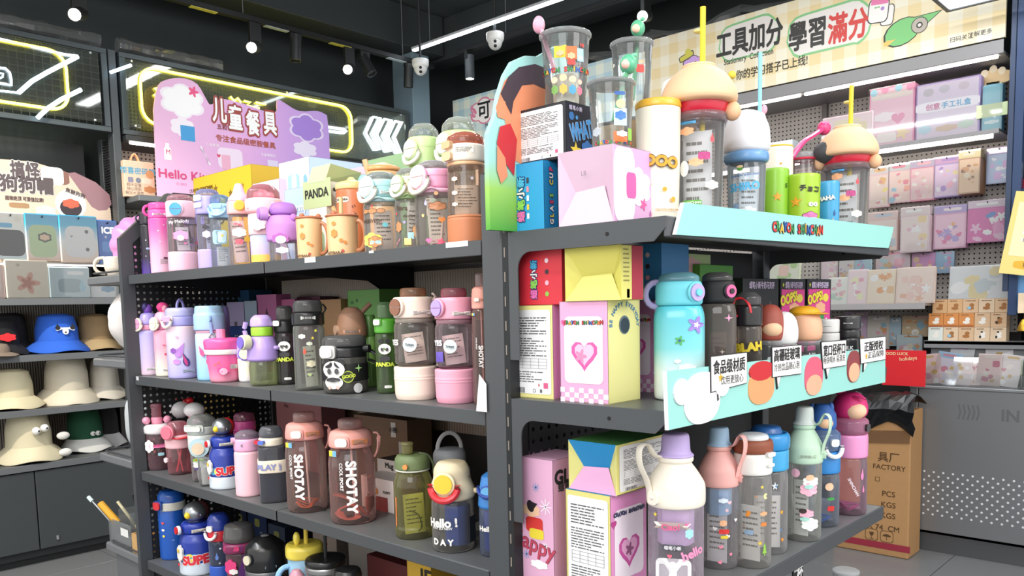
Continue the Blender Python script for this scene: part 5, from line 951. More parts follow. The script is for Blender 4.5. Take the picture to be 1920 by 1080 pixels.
flip('green flip-lid bottle raised behind the tall orange-lidded tumbler', (-1.566,1.5,0.051,1.54,0.35), '#bcd492', '#c9dca9', '#f3efe2', [('text', '#4a3526', 'cap', -20, .55, .5, .03, -.08)], lo='#b4d08c')
B('lidded_mug', 'mug', 'rust brown mug with a cream eared lid and sleeping animal print, behind the cream mugs', (-2.008,1.48,0.046,1.54,0.249), [('body', P('#c9744a'), [(.93, 0), (.97, .02), (1, .84)]), ('lid', P('#f0cf94'), [(1.02, .84), (1.04, .90), (.9, .93), (.3, .96), (.15, 1)])],
  [('deco', -20, [('rr', -.35, .72, .5, .17, '#f3ead8'), ('cloud', -.6, .45, .4, .5, '#e0893c'), ('dot', .0, .3, .26, .32, '#e9a23c'), ('heart', .45, .52, .14, .14, '#e9993c')]), ('text', '#4a3526', 'CAPYBARA', -42, .72, .2, .03, 0), ('text', '#4a3526', 'z z', 5, .64, .22, .02, .4)])
B('lidded_mug', 'mug', 'pale orange lidded cup with wooden spoon peeping behind the light blue flip-lid bottle', (-1.882,1.5,0.048,1.54,0.276), [('body', P('#e9b984'), [(.9, 0), (1, .9)]), ('lid', P('#e0a266'), [(1.0, .9), (1.06, .92), (1.0, .95), (.5, .98), (.2, 1)])], [('strap', 'spoon_stub', P('#e0b184'), [(.3, -.8, .85), (.3, -1.0, .98), (.3, -1.05, 1.02)], .16, 1)])
B('drinking_bottle', 'bottle', 'white lidded tumbler squeezed against the upright post behind the orange-lidded tumbler', (-1.445,1.46,0.016,1.54,0.269), [('body', P('#ece4da'), [(.9, 0), (1, .02), (1, .8)]), ('lid', P('#e9e2d8'), [(.95, .8), (1, .82), (1, .94), (.8, 1)])], [('latch', P('#c9d0d8'), -30, .86, .7, .4, .1)])
# cartons behind the top row
def plain_art(items=(), txt=()):
    def f(g, fm, sm, w, d, h, rs):
        if items: deco(g, [(k, x*w, y*h, a*h, b*h, c)+tuple(r) for k, x, y, a, b, c, *r in items], fm, .0008)
        for q in txt:
            s_, x, y, sz, c = q[:5]; rot = q[6] if len(q) > 6 else 0
            if len(q) > 5 and q[5] == 's': text(g, INK(c), s_, sm, sz*h, x*d, y*h, bold=.025, rot=rot, d=.002)
            else: text(g, INK(c), s_, fm, sz*h, x*w, y*h, bold=.025, rot=rot, d=.002)
    return f
YTOP = 1.62
x0, x1, h = -3.23,-2.777,0.402
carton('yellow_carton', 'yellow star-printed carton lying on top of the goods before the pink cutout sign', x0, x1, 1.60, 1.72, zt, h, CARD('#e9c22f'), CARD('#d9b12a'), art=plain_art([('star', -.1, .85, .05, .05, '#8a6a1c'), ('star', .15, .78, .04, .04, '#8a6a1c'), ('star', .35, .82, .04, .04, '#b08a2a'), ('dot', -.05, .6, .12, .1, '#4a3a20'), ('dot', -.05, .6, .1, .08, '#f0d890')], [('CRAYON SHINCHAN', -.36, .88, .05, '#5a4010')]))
x0, x1, h = -2.684,-2.512,0.313
carton('mug_carton', 'pale pink carton with a cup print standing left of the blue cup cartons', x0, x1, 1.55, 1.66, zt, h, CARD('#e6dde6'), CARD('#e7c3d6'), art=plain_art([('rr', -.1, .5, .2, .12, '#c9d0d6')], [('Mug', .0, .6, .12, '#d9a3c0', 's', 1.57)]))
x0, x1, h = -2.557,-2.371,0.371
carton('mug_carton', 'tall white and sky blue carton with a blue mug print, topmost behind the panda carton', x0, x1, 1.58, 1.80, zt, h, CARD('#e3eaf2'), CARD('#bcd0ec'), art=plain_art([('rr', -.02, .8, .095, .07, '#9cc3de'), ('rr', 0, .8, .04, .065, '#cfe0ea'), ('dot', .36, .8, .03, .05, '#7fb3d8')], [('Cinnamoroll', -.15, .78, .07, '#f4f8fc', 's', -1.5)]))
x0, x1, h = -2.402,-2.26,0.256
carton('mug_carton', 'smaller light blue carton with white lettering left of the panda carton', x0, x1, 1.50, 1.56, zt, h, CARD('#b4cbe8'), CARD('#cfdcec'), art=plain_art([('rr', 0, .3, .2, .08, '#d9e6f4')], [('mommy', -.0, .72, .14, '#eef4fa')]))
x0, x1, h = -2.174,-2.079,0.244
t = carton('panda_carton', 'open cream and green carton reading PANDA with its lid flap up', x0, x1, 1.44, 1.55, zt, h, CARD('#eeeadb'), CARD('#ded9cb'), art=plain_art([('sq', 0, .86, .30, .17, '#bccd9a'), ('rr', 0, .2, .12, .2, '#9fb98c'), ('rr', 0, .22, .07, .1, '#e3e9d6'), ('dot', 0, .55, .04, .04, '#8a9a7a')], [('PANDA', 0, .87, .15, '#2a2a2a')]))
w = x1-x0; G(CARD('#cfdcae')).prism([(-w, h), (0, h), (.03, h+.045), (-w+.03, h+.045)], mapxz(0, 0, 0), 0, .0015).obj('lid_flap', t, 0)
G(CARD('#b9c894')).add([(0, 0, h), (0, .11, h), (.03, .11, h+.03), (.03, 0, h+.045)], [(0, 1, 2, 3)]).obj('lid_flap', t, 0)
g = G(INK('#fff')); sm = mapyz(0, .055, 0); deco(g, [('dot', -.02, h*.85, .012, .012, '#fff'), ('dot', -.025, h*.9, .006, .006, '#333'), ('dot', .02, h*.86, .012, .012, '#fff'), ('dot', .015, h*.91, .006, .006, '#333'), ('sq', 0, h*.4, .035, h*.25, '#bfc7ac')], sm); lines(g, sm, -.03, .03, h*.62, 10, h*.045, h*.015, random.Random(3), '#7a8068', .001); g.obj('print', t, 0)
x0, x1, h = -2.167,-2.038,0.294
carton('star_carton', 'light blue carton with white stars and a pink top edge', x0, x1, 1.56, 1.70, zt, h, CARD('#a9d9e2'), CARD('#9fd0e0'), CARD('#f0b9cb'), art=plain_art([('spark', -.2, .8, .03, .03, '#f4fbfc'), ('spark', .2, .7, .03, .03, '#f4fbfc'), ('spark', .35, .85, .02, .02, '#f4fbfc'), ('spark', -.3, .6, .02, .02, '#f4fbfc'), ('sq', 0, .96, .5, .04, '#f0b9cb')]))
x0, x1, h = -2.159,-1.906,0.338
carton('green_carton', 'sage green carton with cream capital letters behind the flip-lid bottles', x0, x1, 1.66, 1.75, zt, h, CARD('#8fb286'), CARD('#7f9f77'), art=plain_art([], [('SITARAYURU', .05, .80, .095, '#f0e2b8')]))
# price tickets on the shelf lips
def ticket(label, u, z, col='#d9d9d6', w=.05, h=.016):
    t = G(CARD(col)); t.box(-w/2, w/2, -.0006, 0, -h/2, h/2); o = t.obj('price_ticket', None, 0, loc=(u, Y0-.0002, z)); o['label'] = label; o['category'] = 'price ticket'; o['group'] = 'price tickets on the shelf edges'
ticket('torn white sticker on the top shelf edge below the smaller cream mug', -1.862, 1.533, '#e6e6e2', .05, .014)
ticket('small torn white sticker at the left end of the second shelf edge', -2.995, 1.17, '#c9cacb', .02, .014)
ticket('crumpled clear sticker at the right end of the top shelf edge', -1.30, 1.536, '#c9ced0', .07, .012)
ticket('tiny white scrap on the top shelf edge below the light blue flip-lid bottle', -1.60, 1.538, '#e9e9e6', .018, .006)
# ---------------------------------------------------------------- second shelf
z2 = 1.177
def kids(label, at, body, lid, band, hi, charm, items, turn=0, ear=None):
    return B('thermos_flask', 'thermos flask', label, at, [('body', body, [(.93, 0), (.97, .02), (.97, .60), (.88, .63)]), ('collar', P(band), [(.9, .63), (.92, .64), (.92, .70)]), ('lid', P(lid), [(.86, .70), (.92, .71), (.92, .755), (.7, .85), (.45, .87)])],
      [('button', P(hi), -55, .715, .42, .22, P('#efe7d4'), 2), ('bail', P('#efe7d4'), -55, .71, .52, .1)]+charm+[('deco', -5, items), ('note', '#e3dfdc', 0, .09, .8, .2)], turn)
kids('lavender and lilac ombre thermos with a purple round knob on its lid', (-3.037,1.3,0.043,1.177,0.263), GR([(0, '#e3c9d9'), (.4, '#cdbfe6'), (1, '#b9b3ea')]), '#a99be0', '#e69ab8', '#e7a9d0', [('ball', 'knob', SF('#7d4fb8'), .1, 0, .92, .42, .42, .42), ('ball', 'knob_stripe', SF('#3c2f6e'), .2, -.18, .945, .32, .3, .38)], [('heart', .2, .3, .08, .08, '#d9cdf2')])
kids('pink and cream ombre thermos with a magenta round knob on its lid', (-2.921,1.31,0.042,1.177,0.266), GR([(0, '#ecebd6'), (.3, '#f0d3cf'), (.6, '#f3a9be'), (1, '#f3a9c2')]), '#f2aec6', '#ee86b0', '#f2ead2', [('ball', 'knob', SF('#e0448a'), .0, -.1, .93, .42, .5, .42), ('ball', 'knob_face', SF('#f0a3b8'), .3, .05, .91, .25, .25, .3)], [('heart', -.1, .42, .14, .1, '#e15f7e'), ('dot', 0, .30, .12, .1, '#d94f6f'), ('flower', .05, .36, .12, .1, '#f2c9a8')])
B('thermos_flask', 'thermos flask', 'tall pink to lavender thermos with loop handle and a purple winged print', (-2.761,1.295,0.053,1.177,0.27), [('body', GR([(0, '#b3aee6'), (.5, '#c9bfe0'), (1, '#e9ccd6')]), [(.92, 0), (.98, .03), (.98, .67)]), ('collar', P('#a9a3e2'), [(.98, .67), (.98, .79)]), ('lid', P('#b7b6e6'), [(.93, .79), (.95, .80), (.95, .87), (.82, .90)])],
  [('loop', P('#a9a5de'), 60, .89, .42, .55, .11), ('latch', P('#e3a3cc'), -55, .755, .62, .30, .16, P('#e9dccf')), ('bail', P('#ece3da'), -55, .74, .42, .1), ('deco', -18, [('drop', .15, .36, .35, .5, '#b780cf', -.5), ('cloud', -.3, .36, .22, .3, '#8a4fae'), ('drop', .45, .24, .3, .42, '#3f3a78', .3), ('drop', .42, .24, .14, .38, '#cf3f86', .3), ('cloud', -.1, .22, .25, .3, '#c58ad2'), ('heart', 0, .53, .1, .1, '#d9a9c4')]), ('note', '#a9b4cf', 18, .10, .8, .22)])
B('thermos_flask', 'thermos flask', 'light blue thermos with a lavender cup lid and a hanging clip ring', (-2.586,1.31,0.054,1.177,0.247), [('body', GR([(0, '#8fc4e6'), (.5, '#a9d0ea'), (1, '#c4d9ea')]), [(.85, 0), (.9, .03), (.9, .60), (.85, .64)]), ('collar', P('#e9a3b8'), [(.84, .64), (.86, .645), (.86, .67)]), ('cup_lid', GR([(0, '#9fbfe8'), (1, '#a6cdea')]), [(.92, .67), (.95, .69), (.94, .88), (.86, .90), (.84, .985), (.75, 1)])],
  [('strap', 'strap', SF('#8fb0e0'), [(.95, .0, .86), (1.08, .02, .80), (1.0, .05, .70), (.96, .06, .63)], .1, .5), ('ring', 'clip_ring', MET('#9a9ea3'), .0, .01, .01), ('deco', -15, [('drop', -.35, .40, .2, .34, '#e2578f', .4), ('drop', .1, .28, .26, .36, '#e2467f', .2)]), ('strap', 'clip_hook', MET('#9a9ea3'), [(.95, .1, .64), (1.02, -.08, .59), (1.0, .1, .54), (1.0, .26, .58), (.95, .14, .64)], .04, 1), ('note', '#d8d0b8', 10, .10, .55, .2)])
B('thermos_flask', 'thermos flask', 'lavender lidded thermos standing behind the light blue one', (-2.729,1.42,0.034,1.177,0.248), [('body', P('#b9a9e0'), [(.9, 0), (.95, .02), (.95, .6)]), ('cup_lid', P('#9d92d6'), [(.98, .6), (1, .62), (1, .9), (.88, .96), (.8, 1)])])
B('snack_cup', 'cup', 'squat pink cup with hot pink lid, white band and a stubby straw', (-2.483,1.3,0.06,1.177,0.17), [('cup', GR([(0, '#f09fb6'), (.5, '#e76aa0'), (1, '#e65a9c')]), [(.70, 0), (.78, .05), (.92, .55)]), ('band', P('#f3e7e2'), [(.95, .52), (1.0, .54), (1.0, .61), (.95, .63)]), ('lid', P('#ec5fa4'), [(.93, .61), (1.0, .63), (1.04, .78), (.96, .82), (.5, .84)])],
  [('straw', P('#f28fb5'), .15, -.1, .8, .15, -.1, 1.0, .24), ('strap', 'strap_end', P('#f3e7e2'), [(.5, .85, .57), (.4, 1.2, .57), (.3, 1.35, .56)], .1, .6), ('deco', -5, [('cloud', .0, .24, .34, .3, '#ef4f96'), ('dot', .02, .22, .2, .18, '#f6b3cc'), ('bone', -.3, .36, .16, .08, '#e8622e', .5)]), ('note', '#cfc2c6', 28, .30, .4, .22)])
B('sippy_bottle', 'bottle', 'lavender and lime sippy bottle with a side figure cap and clear green body', (-2.241,1.3,0.05,1.177,0.214), [('body', CL('#dbe9a8', .2, .7), [(.74, 0), (.82, .04), (.86, .28), (.8, .36)], {'flute': (14, .02)}), ('shell', P('#b59ae0'), [(.8, .34), (.98, .37), (.92, .54), (.7, .68), (.6, .70)]), ('lime_band', P('#9fd63c'), [(.62, .70), (.66, .71), (.66, .82), (.6, .83)]), ('lid', P('#c0a5e6'), [(.66, .83), (.7, .85), (.64, .95), (.4, 1)])],
  [('button', P('#7f68cf'), -60, .62, .36, .5, P('#e6e2c2')), ('ball', 'side_knob', P('#b59ae0'), .55, .75, .53, .16, .22, .14), ('strap', 'spout_tube', P('#b59ae0'), [(.2, -.8, .62), (.15, -1.0, .78), (.2, -.9, .9)], .14, 1)])
B('sippy_bottle', 'bottle', 'white and lilac sippy bottle half hidden at the left of the lavender and lime one', (-2.412,1.34,0.029,1.177,0.126), [('body', GR([(0, '#e9e4ee'), (.5, '#efeed6'), (1, '#f2f0ea')]), [(.85, 0), (.95, .05), (1, .6)]), ('lid', P('#b9a9e6'), [(1.0, .6), (1.05, .64), (1.0, .95), (.8, 1)])], [('button', P('#efe9cf'), -10, .72, .6, .2, P('#7a5fd0')), ('deco', 0, [('dot', .3, .25, .12, .12, '#d8574f')])])
def panda_b(label, at, col, clr, x=0):
    return B('panda_bottle', 'bottle', label, at, [clear_body(CL(clr, .14, .8), .66), ('lid', P(col), [(.98, .66), (1.02, .68), (1.02, .80), (.8, .82)]), ('spout_cover', CL(col, .55, .8), [(.75, .82), (.75, .96), (.55, 1)])],
      [('latch', P('#e6e6e3'), -45, .78, .62, .5, .2, P(col)), ('tag', 'badge', SF('#2a2a2c'), 'dot', -28, .575, .22, .2, .06), ('tag', 'badge', SF('#2a2a2c'), 'dot', 8, .575, .22, .2, .06), ('tag', 'badge', SF('#3a3a3c'), 'cloud', -10, .385, .5, .4, .07), ('tag', 'badge', SF('#f3f2ee'), 'dot', -10, .49, .54, .46, .08), ('deco', -10, [('dot', -.2, .485, .12, .16, '#4a4a4c', .4), ('dot', .22, .485, .12, .16, '#4a4a4c', -.4)], 1.1), ('text', '#d7e64f', 'PANDA', -10, .325, .48, .06, 0, 1.1, '#3d4a1a'), ('deco', 5, [('rr', -.05, .08, .32, .12, '#e9e9e6')])])
panda_b('dark clear bottle with a panda badge, black lid and white latch', (-2.209,1.36,0.033,1.177,0.24), '#1f2022', '#6a6a68')
B('drinking_bottle', 'bottle', 'tall clear bottle with a black lid and clear dome cap between the panda goods', (-1.99,1.3,0.045,1.177,0.254), [clear_body(CL('#e3e6dd', .12, .7), .72), ('lid', P('#1e1f21'), [(.96, .72), (1, .73), (1, .85), (.9, .86)]), ('dome_cap', CL('#55585c', .4, .9), [(.9, .86), (.9, .95), (.8, .99), (0, 1)])],
  [('note', '#dcdcd8', 0, .80, .9, .2), ('strap', 'side_hinge', P('#1e1f21'), [(.3, .9, .84), (.3, 1.08, .90), (.3, .9, .95)], .1, .6), ('deco', -8, [('cloud', -.3, .60, .25, .25, '#e9e9e2'), ('cloud', .15, .52, .2, .2, '#d3d8c6'), ('cloud', .2, .30, .3, .35, '#d9d2b4'), ('star', .35, .58, .12, .12, '#e9d24f'), ('drop', -.15, .44, .14, .2, '#d8573f'), ('heart', .1, .18, .14, .14, '#b9c98a'), ('dot', .55, .66, .08, .08, '#e6e05a')]), ('leaf', M('#cfc9a4', .7), 20, .04, .8, .45, .05)])
B('lidded_cup', 'cup', 'brown soft lidded cup with a curved spout, standing behind the black panda jug', (-1.924,1.4,0.044,1.177,0.242), [('body', CL('#d8d9d2', .15, .5), [(.8, 0), (.86, .03), (.86, .6)]), ('lid', SF('#a87f66'), [(.95, .60), (1.0, .62), (1.0, .72), (.8, .88), (.4, .95), (0, .96)])], [('strap', 'spout', SF('#8f6a54'), [(.0, .5, .85), (.1, .9, .93), (.1, 1.25, .99)], .2, .8), ('note', '#e6a988', 0, .67, 1.1, .22), ('button', P('#d9b49a'), -70, .69, .3, .15)])
B('panda_jug', 'jug', 'squat black jug with a panda badge, swing handle and clear smoky base', (-1.838,1.31,0.066,1.177,0.156), [('body', CL('#8f8a80', .3, .9), [(.82, 0), (.9, .04), (.9, .64)]), ('sleeve', SF('#191a1b'), [(.93, .22), (.95, .24), (.95, .50), (.93, .52)]), ('lid', P('#1b1c1e'), [(.86, .60), (.9, .62), (.9, .78), (.8, .80)]), ('dome_cap', CL('#2b2d30', .65, .9), [(.86, .80), (.9, .84), (.88, .94), (.7, 1)])],
  [('latch', P('#e6e6e4'), -42, .72, .5, .4, .16, P('#d0d0ce')), ('strap', 'swing_handle', SF('#1c1d1f'), [(.2, .9, .76), (.5, 1.25, .66), (.55, 1.5, .52), (.4, 1.5, .46), (.1, 1.2, .52), (0, .95, .56)], .12, .5), ('button', P('#1c1d1f'), 62, .76, .16, .14), ('tag', 'badge', SF('#2a2a2c'), 'dot', -40, .53, .2, .18, .08), ('tag', 'badge', SF('#2a2a2c'), 'dot', -12, .53, .2, .18, .08), ('tag', 'badge', SF('#f2f1ee'), 'dot', -26, .43, .44, .34, .10), ('tag', 'badge', SF('#f0efec'), 'dot', -26, .21, .36, .26, .10), ('deco', -26, [('dot', -.15, .4, .09, .12, '#4a4a4c'), ('dot', .17, .4, .09, .12, '#4a4a4c'), ('cloud', 0, .26, .34, .15, '#3c3c3e'), ('heart', -.15, .13, .1, .1, '#efb9b0'), ('heart', .2, .13, .1, .1, '#efb9b0')], 1.12), ('deco', 12, [('dot', -.1, .30, .24, .24, '#b9cf4f'), ('dot', -.1, .30, .2, .2, '#39402a'), ('spark', .35, .44, .18, .18, '#a9d68a'), ('drop', -.45, .43, .12, .12, '#ece9d8'), ('dot', .3, .1, .2, .2, '#cfd0d2')], .97), ('text', '#d7e64f', 'GOOD', 8, .31, .17, .05, .1, .985)])
panda_b('green clear bottle with a panda badge and bright green lid', (-1.719,1.36,0.03,1.177,0.242), '#5aa83a', '#9fcf6a')
B('drinking_bottle', 'bottle', 'green narrow bottle tucked between the black jug and the green panda bottle', (-1.907,1.45,0.018,1.177,0.208), [('body', P('#7fae5a'), [(.9, 0), (1, .03), (1, .7)]), ('lid', P('#5f8f45'), [(.95, .7), (.95, .95), (.8, 1)])])
def cupbase(label, at, col, btn, tint, cap, extra):
    return B('cup_base_bottle', 'bottle', label, at, [('body', CL(tint, .10, .5), [(.90, .32), (.94, .34), (.94, .66), (.86, .70)]), ('cup_base', SF(col), [(.90, 0), (.98, .05), (1, .18), (1.02, .19), (1, .2), (1.02, .215), (1, .225), (1.01, .29), (.98, .30)], {'rd': .06}), ('collar', CL(col, .6, .8), [(.86, .69), (.88, .70), (.88, .73)]), ('lid', P(col), [(.88, .73), (.94, .74), (.95, .90), (.9, .92)]), ('spout_cap', CL(cap, .4, .95), [(.62, .92), (.62, .98), (.55, 1)])],
      [('button', P(btn), -50, .83, .36, .14, P(col), 2), ('note', '#f0e3e0', 22, .78, .95, .2), ('tag', 'badge', P('#d3dadc'), 'dot', -14, .50, .33, .33, .02), ('text', '#3f5560', 'Tritan', -14, .50, .16, .03, 0, 1.02), ('leaf', M('#ecc9b9', .7), 10, .34, 1.0, .26, .12), ('strap', 'side_hinge', P(col), [(.3, .85, .88), (.3, 1.0, .92), (.3, .85, .95)], .09, .6)]+extra)
cupbase('clear bottle with cream lid, cream cup base and brown two-part button', (-1.544,1.31,0.053,1.177,0.273), '#f2e0d2', '#8a5a44', '#efe0d8', '#d9924f', [('text', '#f3f1ee', 'YES', -62, .52, .34, .05, 0)])
cupbase('clear bottle with pink lid, pink cup base and lavender two-part button', (-1.405,1.315,0.049,1.177,0.268), '#f2aac2', '#b39be3', '#f6d9e4', '#e66f8f', [('text', '#f6f4f8', 'YES', -52, .53, .34, .05, 0), ('deco', -48, [('sq', 0, .41, .24, .24, '#6a55b8')])])
def shotay(label, at, tint, lid, hue, fill, turn=0, zt_=.62, a=-20):
    ex = [('text', '#f4f0ee', 'SHOTAY', a, .37, .56, .05, -PI/2, .97), ('text', '#f0ecea', 'COOL SPORT', a-24, .47, .19, .03, -PI/2, .97), ('latch', P('#e9e2dc'), -22, .80, .42, .34, .12, P(lid)), ('note', '#e08a58', 22, .80, .7, .2), ('strap', 'side_loop', SF(lid), [(.2, .95, .86), (.25, 1.15, .84), (.2, 1.12, .70), (.1, .98, .62)], .1, .5), ('straw', P('#f2ddd8'), .1, .1, .05, 0, .0, .72, .05), ('deco', -55, [('sq', .05, .69, .16, .12, '#d8d34a'), ('sq', .22, .69, .1, .12, '#6fb0d8')])]
    return B('sport_bottle', 'bottle', label, at, [('body', CL(tint, .11, .55), [(.88, 0), (.96, .03), (.97, .60), (.9, .66), (.86, .70), (.84, .73)], {'rd': .2}), ('lid', SF(lid), [(.84, .73), (.92, .74), (.92, .80), (.84, .88), (.6, .90)]), ('spout_cover', CL(hue, .35, .9), [(.50, .90), (.52, .98), (.42, 1)])], ex+fill, turn)
shotay('rosy clear sport bottle with white vertical lettering cut off by the upright post', (-1.321,1.32,0.023,1.177,0.299), '#f3b9b0', '#efa99c', '#f3d5d0', [], 0, a=-5)
t = G(CARD('#efe9e6')); t.prism([(-.02, 0), (.012, 0), (.012, .06), (-.008, .08)], mapxz(0, 0, 0), 0, .001); o = t.obj('paper_tag', None, 0, loc=(-1.225,1.223, z2)); o['label'] = 'white paper tag leaning at the right end of the second shelf'; o['category'] = 'tag'
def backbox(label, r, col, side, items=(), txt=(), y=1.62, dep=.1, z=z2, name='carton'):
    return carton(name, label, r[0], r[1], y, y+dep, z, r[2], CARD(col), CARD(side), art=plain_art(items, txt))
bot = [('rr', 0, .42, .13, .16, '#6a6470'), ('rr', 0, .42, .11, .14, '#d9d3e4'), ('sq', 0, .63, .04, .08, '#6a6470')]
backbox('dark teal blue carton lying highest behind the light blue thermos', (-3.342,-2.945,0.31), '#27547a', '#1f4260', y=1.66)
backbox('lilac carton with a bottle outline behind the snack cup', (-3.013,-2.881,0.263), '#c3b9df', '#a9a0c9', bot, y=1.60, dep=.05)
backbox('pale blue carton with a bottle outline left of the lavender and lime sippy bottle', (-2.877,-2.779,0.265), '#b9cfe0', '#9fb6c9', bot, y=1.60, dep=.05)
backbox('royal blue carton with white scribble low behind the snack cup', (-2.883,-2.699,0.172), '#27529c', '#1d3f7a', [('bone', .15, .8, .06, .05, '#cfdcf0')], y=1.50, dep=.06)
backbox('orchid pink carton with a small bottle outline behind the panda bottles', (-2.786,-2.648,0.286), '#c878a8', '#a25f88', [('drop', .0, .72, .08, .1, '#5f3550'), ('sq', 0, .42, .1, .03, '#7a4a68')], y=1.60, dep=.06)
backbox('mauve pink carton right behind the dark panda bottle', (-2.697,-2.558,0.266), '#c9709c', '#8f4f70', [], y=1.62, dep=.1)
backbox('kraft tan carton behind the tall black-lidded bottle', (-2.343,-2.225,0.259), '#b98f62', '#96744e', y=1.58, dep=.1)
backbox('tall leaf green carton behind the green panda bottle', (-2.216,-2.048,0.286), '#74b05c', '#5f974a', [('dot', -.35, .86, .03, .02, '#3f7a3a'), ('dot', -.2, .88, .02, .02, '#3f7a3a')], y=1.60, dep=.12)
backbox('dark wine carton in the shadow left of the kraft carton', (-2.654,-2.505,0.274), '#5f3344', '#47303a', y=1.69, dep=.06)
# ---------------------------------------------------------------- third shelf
z3 = .824
B('kids_bottle', 'bottle', 'white-lidded pink bottle with round side ears and a bow-shaped wrap, leftmost on the third shelf', (-3.017,1.3,0.048,0.824,0.245), [('body', CL('#f3a9bc', .2, .8), [(.72, 0), (.8, .04), (.86, .56)]), ('lid', P('#f0eeee'), [(.9, .55), (1.0, .58), (1.0, .66), (.8, .70)]), ('neck', P('#f09ab4'), [(.42, .70), (.42, .80)]), ('straw_cover', CL('#ee8aa2', .5, .9), [(.36, .80), (.36, .96), (.42, .965), (.42, .985), (.3, 1)])],
  [('ball', 'side_ear', P('#f3a3bf'), .3, -.75, .76, .28, .3, .3), ('ball', 'side_ear', P('#f3a3bf'), .3, .75, .76, .28, .3, .3), ('tag', 'badge', SF('#f2efee'), 'cloud', -40, .38, .4, .8, .08), ('tag', 'bow_wrap', SF('#e87fb0'), 'bone', 5, .38, .62, .62, .08), ('deco', 8, [('rr', 0, .26, .22, .12, '#a9dce6'), ('dot', -.2, .4, .06, .06, '#e0457f')], 1.1)])
B('kids_bottle', 'bottle', 'coral pink clear bottle with a round dial latch and red strap', (-2.872,1.31,0.052,0.824,0.19), [('body', CL('#f2a2ac', .2, .85), [(.70, 0), (.78, .04), (.82, .52)]), ('shell', P('#f3bfc6'), [(.84, .50), (.88, .53), (.88, .74), (.8, .76)]), ('cap', CL('#ef8fa2', .5, .9), [(.75, .76), (.78, .9), (.5, 1)])],
  [('button', P('#ee6f86'), -40, .82, .42, .2, P('#f0899a')), ('strap', 'strap', P('#e2343f'), [(.7, -.5, .72), (1.0, 0, .70), (.8, .7, .72), (.5, 1.0, .74)], .12, .5), ('straw', P('#ee6a80'), .2, -.2, .05, .1, .2, .5, .07), ('straw', P('#f09aa8'), .3, .2, .05, -.1, -.1, .5, .05), ('tag', 'badge', SF('#f3d3d8'), 'cloud', -55, .3, .2, .3, .1)])
B('kids_bottle', 'bottle', 'bottle with a round white headlike cap and red bow rising behind the coral one', (-3.057,1.4,0.041,0.824,0.251), [('body', CL('#f2a2ac', .3, .85), [(.8, 0), (.85, .6)]), ('neck', CL('#ee7f92', .5, .9), [(.6, .6), (.6, .72)])], [('ball', 'cap', P('#f1f0f0'), 0, 0, .84, 1.15, 1.2, .95), ('bow', P('#d8232f'), .3, .6, .97, .55)])
B('kids_bottle', 'bottle', 'bottle with a smaller white rounded cap and pink shoulder behind the astronaut badge bottle', (-2.878,1.38,0.036,0.824,0.25), [('body', CL('#f3dfe2', .25, .7), [(.8, 0), (.85, .5)]), ('shoulder', P('#eec6d6'), [(.9, .5), (1.0, .54), (.95, .64), (.6, .78)]), ('collar_ring', P('#c9303f'), [(.62, .77), (.64, .78), (.64, .80)])], [('ball', 'cap', P('#f1f0f0'), 0, 0, .89, 1.0, 1.05, .8)])
B('kids_bottle', 'bottle', 'clear bottle with a grey shell, clear dome and a white and green astronaut badge', (-2.687,1.31,0.052,0.824,0.232), [('body', CL('#f1e6e6', .16, .5), [(.70, 0), (.76, .03), (.82, .52)], {'sq': 4}), ('shell', P('#dfe2dc'), [(.84, .46), (.9, .48), (.92, .68), (.86, .70)]), ('lid', P('#c9cec9'), [(.88, .70), (.95, .72), (.95, .82)]), ('clear_dome', CL('#cfd4d2', .35, .6), [(.93, .82), (.88, .92), (.5, .985), (0, 1)])],
  [('latch', P('#d3d8d2'), -35, .80, .95, .36, .2, P('#c3c8c2')), ('tag', 'badge', SF('#b9d3dc'), 'dot', -15, .52, .62, .62, .1), ('tag', 'badge', SF('#f0f0ee'), 'cloud', -12, .28, .45, .52, .12), ('deco', -14, [('dot', 0, .51, .36, .40, '#ead2b4'), ('rr', 0, .35, .3, .1, '#8cc63f'), ('dot', -.15, .35, .05, .05, '#d8473f'), ('rr', 0, .22, .25, .07, '#5a4a8a')], 1.16), ('leaf', M('#e9dedd', .6), 12, .03, .9, .34, .1)])
B('clear_box_cup', 'cup', 'small clear square cup low at the front edge beside the blue bottle', (-2.595,1.275,0.029,0.824,0.093), [('cup', CL('#dfe2e2', .16, .4), [(.8, 0), (.9, .06), (.95, 1)], {'sq': 4}), ('lining', M('#d9d5d0', .6), [(.6, .05), (.65, .7)], {'sq': 4})])
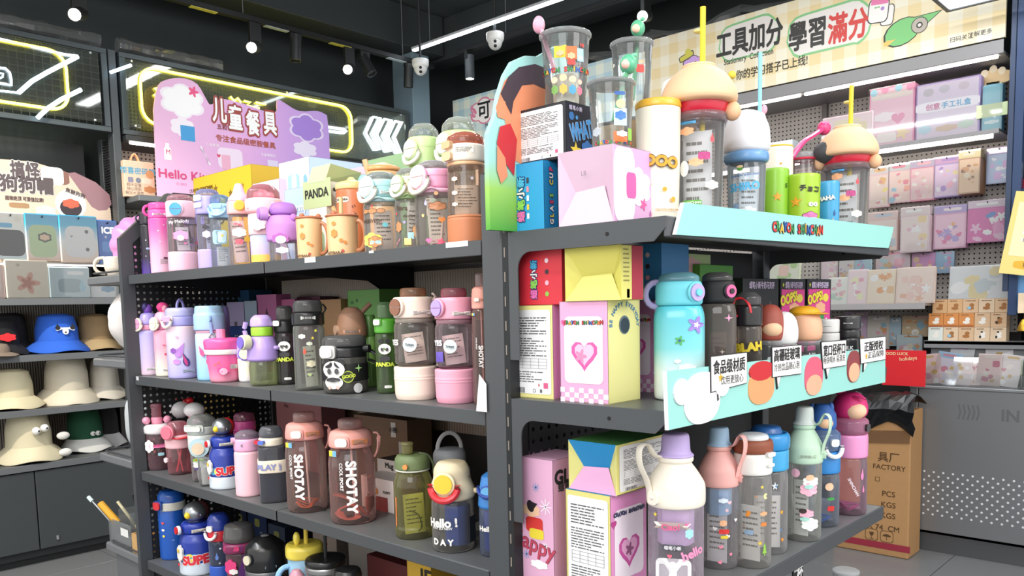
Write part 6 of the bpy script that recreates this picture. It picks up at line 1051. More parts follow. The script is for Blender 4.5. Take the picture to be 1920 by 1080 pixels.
def hero(label, at, tail, helm=True):
    return B('hero_bottle', 'bottle', label, at, [('base_cup', P('#cfd9e2'), [(.95, 0), (1.0, .03), (.98, .16), (.93, .18)]), ('body', P('#2b3f9c'), [(.93, .17), (.94, .19), (.93, .48), (.78, .58)]), ('lid', P('#22389a'), [(.72, .58), (.82, .60), (.82, .70), (.7, .73)]), ('neck', P('#17225a'), [(.5, .72), (.5, .76)])],
      [('ball', 'helmet_cap', MET('#a8adb2', .28), .12, -.05, .87, .72, .62, .55), ('ball', 'helmet_back', P('#b8202a' if tail else '#5a2a2e'), -.12, .22, .87, .58, .52, .53), ('ball', 'helmet_eye', P('#f2cf2f'), .62, -.42, .85, .18, .18, .2), ('ball', 'helmet_stud', MET('#c9cdd0', .25), .66, .2, .85, .1, .12, .13), ('button', P('#d82c33'), -70, .64, .2, .16, P('#e9e9ee')), ('note', '#cfc9bd', 10, .64, .9, .18), ('tag', 'badge', SF('#e9e6e0'), 'cloud', -62, .32, .28, .75, .1), ('deco', -62, [('dot', -.05, .36, .1, .12, '#e9c93a'), ('heart', 0, .17, .12, .12, '#d8303a')], 1.12), ('deco', -10, [('rr', -.25, .26, .6, .2, '#4fa6c9'), ('moon', -.3, .26, .24, .24, '#e9d34f'), ('spark', -.12, .25, .14, .14, '#f2e08a')], .96), ('text', '#d8303a', 'SUPER', 22 if tail else 2, .27 if tail else .235, .66, .06, .05, .97, '#f2f0ee')])
hero('navy bottle with a silver and red helmet-shaped cap and star badge, third shelf', (-2.517,1.3,0.052,0.824,0.234), 1)
B('thermos_flask', 'thermos flask', 'matte pale pink thermos with a clear domed lid', (-2.348,1.29,0.042,0.824,0.207), [('body', SF('#eebfcb'), [(.93, 0), (.98, .03), (.98, .66), (.9, .69)]), ('lid', P('#dfa6c9'), [(.92, .69), (.97, .71), (.97, .85), (.9, .88)]), ('clear_dome', CL('#c9b9cf', .35, .7), [(.9, .88), (.85, .95), (.4, 1)])], [('button', P('#e2aecb'), -75, .86, .22, .14), ('latch', P('#8a7f8f'), 5, .79, 1.0, .2, .02)])
B('drinking_bottle', 'bottle', 'dark navy square bottle with a cream band reading PLAY', (-2.212,1.295,0.045,0.824,0.23), [('body', CL('#5a607a', .35, .95), [(.84, 0), (.9, .03), (.9, .72), (.84, .75)], {'sq': 4.5}), ('band', SF('#efe4cf'), [(.92, .40), (.95, .41), (.95, .56), (.92, .57)], {'sq': 4.5}), ('lid', P('#efe6d3'), [(.78, .75), (.84, .76), (.84, .84), (.7, .86)]), ('clear_cap', CL('#8f96a6', .35, .8), [(.78, .86), (.78, .93), (.6, 1)])],
  [('latch', P('#d8343f'), -60, .81, .4, .24, .16), ('latch', P('#4f6fc9'), -38, .81, .36, .24, .16), ('text', '#8f93c2', 'PLAY', -20, .485, .5, .06, 0, .965), ('text', '#8f93c2', 'BABY', 26, .485, .2, .04, PI/2, .965), ('leaf', M('#3f58b0', .6), 20, .05, .7, .25, .1)])
shotay('large rosy clear sport bottle with an orange strap coil inside and vertical lettering', (-2.035,1.3,0.06,0.824,0.286), '#f7cfc6', '#eaa59c', '#f0c6c0', [('ribbon', P('#f08a62'), .03, 9, .08), ('strap', 'orange_clip', P('#ee7a45'), [(.3, -.5, .1), (.6, -.3, .06), (.6, .1, .05), (.4, .2, .08)], .06, .6)])
shotay('large rosy clear sport bottle with wide coral ribbon folded inside', (-1.826,1.31,0.065,0.824,0.282), '#f7c6be', '#eba79e', '#f0c6c0', [('strap', 'coral_ribbon', SF('#f79a88'), [(.2, -.75, .28), (.5, -.2, .24), (.3, .2, .06), (.6, -.3, .05), (.3, -.6, .12), (.5, .1, .18), (.2, .6, .05), (.3, .7, .24)], .2, .2)], a=-2)
B('sport_bottle', 'bottle', 'olive green clear sport bottle with dark green cap, carry strap and leaflet inside', (-1.575,1.315,0.053,0.824,0.242), [('body', CL('#d3cf7a', .14, .9), [(.84, 0), (.92, .03), (.92, .11), (.88, .13), (.90, .16), (.92, .46), (.94, .56), (.85, .64), (.72, .70)], {'rd': .12}), ('white_ring', P('#e9ebe0'), [(.80, .70), (.82, .71), (.82, .72)]), ('lid', SF('#6d7d55'), [(.82, .72), (.84, .73), (.84, .82), (.7, .87)]), ('spout_cap', CL('#b9b24a', .5, .9), [(.26, .87), (.26, .965), (.3, .97), (.3, .985), (.24, 1)], {'dx': 0, 'dy': -.22})],
  [('strap', 'carry_strap', SF('#5a6648'), [(.1, .35, .88), (.2, .75, .86), (.15, 1.0, .75), (.1, 1.05, .66)], .12, .5), ('button', P('#e0924f'), -20, .77, .12, .06), ('leaf', M('#dfe2a0', .7), 12, .04, 1.0, .42, .04), ('strap', 'green_ring', SF('#5f6b35'), [(.6, -.2, .30), (.75, .2, .26), (.75, .35, .14), (.6, .2, .08)], .05, .6), ('strap', 'side_rib', P('#e0814f'), [(.45, -.82, .44), (.46, -.83, .14)], .03, 1)])
B('hello_bottle', 'bottle', 'clear bottle with cream domed lid, yellow button, red bail and white Hello lettering', (-1.418,1.305,0.056,0.824,0.215), [('body', CL('#ece5da', .12, .5), [(.86, 0), (.92, .03), (.92, .54), (.85, .58)], {'rd': .2}), ('lid', SF('#e6d6b4'), [(.88, .57), (1.0, .60), (.98, .68), (.85, .76), (.80, .80), (.78, .90), (.6, .98), (0, 1)])],
  [('button', P('#ecc640'), -20, .78, .40, .16, P('#e9dcb8')), ('bail', P('#d1303a'), -20, .745, .55, .15), ('ball', 'side_knob', SF('#e6d6b4'), .3, 1.0, .66, .12, .16, .12), ('text', '#f3f1ec', 'Hello !', -30, .345, .5, .045, .05, .97), ('text', '#f3f1ec', 'DAY SO NEW', -30, .285, .15, .02, 0, .97), ('text', '#f3f1ec', 'D A Y', -28, .13, .36, .05, 0, .97), ('strap', 'seam_line', P('#b5602f'), [(.72, .1, .785), (.62, .45, .81), (.3, .75, .83)], .02, 1), ('strap', 'blue_sleeve', P('#24469c'), [(.1, .2, .06), (.1, .2, .5)], .55, .8), ('tag', 'card', M('#20242c', .5), 'sq', 55, .25, .22, .55, .02)])
B('hello_bottle', 'bottle', 'dark blue Hello bottle with a sky blue latch cut off by the upright post', (-1.31,1.33,0.034,0.824,0.195), [('body', CL('#9fb6e0', .2, .9), [(.86, 0), (.92, .03), (.92, .58)]), ('inner_cup', P('#223a8c'), [(.6, .05), (.65, .54)]), ('lid', P('#3f86d0'), [(.88, .57), (.98, .60), (.9, .76), (.7, .95), (.3, 1)])], [('button', P('#6fb6e6'), -20, .78, .4, .15, P('#2f4fa8')), ('bail', P('#2b48a0'), -20, .84, .6, .13), ('text', '#f3f1ec', 'Hello', -28, .345, .5, .045, 0, .97)])
B('handled_cup', 'cup', 'grey tumbler with an arched carry handle standing behind the cream-lidded bottle', (-1.571,1.44,0.044,0.824,0.211), [('body', P('#8b8f96'), [(.8, 0), (.88, .03), (.9, .7)]), ('lid', SF('#a3a5a8'), [(.9, .7), (1, .74), (1, .92), (.85, .98), (0, 1)])], [('loop', SF('#b5b3b2'), 10, .97, .72, 1.0, .13)])
B('kids_bottle', 'bottle', 'deep pink clear-lidded bottle behind the matte pale pink thermos', (-2.632,1.44,0.041,0.824,0.229), [('body', P('#c4468a'), [(.85, 0), (.95, .03), (.95, .7)]), ('lid', P('#d14f94'), [(.9, .7), (.95, .72), (.95, .86)]), ('clear_dome', CL('#d14f94', .4, .9), [(.9, .86), (.8, .97), (0, 1)])], [('loop', P('#c4468a'), 20, .84, .4, .5, .1)])
B('thermos_flask', 'thermos flask', 'dark grey thermos with a big loop handle at the back of the third shelf', (-3.219,1.55,0.027,0.824,0.217), [('body', SF('#4c4850'), [(.9, 0), (1, .02), (1, .9), (.9, 1)])], [('loop', SF('#5a555e'), 0, .97, .75, 1.2, .25)])
bk3 = lambda *a, **k: backbox(*a, z=z3, **k)
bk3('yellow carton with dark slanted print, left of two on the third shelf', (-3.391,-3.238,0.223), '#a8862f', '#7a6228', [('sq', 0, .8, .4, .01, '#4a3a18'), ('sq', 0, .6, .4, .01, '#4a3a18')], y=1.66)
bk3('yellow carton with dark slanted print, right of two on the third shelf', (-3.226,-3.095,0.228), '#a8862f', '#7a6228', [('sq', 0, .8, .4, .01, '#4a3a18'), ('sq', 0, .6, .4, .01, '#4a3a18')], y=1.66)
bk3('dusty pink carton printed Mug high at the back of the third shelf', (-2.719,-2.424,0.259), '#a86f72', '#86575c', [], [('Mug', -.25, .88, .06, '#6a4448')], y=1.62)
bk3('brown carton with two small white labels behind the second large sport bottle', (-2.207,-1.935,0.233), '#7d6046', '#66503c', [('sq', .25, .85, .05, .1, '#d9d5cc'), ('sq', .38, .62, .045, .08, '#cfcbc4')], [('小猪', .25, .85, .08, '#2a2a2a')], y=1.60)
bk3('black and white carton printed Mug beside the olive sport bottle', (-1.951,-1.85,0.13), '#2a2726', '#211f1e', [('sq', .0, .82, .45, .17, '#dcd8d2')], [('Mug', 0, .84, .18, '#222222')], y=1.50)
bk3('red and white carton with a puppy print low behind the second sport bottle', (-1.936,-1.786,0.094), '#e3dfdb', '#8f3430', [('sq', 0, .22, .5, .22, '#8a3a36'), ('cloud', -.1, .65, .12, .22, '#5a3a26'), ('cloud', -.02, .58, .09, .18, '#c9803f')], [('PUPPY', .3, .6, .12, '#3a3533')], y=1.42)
# ---------------------------------------------------------------- fourth shelf
z4 = .489
B('thermos_flask', 'thermos flask', 'royal blue thermos with a white strap band and red latch, leftmost on the fourth shelf', (-2.986,1.32,0.05,0.489,0.257), [('body', P('#1f56b0'), [(.92, 0), (.97, .02), (.97, .76)]), ('band', SF('#d5d3c6'), [(1.0, .72), (1.03, .73), (1.03, .83), (1.0, .84)]), ('lid', P('#1d4f9f'), [(.95, .80), (.97, .82), (.92, .94), (.7, 1)])], [('latch', P('#d63a3f'), -60, .80, .6, .55, .28, P('#24529f')), ('text', '#7fa6d8', 'nn', 0, .3, .2, .02, 0), ('deco', -40, [('heart', 0, .55, .14, .14, '#d8505a'), ('dot', .02, .36, .1, .1, '#e9d24f'), ('cloud', 0, .45, .14, .16, '#e9e6e0')])])
hero('navy bottle with a silver helmet-shaped cap and slanted red lettering, fourth shelf', (-2.747,1.3,0.064,0.489,0.25), 0)
B('drinking_bottle', 'bottle', 'clear blue bottle with a navy and red lid and white bail', (-2.615,1.315,0.04,0.489,0.227), [('body', CL('#7f96c9', .2, .9), [(.88, .22), (.92, .24), (.92, .60)]), ('base_cup', P('#2f56b5'), [(.9, 0), (.96, .02), (.96, .22)]), ('red_band', P('#c92f38'), [(.92, .60), (.95, .61), (.95, .76)]), ('lid', P('#24398f'), [(.95, .76), (.96, .78), (.9, .92), (.6, 1)])], [('bail', P('#ecebea'), -45, .74, .55, .13), ('latch', P('#e6e3e0'), -45, .80, .5, .5, .16), ('deco', -10, [('star', .2, .5, .12, .12, '#dfe6f5'), ('drop', -.1, .38, .2, .3, '#5f7fc2'), ('spark', .1, .28, .12, .12, '#cfd9ef')])])
B('kids_bottle', 'bottle', 'plum and magenta bottle with a smoky dome lid and winged badge', (-2.487,1.32,0.053,0.489,0.22), [('body', CL('#7a2f4f', .5, .9), [(.78, 0), (.86, .03), (.86, .55)]), ('lid', P('#7d2c55'), [(.95, .55), (1.0, .58), (1.0, .68), (.9, .70)], {'sq': 3}), ('dome', CL('#2a1c22', .75, .95), [(.92, .70), (.98, .76), (.85, .95), (0, 1)])], [('latch', P('#b93468'), -30, .64, .9, .28, .14, P('#6b3070')), ('tag', 'badge', SF('#d03a74'), 'cloud', -35, .36, .42, .8, .1), ('tag', 'badge', SF('#5e2f73'), 'drop', 12, .34, .5, .75, .1), ('deco', -28, [('cloud', .1, .3, .3, .3, '#e3dcd9'), ('spark', .3, .15, .1, .1, '#f0e6f0')], 1.14)])
B('soup_jar', 'food jar', 'black food jar with silver ring and a beige button', (-2.331,1.325,0.067,0.489,0.199), [('body', P('#141516'), [(.85, 0), (.92, .03), (.92, .36)]), ('steel_ring', MET('#9a9b9c'), [(.95, .36), (.97, .37), (.97, .46), (.95, .47)]), ('lid', P('#17181a'), [(.98, .47), (1.02, .5), (1.0, .66), (.92, .84), (.5, .96), (.3, 1), (0, 1)])], [('button', P('#d6d0b8'), -50, .68, .22, .16, P('#1a1b1d')), ('ball', 'top_button', P('#8a8b8c'), .05, 0, .985, .24, .24, .08), ('latch', MET('#b9babb'), 12, .56, .5, .12, .02)])
B('straw_mug', 'mug', 'light blue patterned mug with a yellow lid, stub and yellow straw', (-2.128,1.34,0.054,0.489,0.22), [('body', P('#9cc6e2'), [(.8, 0), (.86, .04), (.95, .78)]), ('lid', P('#e2cf55'), [(1.0, .76), (1.05, .79), (1.05, .90), (.95, .94)], {'sq': 2.6})], [('handle', P('#8fbfe6'), -75, .15, .65, .7, .16), ('straw', P('#d8c04a'), .1, .1, .9, .15, .15, 1.5, .12), ('ball', 'lid_stub', P('#e2cf55'), .1, -.4, 1.02, .22, .2, .38), ('deco', -5, [('sq', -.4, .55, .12, .2, '#e6e2d2'), ('sq', 0, .45, .14, .22, '#d3e2ee'), ('sq', .35, .55, .12, .2, '#f0e6c0')])])
B('straw_cup', 'cup', 'clear cup with a black slotted lid and black straw beside the light blue mug', (-1.987,1.32,0.058,0.489,0.196), [('body', CL('#c9c9c9', .2, .6), [(.8, 0), (.86, .04), (.98, .8)]), ('steel_rim', MET('#a8a9aa'), [(.99, .8), (1.02, .82), (1.02, .9)]), ('lid', P('#1a1b1c'), [(1.0, .9), (1.04, .92), (1.0, 1), (.6, 1)])], [('straw', P('#222326'), .1, 0, .3, .12, .02, 1.75, .09)])
B('straw_cup', 'cup', 'small clear cup with a black lid at the picture\'s bottom edge', (-1.817,1.275,0.038,0.489,0.208), [('body', CL('#c9c9c9', .2, .6), [(.8, 0), (.98, .8)]), ('steel_rim', MET('#a8a9aa'), [(.99, .8), (1.02, .9)]), ('lid', P('#1a1b1c'), [(1.0, .9), (1.04, .92), (.9, 1)])])
B('pink_ball_cup', 'cup', 'dusty pink round lid peeping up at the bottom edge before the light blue mug', (-2.065,1.27,0.028,0.489,0.155), [('body', P('#c98a9c'), [(.7, 0), (.95, .3), (1, .6)]), ('lid', P('#cf94a6'), [(1, .6), (.9, .85), (.4, 1)])])
bk4 = lambda *a, **k: backbox(*a, z=z4, **k)
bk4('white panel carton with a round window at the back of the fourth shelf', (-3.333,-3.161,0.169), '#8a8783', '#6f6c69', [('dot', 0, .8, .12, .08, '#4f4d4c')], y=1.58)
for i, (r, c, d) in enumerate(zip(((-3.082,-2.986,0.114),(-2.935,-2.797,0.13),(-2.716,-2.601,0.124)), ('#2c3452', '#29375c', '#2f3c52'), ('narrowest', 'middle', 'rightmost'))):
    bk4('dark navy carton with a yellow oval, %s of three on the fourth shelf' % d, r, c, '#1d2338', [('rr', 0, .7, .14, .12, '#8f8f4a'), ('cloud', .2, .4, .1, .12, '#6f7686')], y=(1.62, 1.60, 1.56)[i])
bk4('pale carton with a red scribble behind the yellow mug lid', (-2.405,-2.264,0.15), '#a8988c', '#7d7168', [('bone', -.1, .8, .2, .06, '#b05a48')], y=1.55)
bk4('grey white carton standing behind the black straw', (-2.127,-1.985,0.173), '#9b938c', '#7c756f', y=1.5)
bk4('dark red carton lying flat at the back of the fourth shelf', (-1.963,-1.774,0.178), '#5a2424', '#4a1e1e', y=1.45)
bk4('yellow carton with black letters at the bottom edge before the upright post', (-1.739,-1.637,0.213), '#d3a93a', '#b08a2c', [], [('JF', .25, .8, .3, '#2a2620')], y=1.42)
# ---------------------------------------------------------------- end rack, top shelf
zA, zB_, zC = 1.55, 1.209, .815
WHT = CARD('#ece9ea')
SHIN = ['#d8453a', '#3f8f4a', '#e8b23a', '#2f5fae', '#d8453a', '#3f8f4a', '#e8833a']
def crayon(g, mp, size, x, y, rot=0., cols=SHIN, out='#24264a'):      # many-coloured block lettering
    s_ = 'CRAYON SHINCHAN'; W_ = size*.66; n = len(s_); c, q = math.cos(rot), math.sin(rot)
    for i, ch in enumerate(s_):
        if ch == ' ': continue
        u = (i-n/2+.5)*W_; v = size*.08*math.sin(i*2.3)
        text(g, INK(cols[i % len(cols)]), ch, mp, size, x+u*c-v*q, y+u*q+v*c, bold=.05, rot=rot+.06*math.sin(i*1.7), d=.0012, out=(INK(out), .10))
def art_glass(g, fm, sm, w, d, h, rs):
    for i, ch in enumerate('GLASS CUP'):
        if ch != ' ': text(g, INK(('#f2f0e6', '#f2d84a', '#f2f0e6', '#d84a6a', '#8fd05a')[i % 5]), ch, sm, d*.34, 0, h*(.12+.095*i), bold=.05, rot=PI/2, out=(INK('#1f3f7a'), .12))
    for i, ch in enumerate('蜡笔小新'): text(g, INK(('#e36fb0', '#8fd05a', '#f2f0e6', '#4fb0d8')[i]), ch, fm, h*.16, -w*.02, h*(.22+.17*i), bold=.04, rot=PI/2, out=(INK('#1c3a6e'), .12))
    deco(g, [('sq', w*.14, h*(.22+.13*i), h*.022, h*.04, c) for i, c in enumerate(('#e9e6ea', '#e9c84a', '#e7eef2', '#e98fa4', '#3a3f4a'))], fm)
x0, x1, y0, y1, z, h = -1.179,-1.062,1.245,1.288,1.55,0.135; hb = h
carton('glass_cup_carton', 'bright blue carton reading GLASS CUP at the left of the end rack\'s top shelf', x0, x1, y0, y1, z, h, CARD('#2f9fd3'), CARD('#1f84ba'), art=art_glass)
x0, x1, y0, y1, z, h = -1.021,-0.891,1.24,1.439,1.55,0.14; hp = h
def art_pink(g, fm, sm, w, d, h, rs):
    deco(g, [('rr', -d*.33, h*.5, d*.17, h*.48, '#efe0ef'), ('cloud', -d*.1, h*.5, d*.22, h*.42, '#efe6f2'), ('cloud', -d*.08, h*.5, d*.17, h*.34, '#fbf7fb'), ('rr', -d*.22, h*.5, d*.08, h*.17, '#ea5fa6'), ('flower', -d*.02, h*.27, d*.06, h*.09, '#e35a9c'), ('bone', d*.13, h*.58, d*.022, h*.06, '#e9dca8', 1.4), ('drop', d*.16, h*.2, d*.03, h*.05, '#c46ab0'), ('drop', d*.1, h*.16, d*.02, h*.04, '#c46ab0'), ('heart', d*.40, h*.45, d*.12, h*.3, '#b878bf')], sm)
    text(g, INK('#8a7a8a'), 'LB', fm, .012, -w*.02, h*.68)
carton('pink_cup_carton', 'pale pink carton lying on its side with tucked flaps towards the aisle', x0, x1, y0, y1, z, h, CARD('#e3c1d6'), CARD('#d9a9d2'), CARD('#e3c1d6'), art=art_pink, flap=(CARD('#e0bfd3'), CARD('#dcb9cf'), CARD('#e4c5d8')))  # flaps in lighter and darker pinks: fold shading put into the card colour
x0, x1, y0, y1, z, h = -1.163,-1.017,1.262,1.343,1.684,0.109; z = 1.55+hb
h = h+1.684-z; hk = h
def art_black(g, fm, sm, w, d, h, rs):
    text(g, INK('#4f9fe0'), 'WHAT', sm, h*.42, d*.06, h*.52, bold=.05, rot=.25, sx=.5, out=(INK('#f2f2f2'), .06)); deco(g, [('star', -d*.15, h*.15, .018, .018, '#e9d04a'), ('dot', -d*.3, h*.75, .008, .008, '#3f7fc0'), ('dot', -d*.1, h*.74, .004, .004, '#4f9fe0'), ('cloud', d*.3, h*.2, .02, .03, '#3f78b8')], sm)
    for i, ch in enumerate('蜡笔小新'): text(g, INK('#d9d4ea'), ch, sm, h*.09, -d*.33+d*.13*i, h*.9, bold=.03)
carton('black_cup_carton', 'black carton with a white label panel stacked on the blue glass cup carton', x0, x1, y0, y1, z, h, CARD('#23252b'), CARD('#1e2433'), panel='front', art=art_black)
zk = z+hk
carton('kraft_carton', 'plain kraft carton hidden behind the black carton under the clear cups', -1.13, -.93, 1.47, 1.60, 1.55, .235, CARD('#b59a78'), CARD('#a58a68'))
# standing character board at the left
sb = thing('standee_board', 'tall teal to green standing board with peach and red shapes left of the stacked cartons', 'standee', (-1.135, Y0, 1.551))
SB_ = lambda g: setattr(g, 'xf', Matrix.Translation((1.135, -Y0, -1.551))) or g
pp = [(1.166,1.55),(1.166,1.654),(1.168,1.736),(1.19,1.775),(1.199,1.812),(1.22,1.857),(1.243,1.887),(1.28,1.905),(1.318,1.911)]
poly = [(a, max(b, 1.551)) for a, b in pp]+[(1.405, 1.96), (1.42, 1.88), (1.425, 1.551)]
g = SB_(G(GR([(0, '#57a83e'), (.2, '#9fcf62'), (.33, '#9fd6cf'), (1, '#a5d9d6')], .5))); g.prism(poly[::-1], pl(-1.135), -.012, 0); g.obj('board', sb, 0)
g = SB_(G(WHT)); mS = pl(-1.135)
for kk, (q, c) in enumerate((([(1.194,1.799),(1.215,1.843),(1.252,1.873),(1.304,1.887),(1.341,1.886),(1.335,1.671),(1.237,1.693),(1.214,1.767)], '#e58f68'), ([(1.203,1.817),(1.226,1.853),(1.258,1.878),(1.308,1.894),(1.341,1.892),(1.34,1.849),(1.303,1.853),(1.267,1.844),(1.24,1.808),(1.233,1.781),(1.218,1.799)], '#40303c'), ([(1.187,1.788),(1.197,1.805),(1.215,1.804),(1.221,1.785),(1.211,1.769),(1.193,1.77)], '#e58f68'), ([(1.198,1.753),(1.228,1.763),(1.247,1.734),(1.236,1.661),(1.202,1.693),(1.188,1.72)], '#c8242f'), ([(1.188,1.716),(1.21,1.694),(1.217,1.659),(1.197,1.642),(1.186,1.667)], '#e58f68'))):
    deco(g, [(q[::-1], 0, 0, 1, 1, c)], mS, .0008+.0006*kk)
g.obj('print', sb, 0)
# clear cups and their spoons
def cup(label, at, tint, ex=(), rim='#f4f8f8', name='clear_cup', t0=.70):
    return B(name, 'cup', label, at, [('cup', CL(tint, .12, .35), [(t0, 0), (t0+.03, .02), (.93, .95)]), ('rim', CL(rim, .3, .3), [(.93, .93), (1.02, .95), (1.02, .985), (.95, 1)])], ex)
SHN = [('sq', -.2, .68, .24, .22, '#e9c52f'), ('sq', .22, .66, .22, .24, '#e8703a'), ('sq', .6, .64, .15, .24, '#a9d4ea'), ('cloud', -.2, .66, .16, .18, '#f0b48a'), ('cloud', .22, .62, .16, .2, '#f0b48a'), ('rr', .22, .54, .15, .1, '#d8433a'), ('cloud', .6, .6, .1, .14, '#f3f3f1')]
t = B('clear_cup', 'cup', 'large clear cup with coloured picture squares standing on the black carton', (-1.075, 1.335, .052, zk, .155), [('cup', CL('#f3f8f6', .05, .3), [(.72, 0), (.76, .02), (.94, .93)]), ('rim', CL('#f6faf9', .16, .2), [(.94, .91), (1.02, .93), (1.03, .97), (.96, .985)])],
  [('deco', 0, SHN, .9), ('text', '#d8453a', 'HI', 42, .76, .18, .05, 0, .92), ('deco', 0, [('cloud', -.45, .22, .16, .3, '#7fae5a'), ('cloud', -.1, .22, .16, .32, '#e9b24a'), ('cloud', .25, .21, .15, .3, '#4fa0c9'), ('cloud', .55, .20, .12, .28, '#e2778f'), ('dot', -.45, .34, .14, .12, '#f2cfae'), ('dot', -.1, .36, .14, .14, '#e9c39a'), ('dot', .25, .34, .14, .12, '#f0cba9'), ('dot', .55, .31, .1, .1, '#f0c3ae')], .82), ('strap', 'spoon', P('#e9a9bf'), [(.1, -.4, .5), (.0, -.75, .85), (-.05, -.95, 1.08), (-.05, -1.05, 1.16)], .15, .6), ('ball', 'spoon_head', P('#e9a9bf'), -.05, -1.02, 1.12, .2, .24, .34), ('strap', 'white_lining', M('#d9d6c8', .6), [(0, 0, .04), (0, 0, .45)], .5, 1)])
g = G(WHT); mpc = cyl(.052*.86, 0, .155*.46); crayon(g, mpc, .0125, .0, 0); g.obj('lettering', t, 0)
B('clear_cup', 'cup', 'clear cup with a green-headed spoon and star print on the kraft carton', (-1.03, 1.505, .046, 1.7851, .17), [('cup', CL('#f3f8f6', .05, .3), [(.72, 0), (.76, .02), (.94, .95)]), ('rim', CL('#f6faf9', .16, .2), [(.94, .93), (1.02, .95), (1.03, .98), (.96, 1)])], [('strap', 'spoon', P('#5fae84'), [(0, 0, .3), (.05, .2, .8), (.05, .25, 1.05)], .16, .7), ('ball', 'spoon_head', P('#5fb58c'), .05, .28, 1.16, .33, .33, .38), ('ball', 'spoon_dot', P('#f2c9ae'), .28, .2, 1.14, .16, .2, .2), ('ball', 'spoon_tip', P('#6fbf98'), .05, .5, 1.27, .1, .12, .1), ('deco', 5, [('star', -.1, .74, .1, .1, '#e9c93a'), ('rr', .3, .62, .2, .18, '#d8433a'), ('cloud', .35, .7, .16, .14, '#efb48c')], .86)])
t = B('clear_cup', 'cup', 'clear cup with a blue and orange picture and green-headed spoon on the pink carton', (-0.935,1.296,0.046,1.688,0.128), [('cup', CL('#f3f8f6', .05, .3), [(.72, 0), (.76, .02), (.94, .95)]), ('rim', CL('#f6faf9', .16, .2), [(.94, .93), (1.02, .95), (1.03, .98), (.96, 1)])],
  [('strap', 'spoon', P('#5fae84'), [(-.1, .1, .45), (.0, .5, .95), (.05, .65, 1.15)], .16, .7), ('ball', 'spoon_head', P('#5fb58c'), .05, .72, 1.24, .36, .36, .40), ('ball', 'spoon_dot', P('#f2c0b0'), .28, .62, 1.22, .16, .2, .2), ('ball', 'spoon_tip', P('#6fbf98'), .05, .95, 1.36, .1, .12, .1), ('deco', 22, [('sq', .05, .44, .28, .34, '#bfe0ee'), ('sq', .05, .16, .3, .2, '#e8703a'), ('cloud', .05, .46, .26, .3, '#3f78c0'), ('dot', .05, .62, .2, .18, '#f0c09a'), ('rr', .02, .77, .22, .07, '#2f5fa8'), ('cloud', .1, .2, .26, .2, '#f2f2ef'), ('sq', .5, .2, .12, .24, '#8fc24a')], .88), ('deco', -50, [('cloud', .1, .25, .24, .3, '#b9bfc6')], .85)])
g = G(WHT); r_ = .046; crayon(g, cyl(r_*.78, .25, .012), .0085, 0, 0); g.obj('lettering', t, 0)
t = B('lidded_mug', 'mug', 'cream cup with a gold rim and orange OOO lettering behind the pink carton', (-0.9,1.403,0.044,1.55,0.242), [('body', P('#ece4d2'), [(.84, 0), (.9, .02), (1, .94)]), ('gold_rim', P('#e8b23a'), [(1.0, .93), (1.03, .95), (1.0, .99), (.9, 1)])], [('text', '#e8a02a', 'OOO', 8, .50, .62, .06, -.12, 1.0, '#4a3414'), ('deco', 10, [('dot', .1, .28, .1, .1, '#e8a02a'), ('dot', .5, .2, .12, .12, '#e8a02a')]), ('text', '#c98a2a', 'CRAYON SHINCHAN', 25, .12, .12, .02, 0)])
B('spoon_figure', 'spoon', 'bright pink headed spoon standing in the gold-rimmed cup', (-.945, 1.53, .02, 1.79, .07), [('stick', P('#ea4f8a'), [(.35, 0), (.4, .4)])], [('ball', 'head', P('#e8407f'), 0, 0, .62, .9, .9, .95), ('ball', 'head_front', P('#f2b8a8'), .5, -.15, .58, .5, .55, .55)])
B('picture_plate', 'plate', 'white melamine plate with a coloured print standing behind the clear cups', (-.99, 1.64, .06, 1.5501, .36), [('plate', P('#efeeea'), [(.3, 0), (.35, .3), (.9, .7), (.7, .95), (0, 1)], {'fl': (.25, 1)})], [('deco', 0, [('rr', -.1, .8, .3, .3, '#f0c3a0'), ('sq', -.1, .72, .3, .12, '#f2f0e0'), ('dot', .2, .76, .1, .1, '#d84a3f')], .4)])
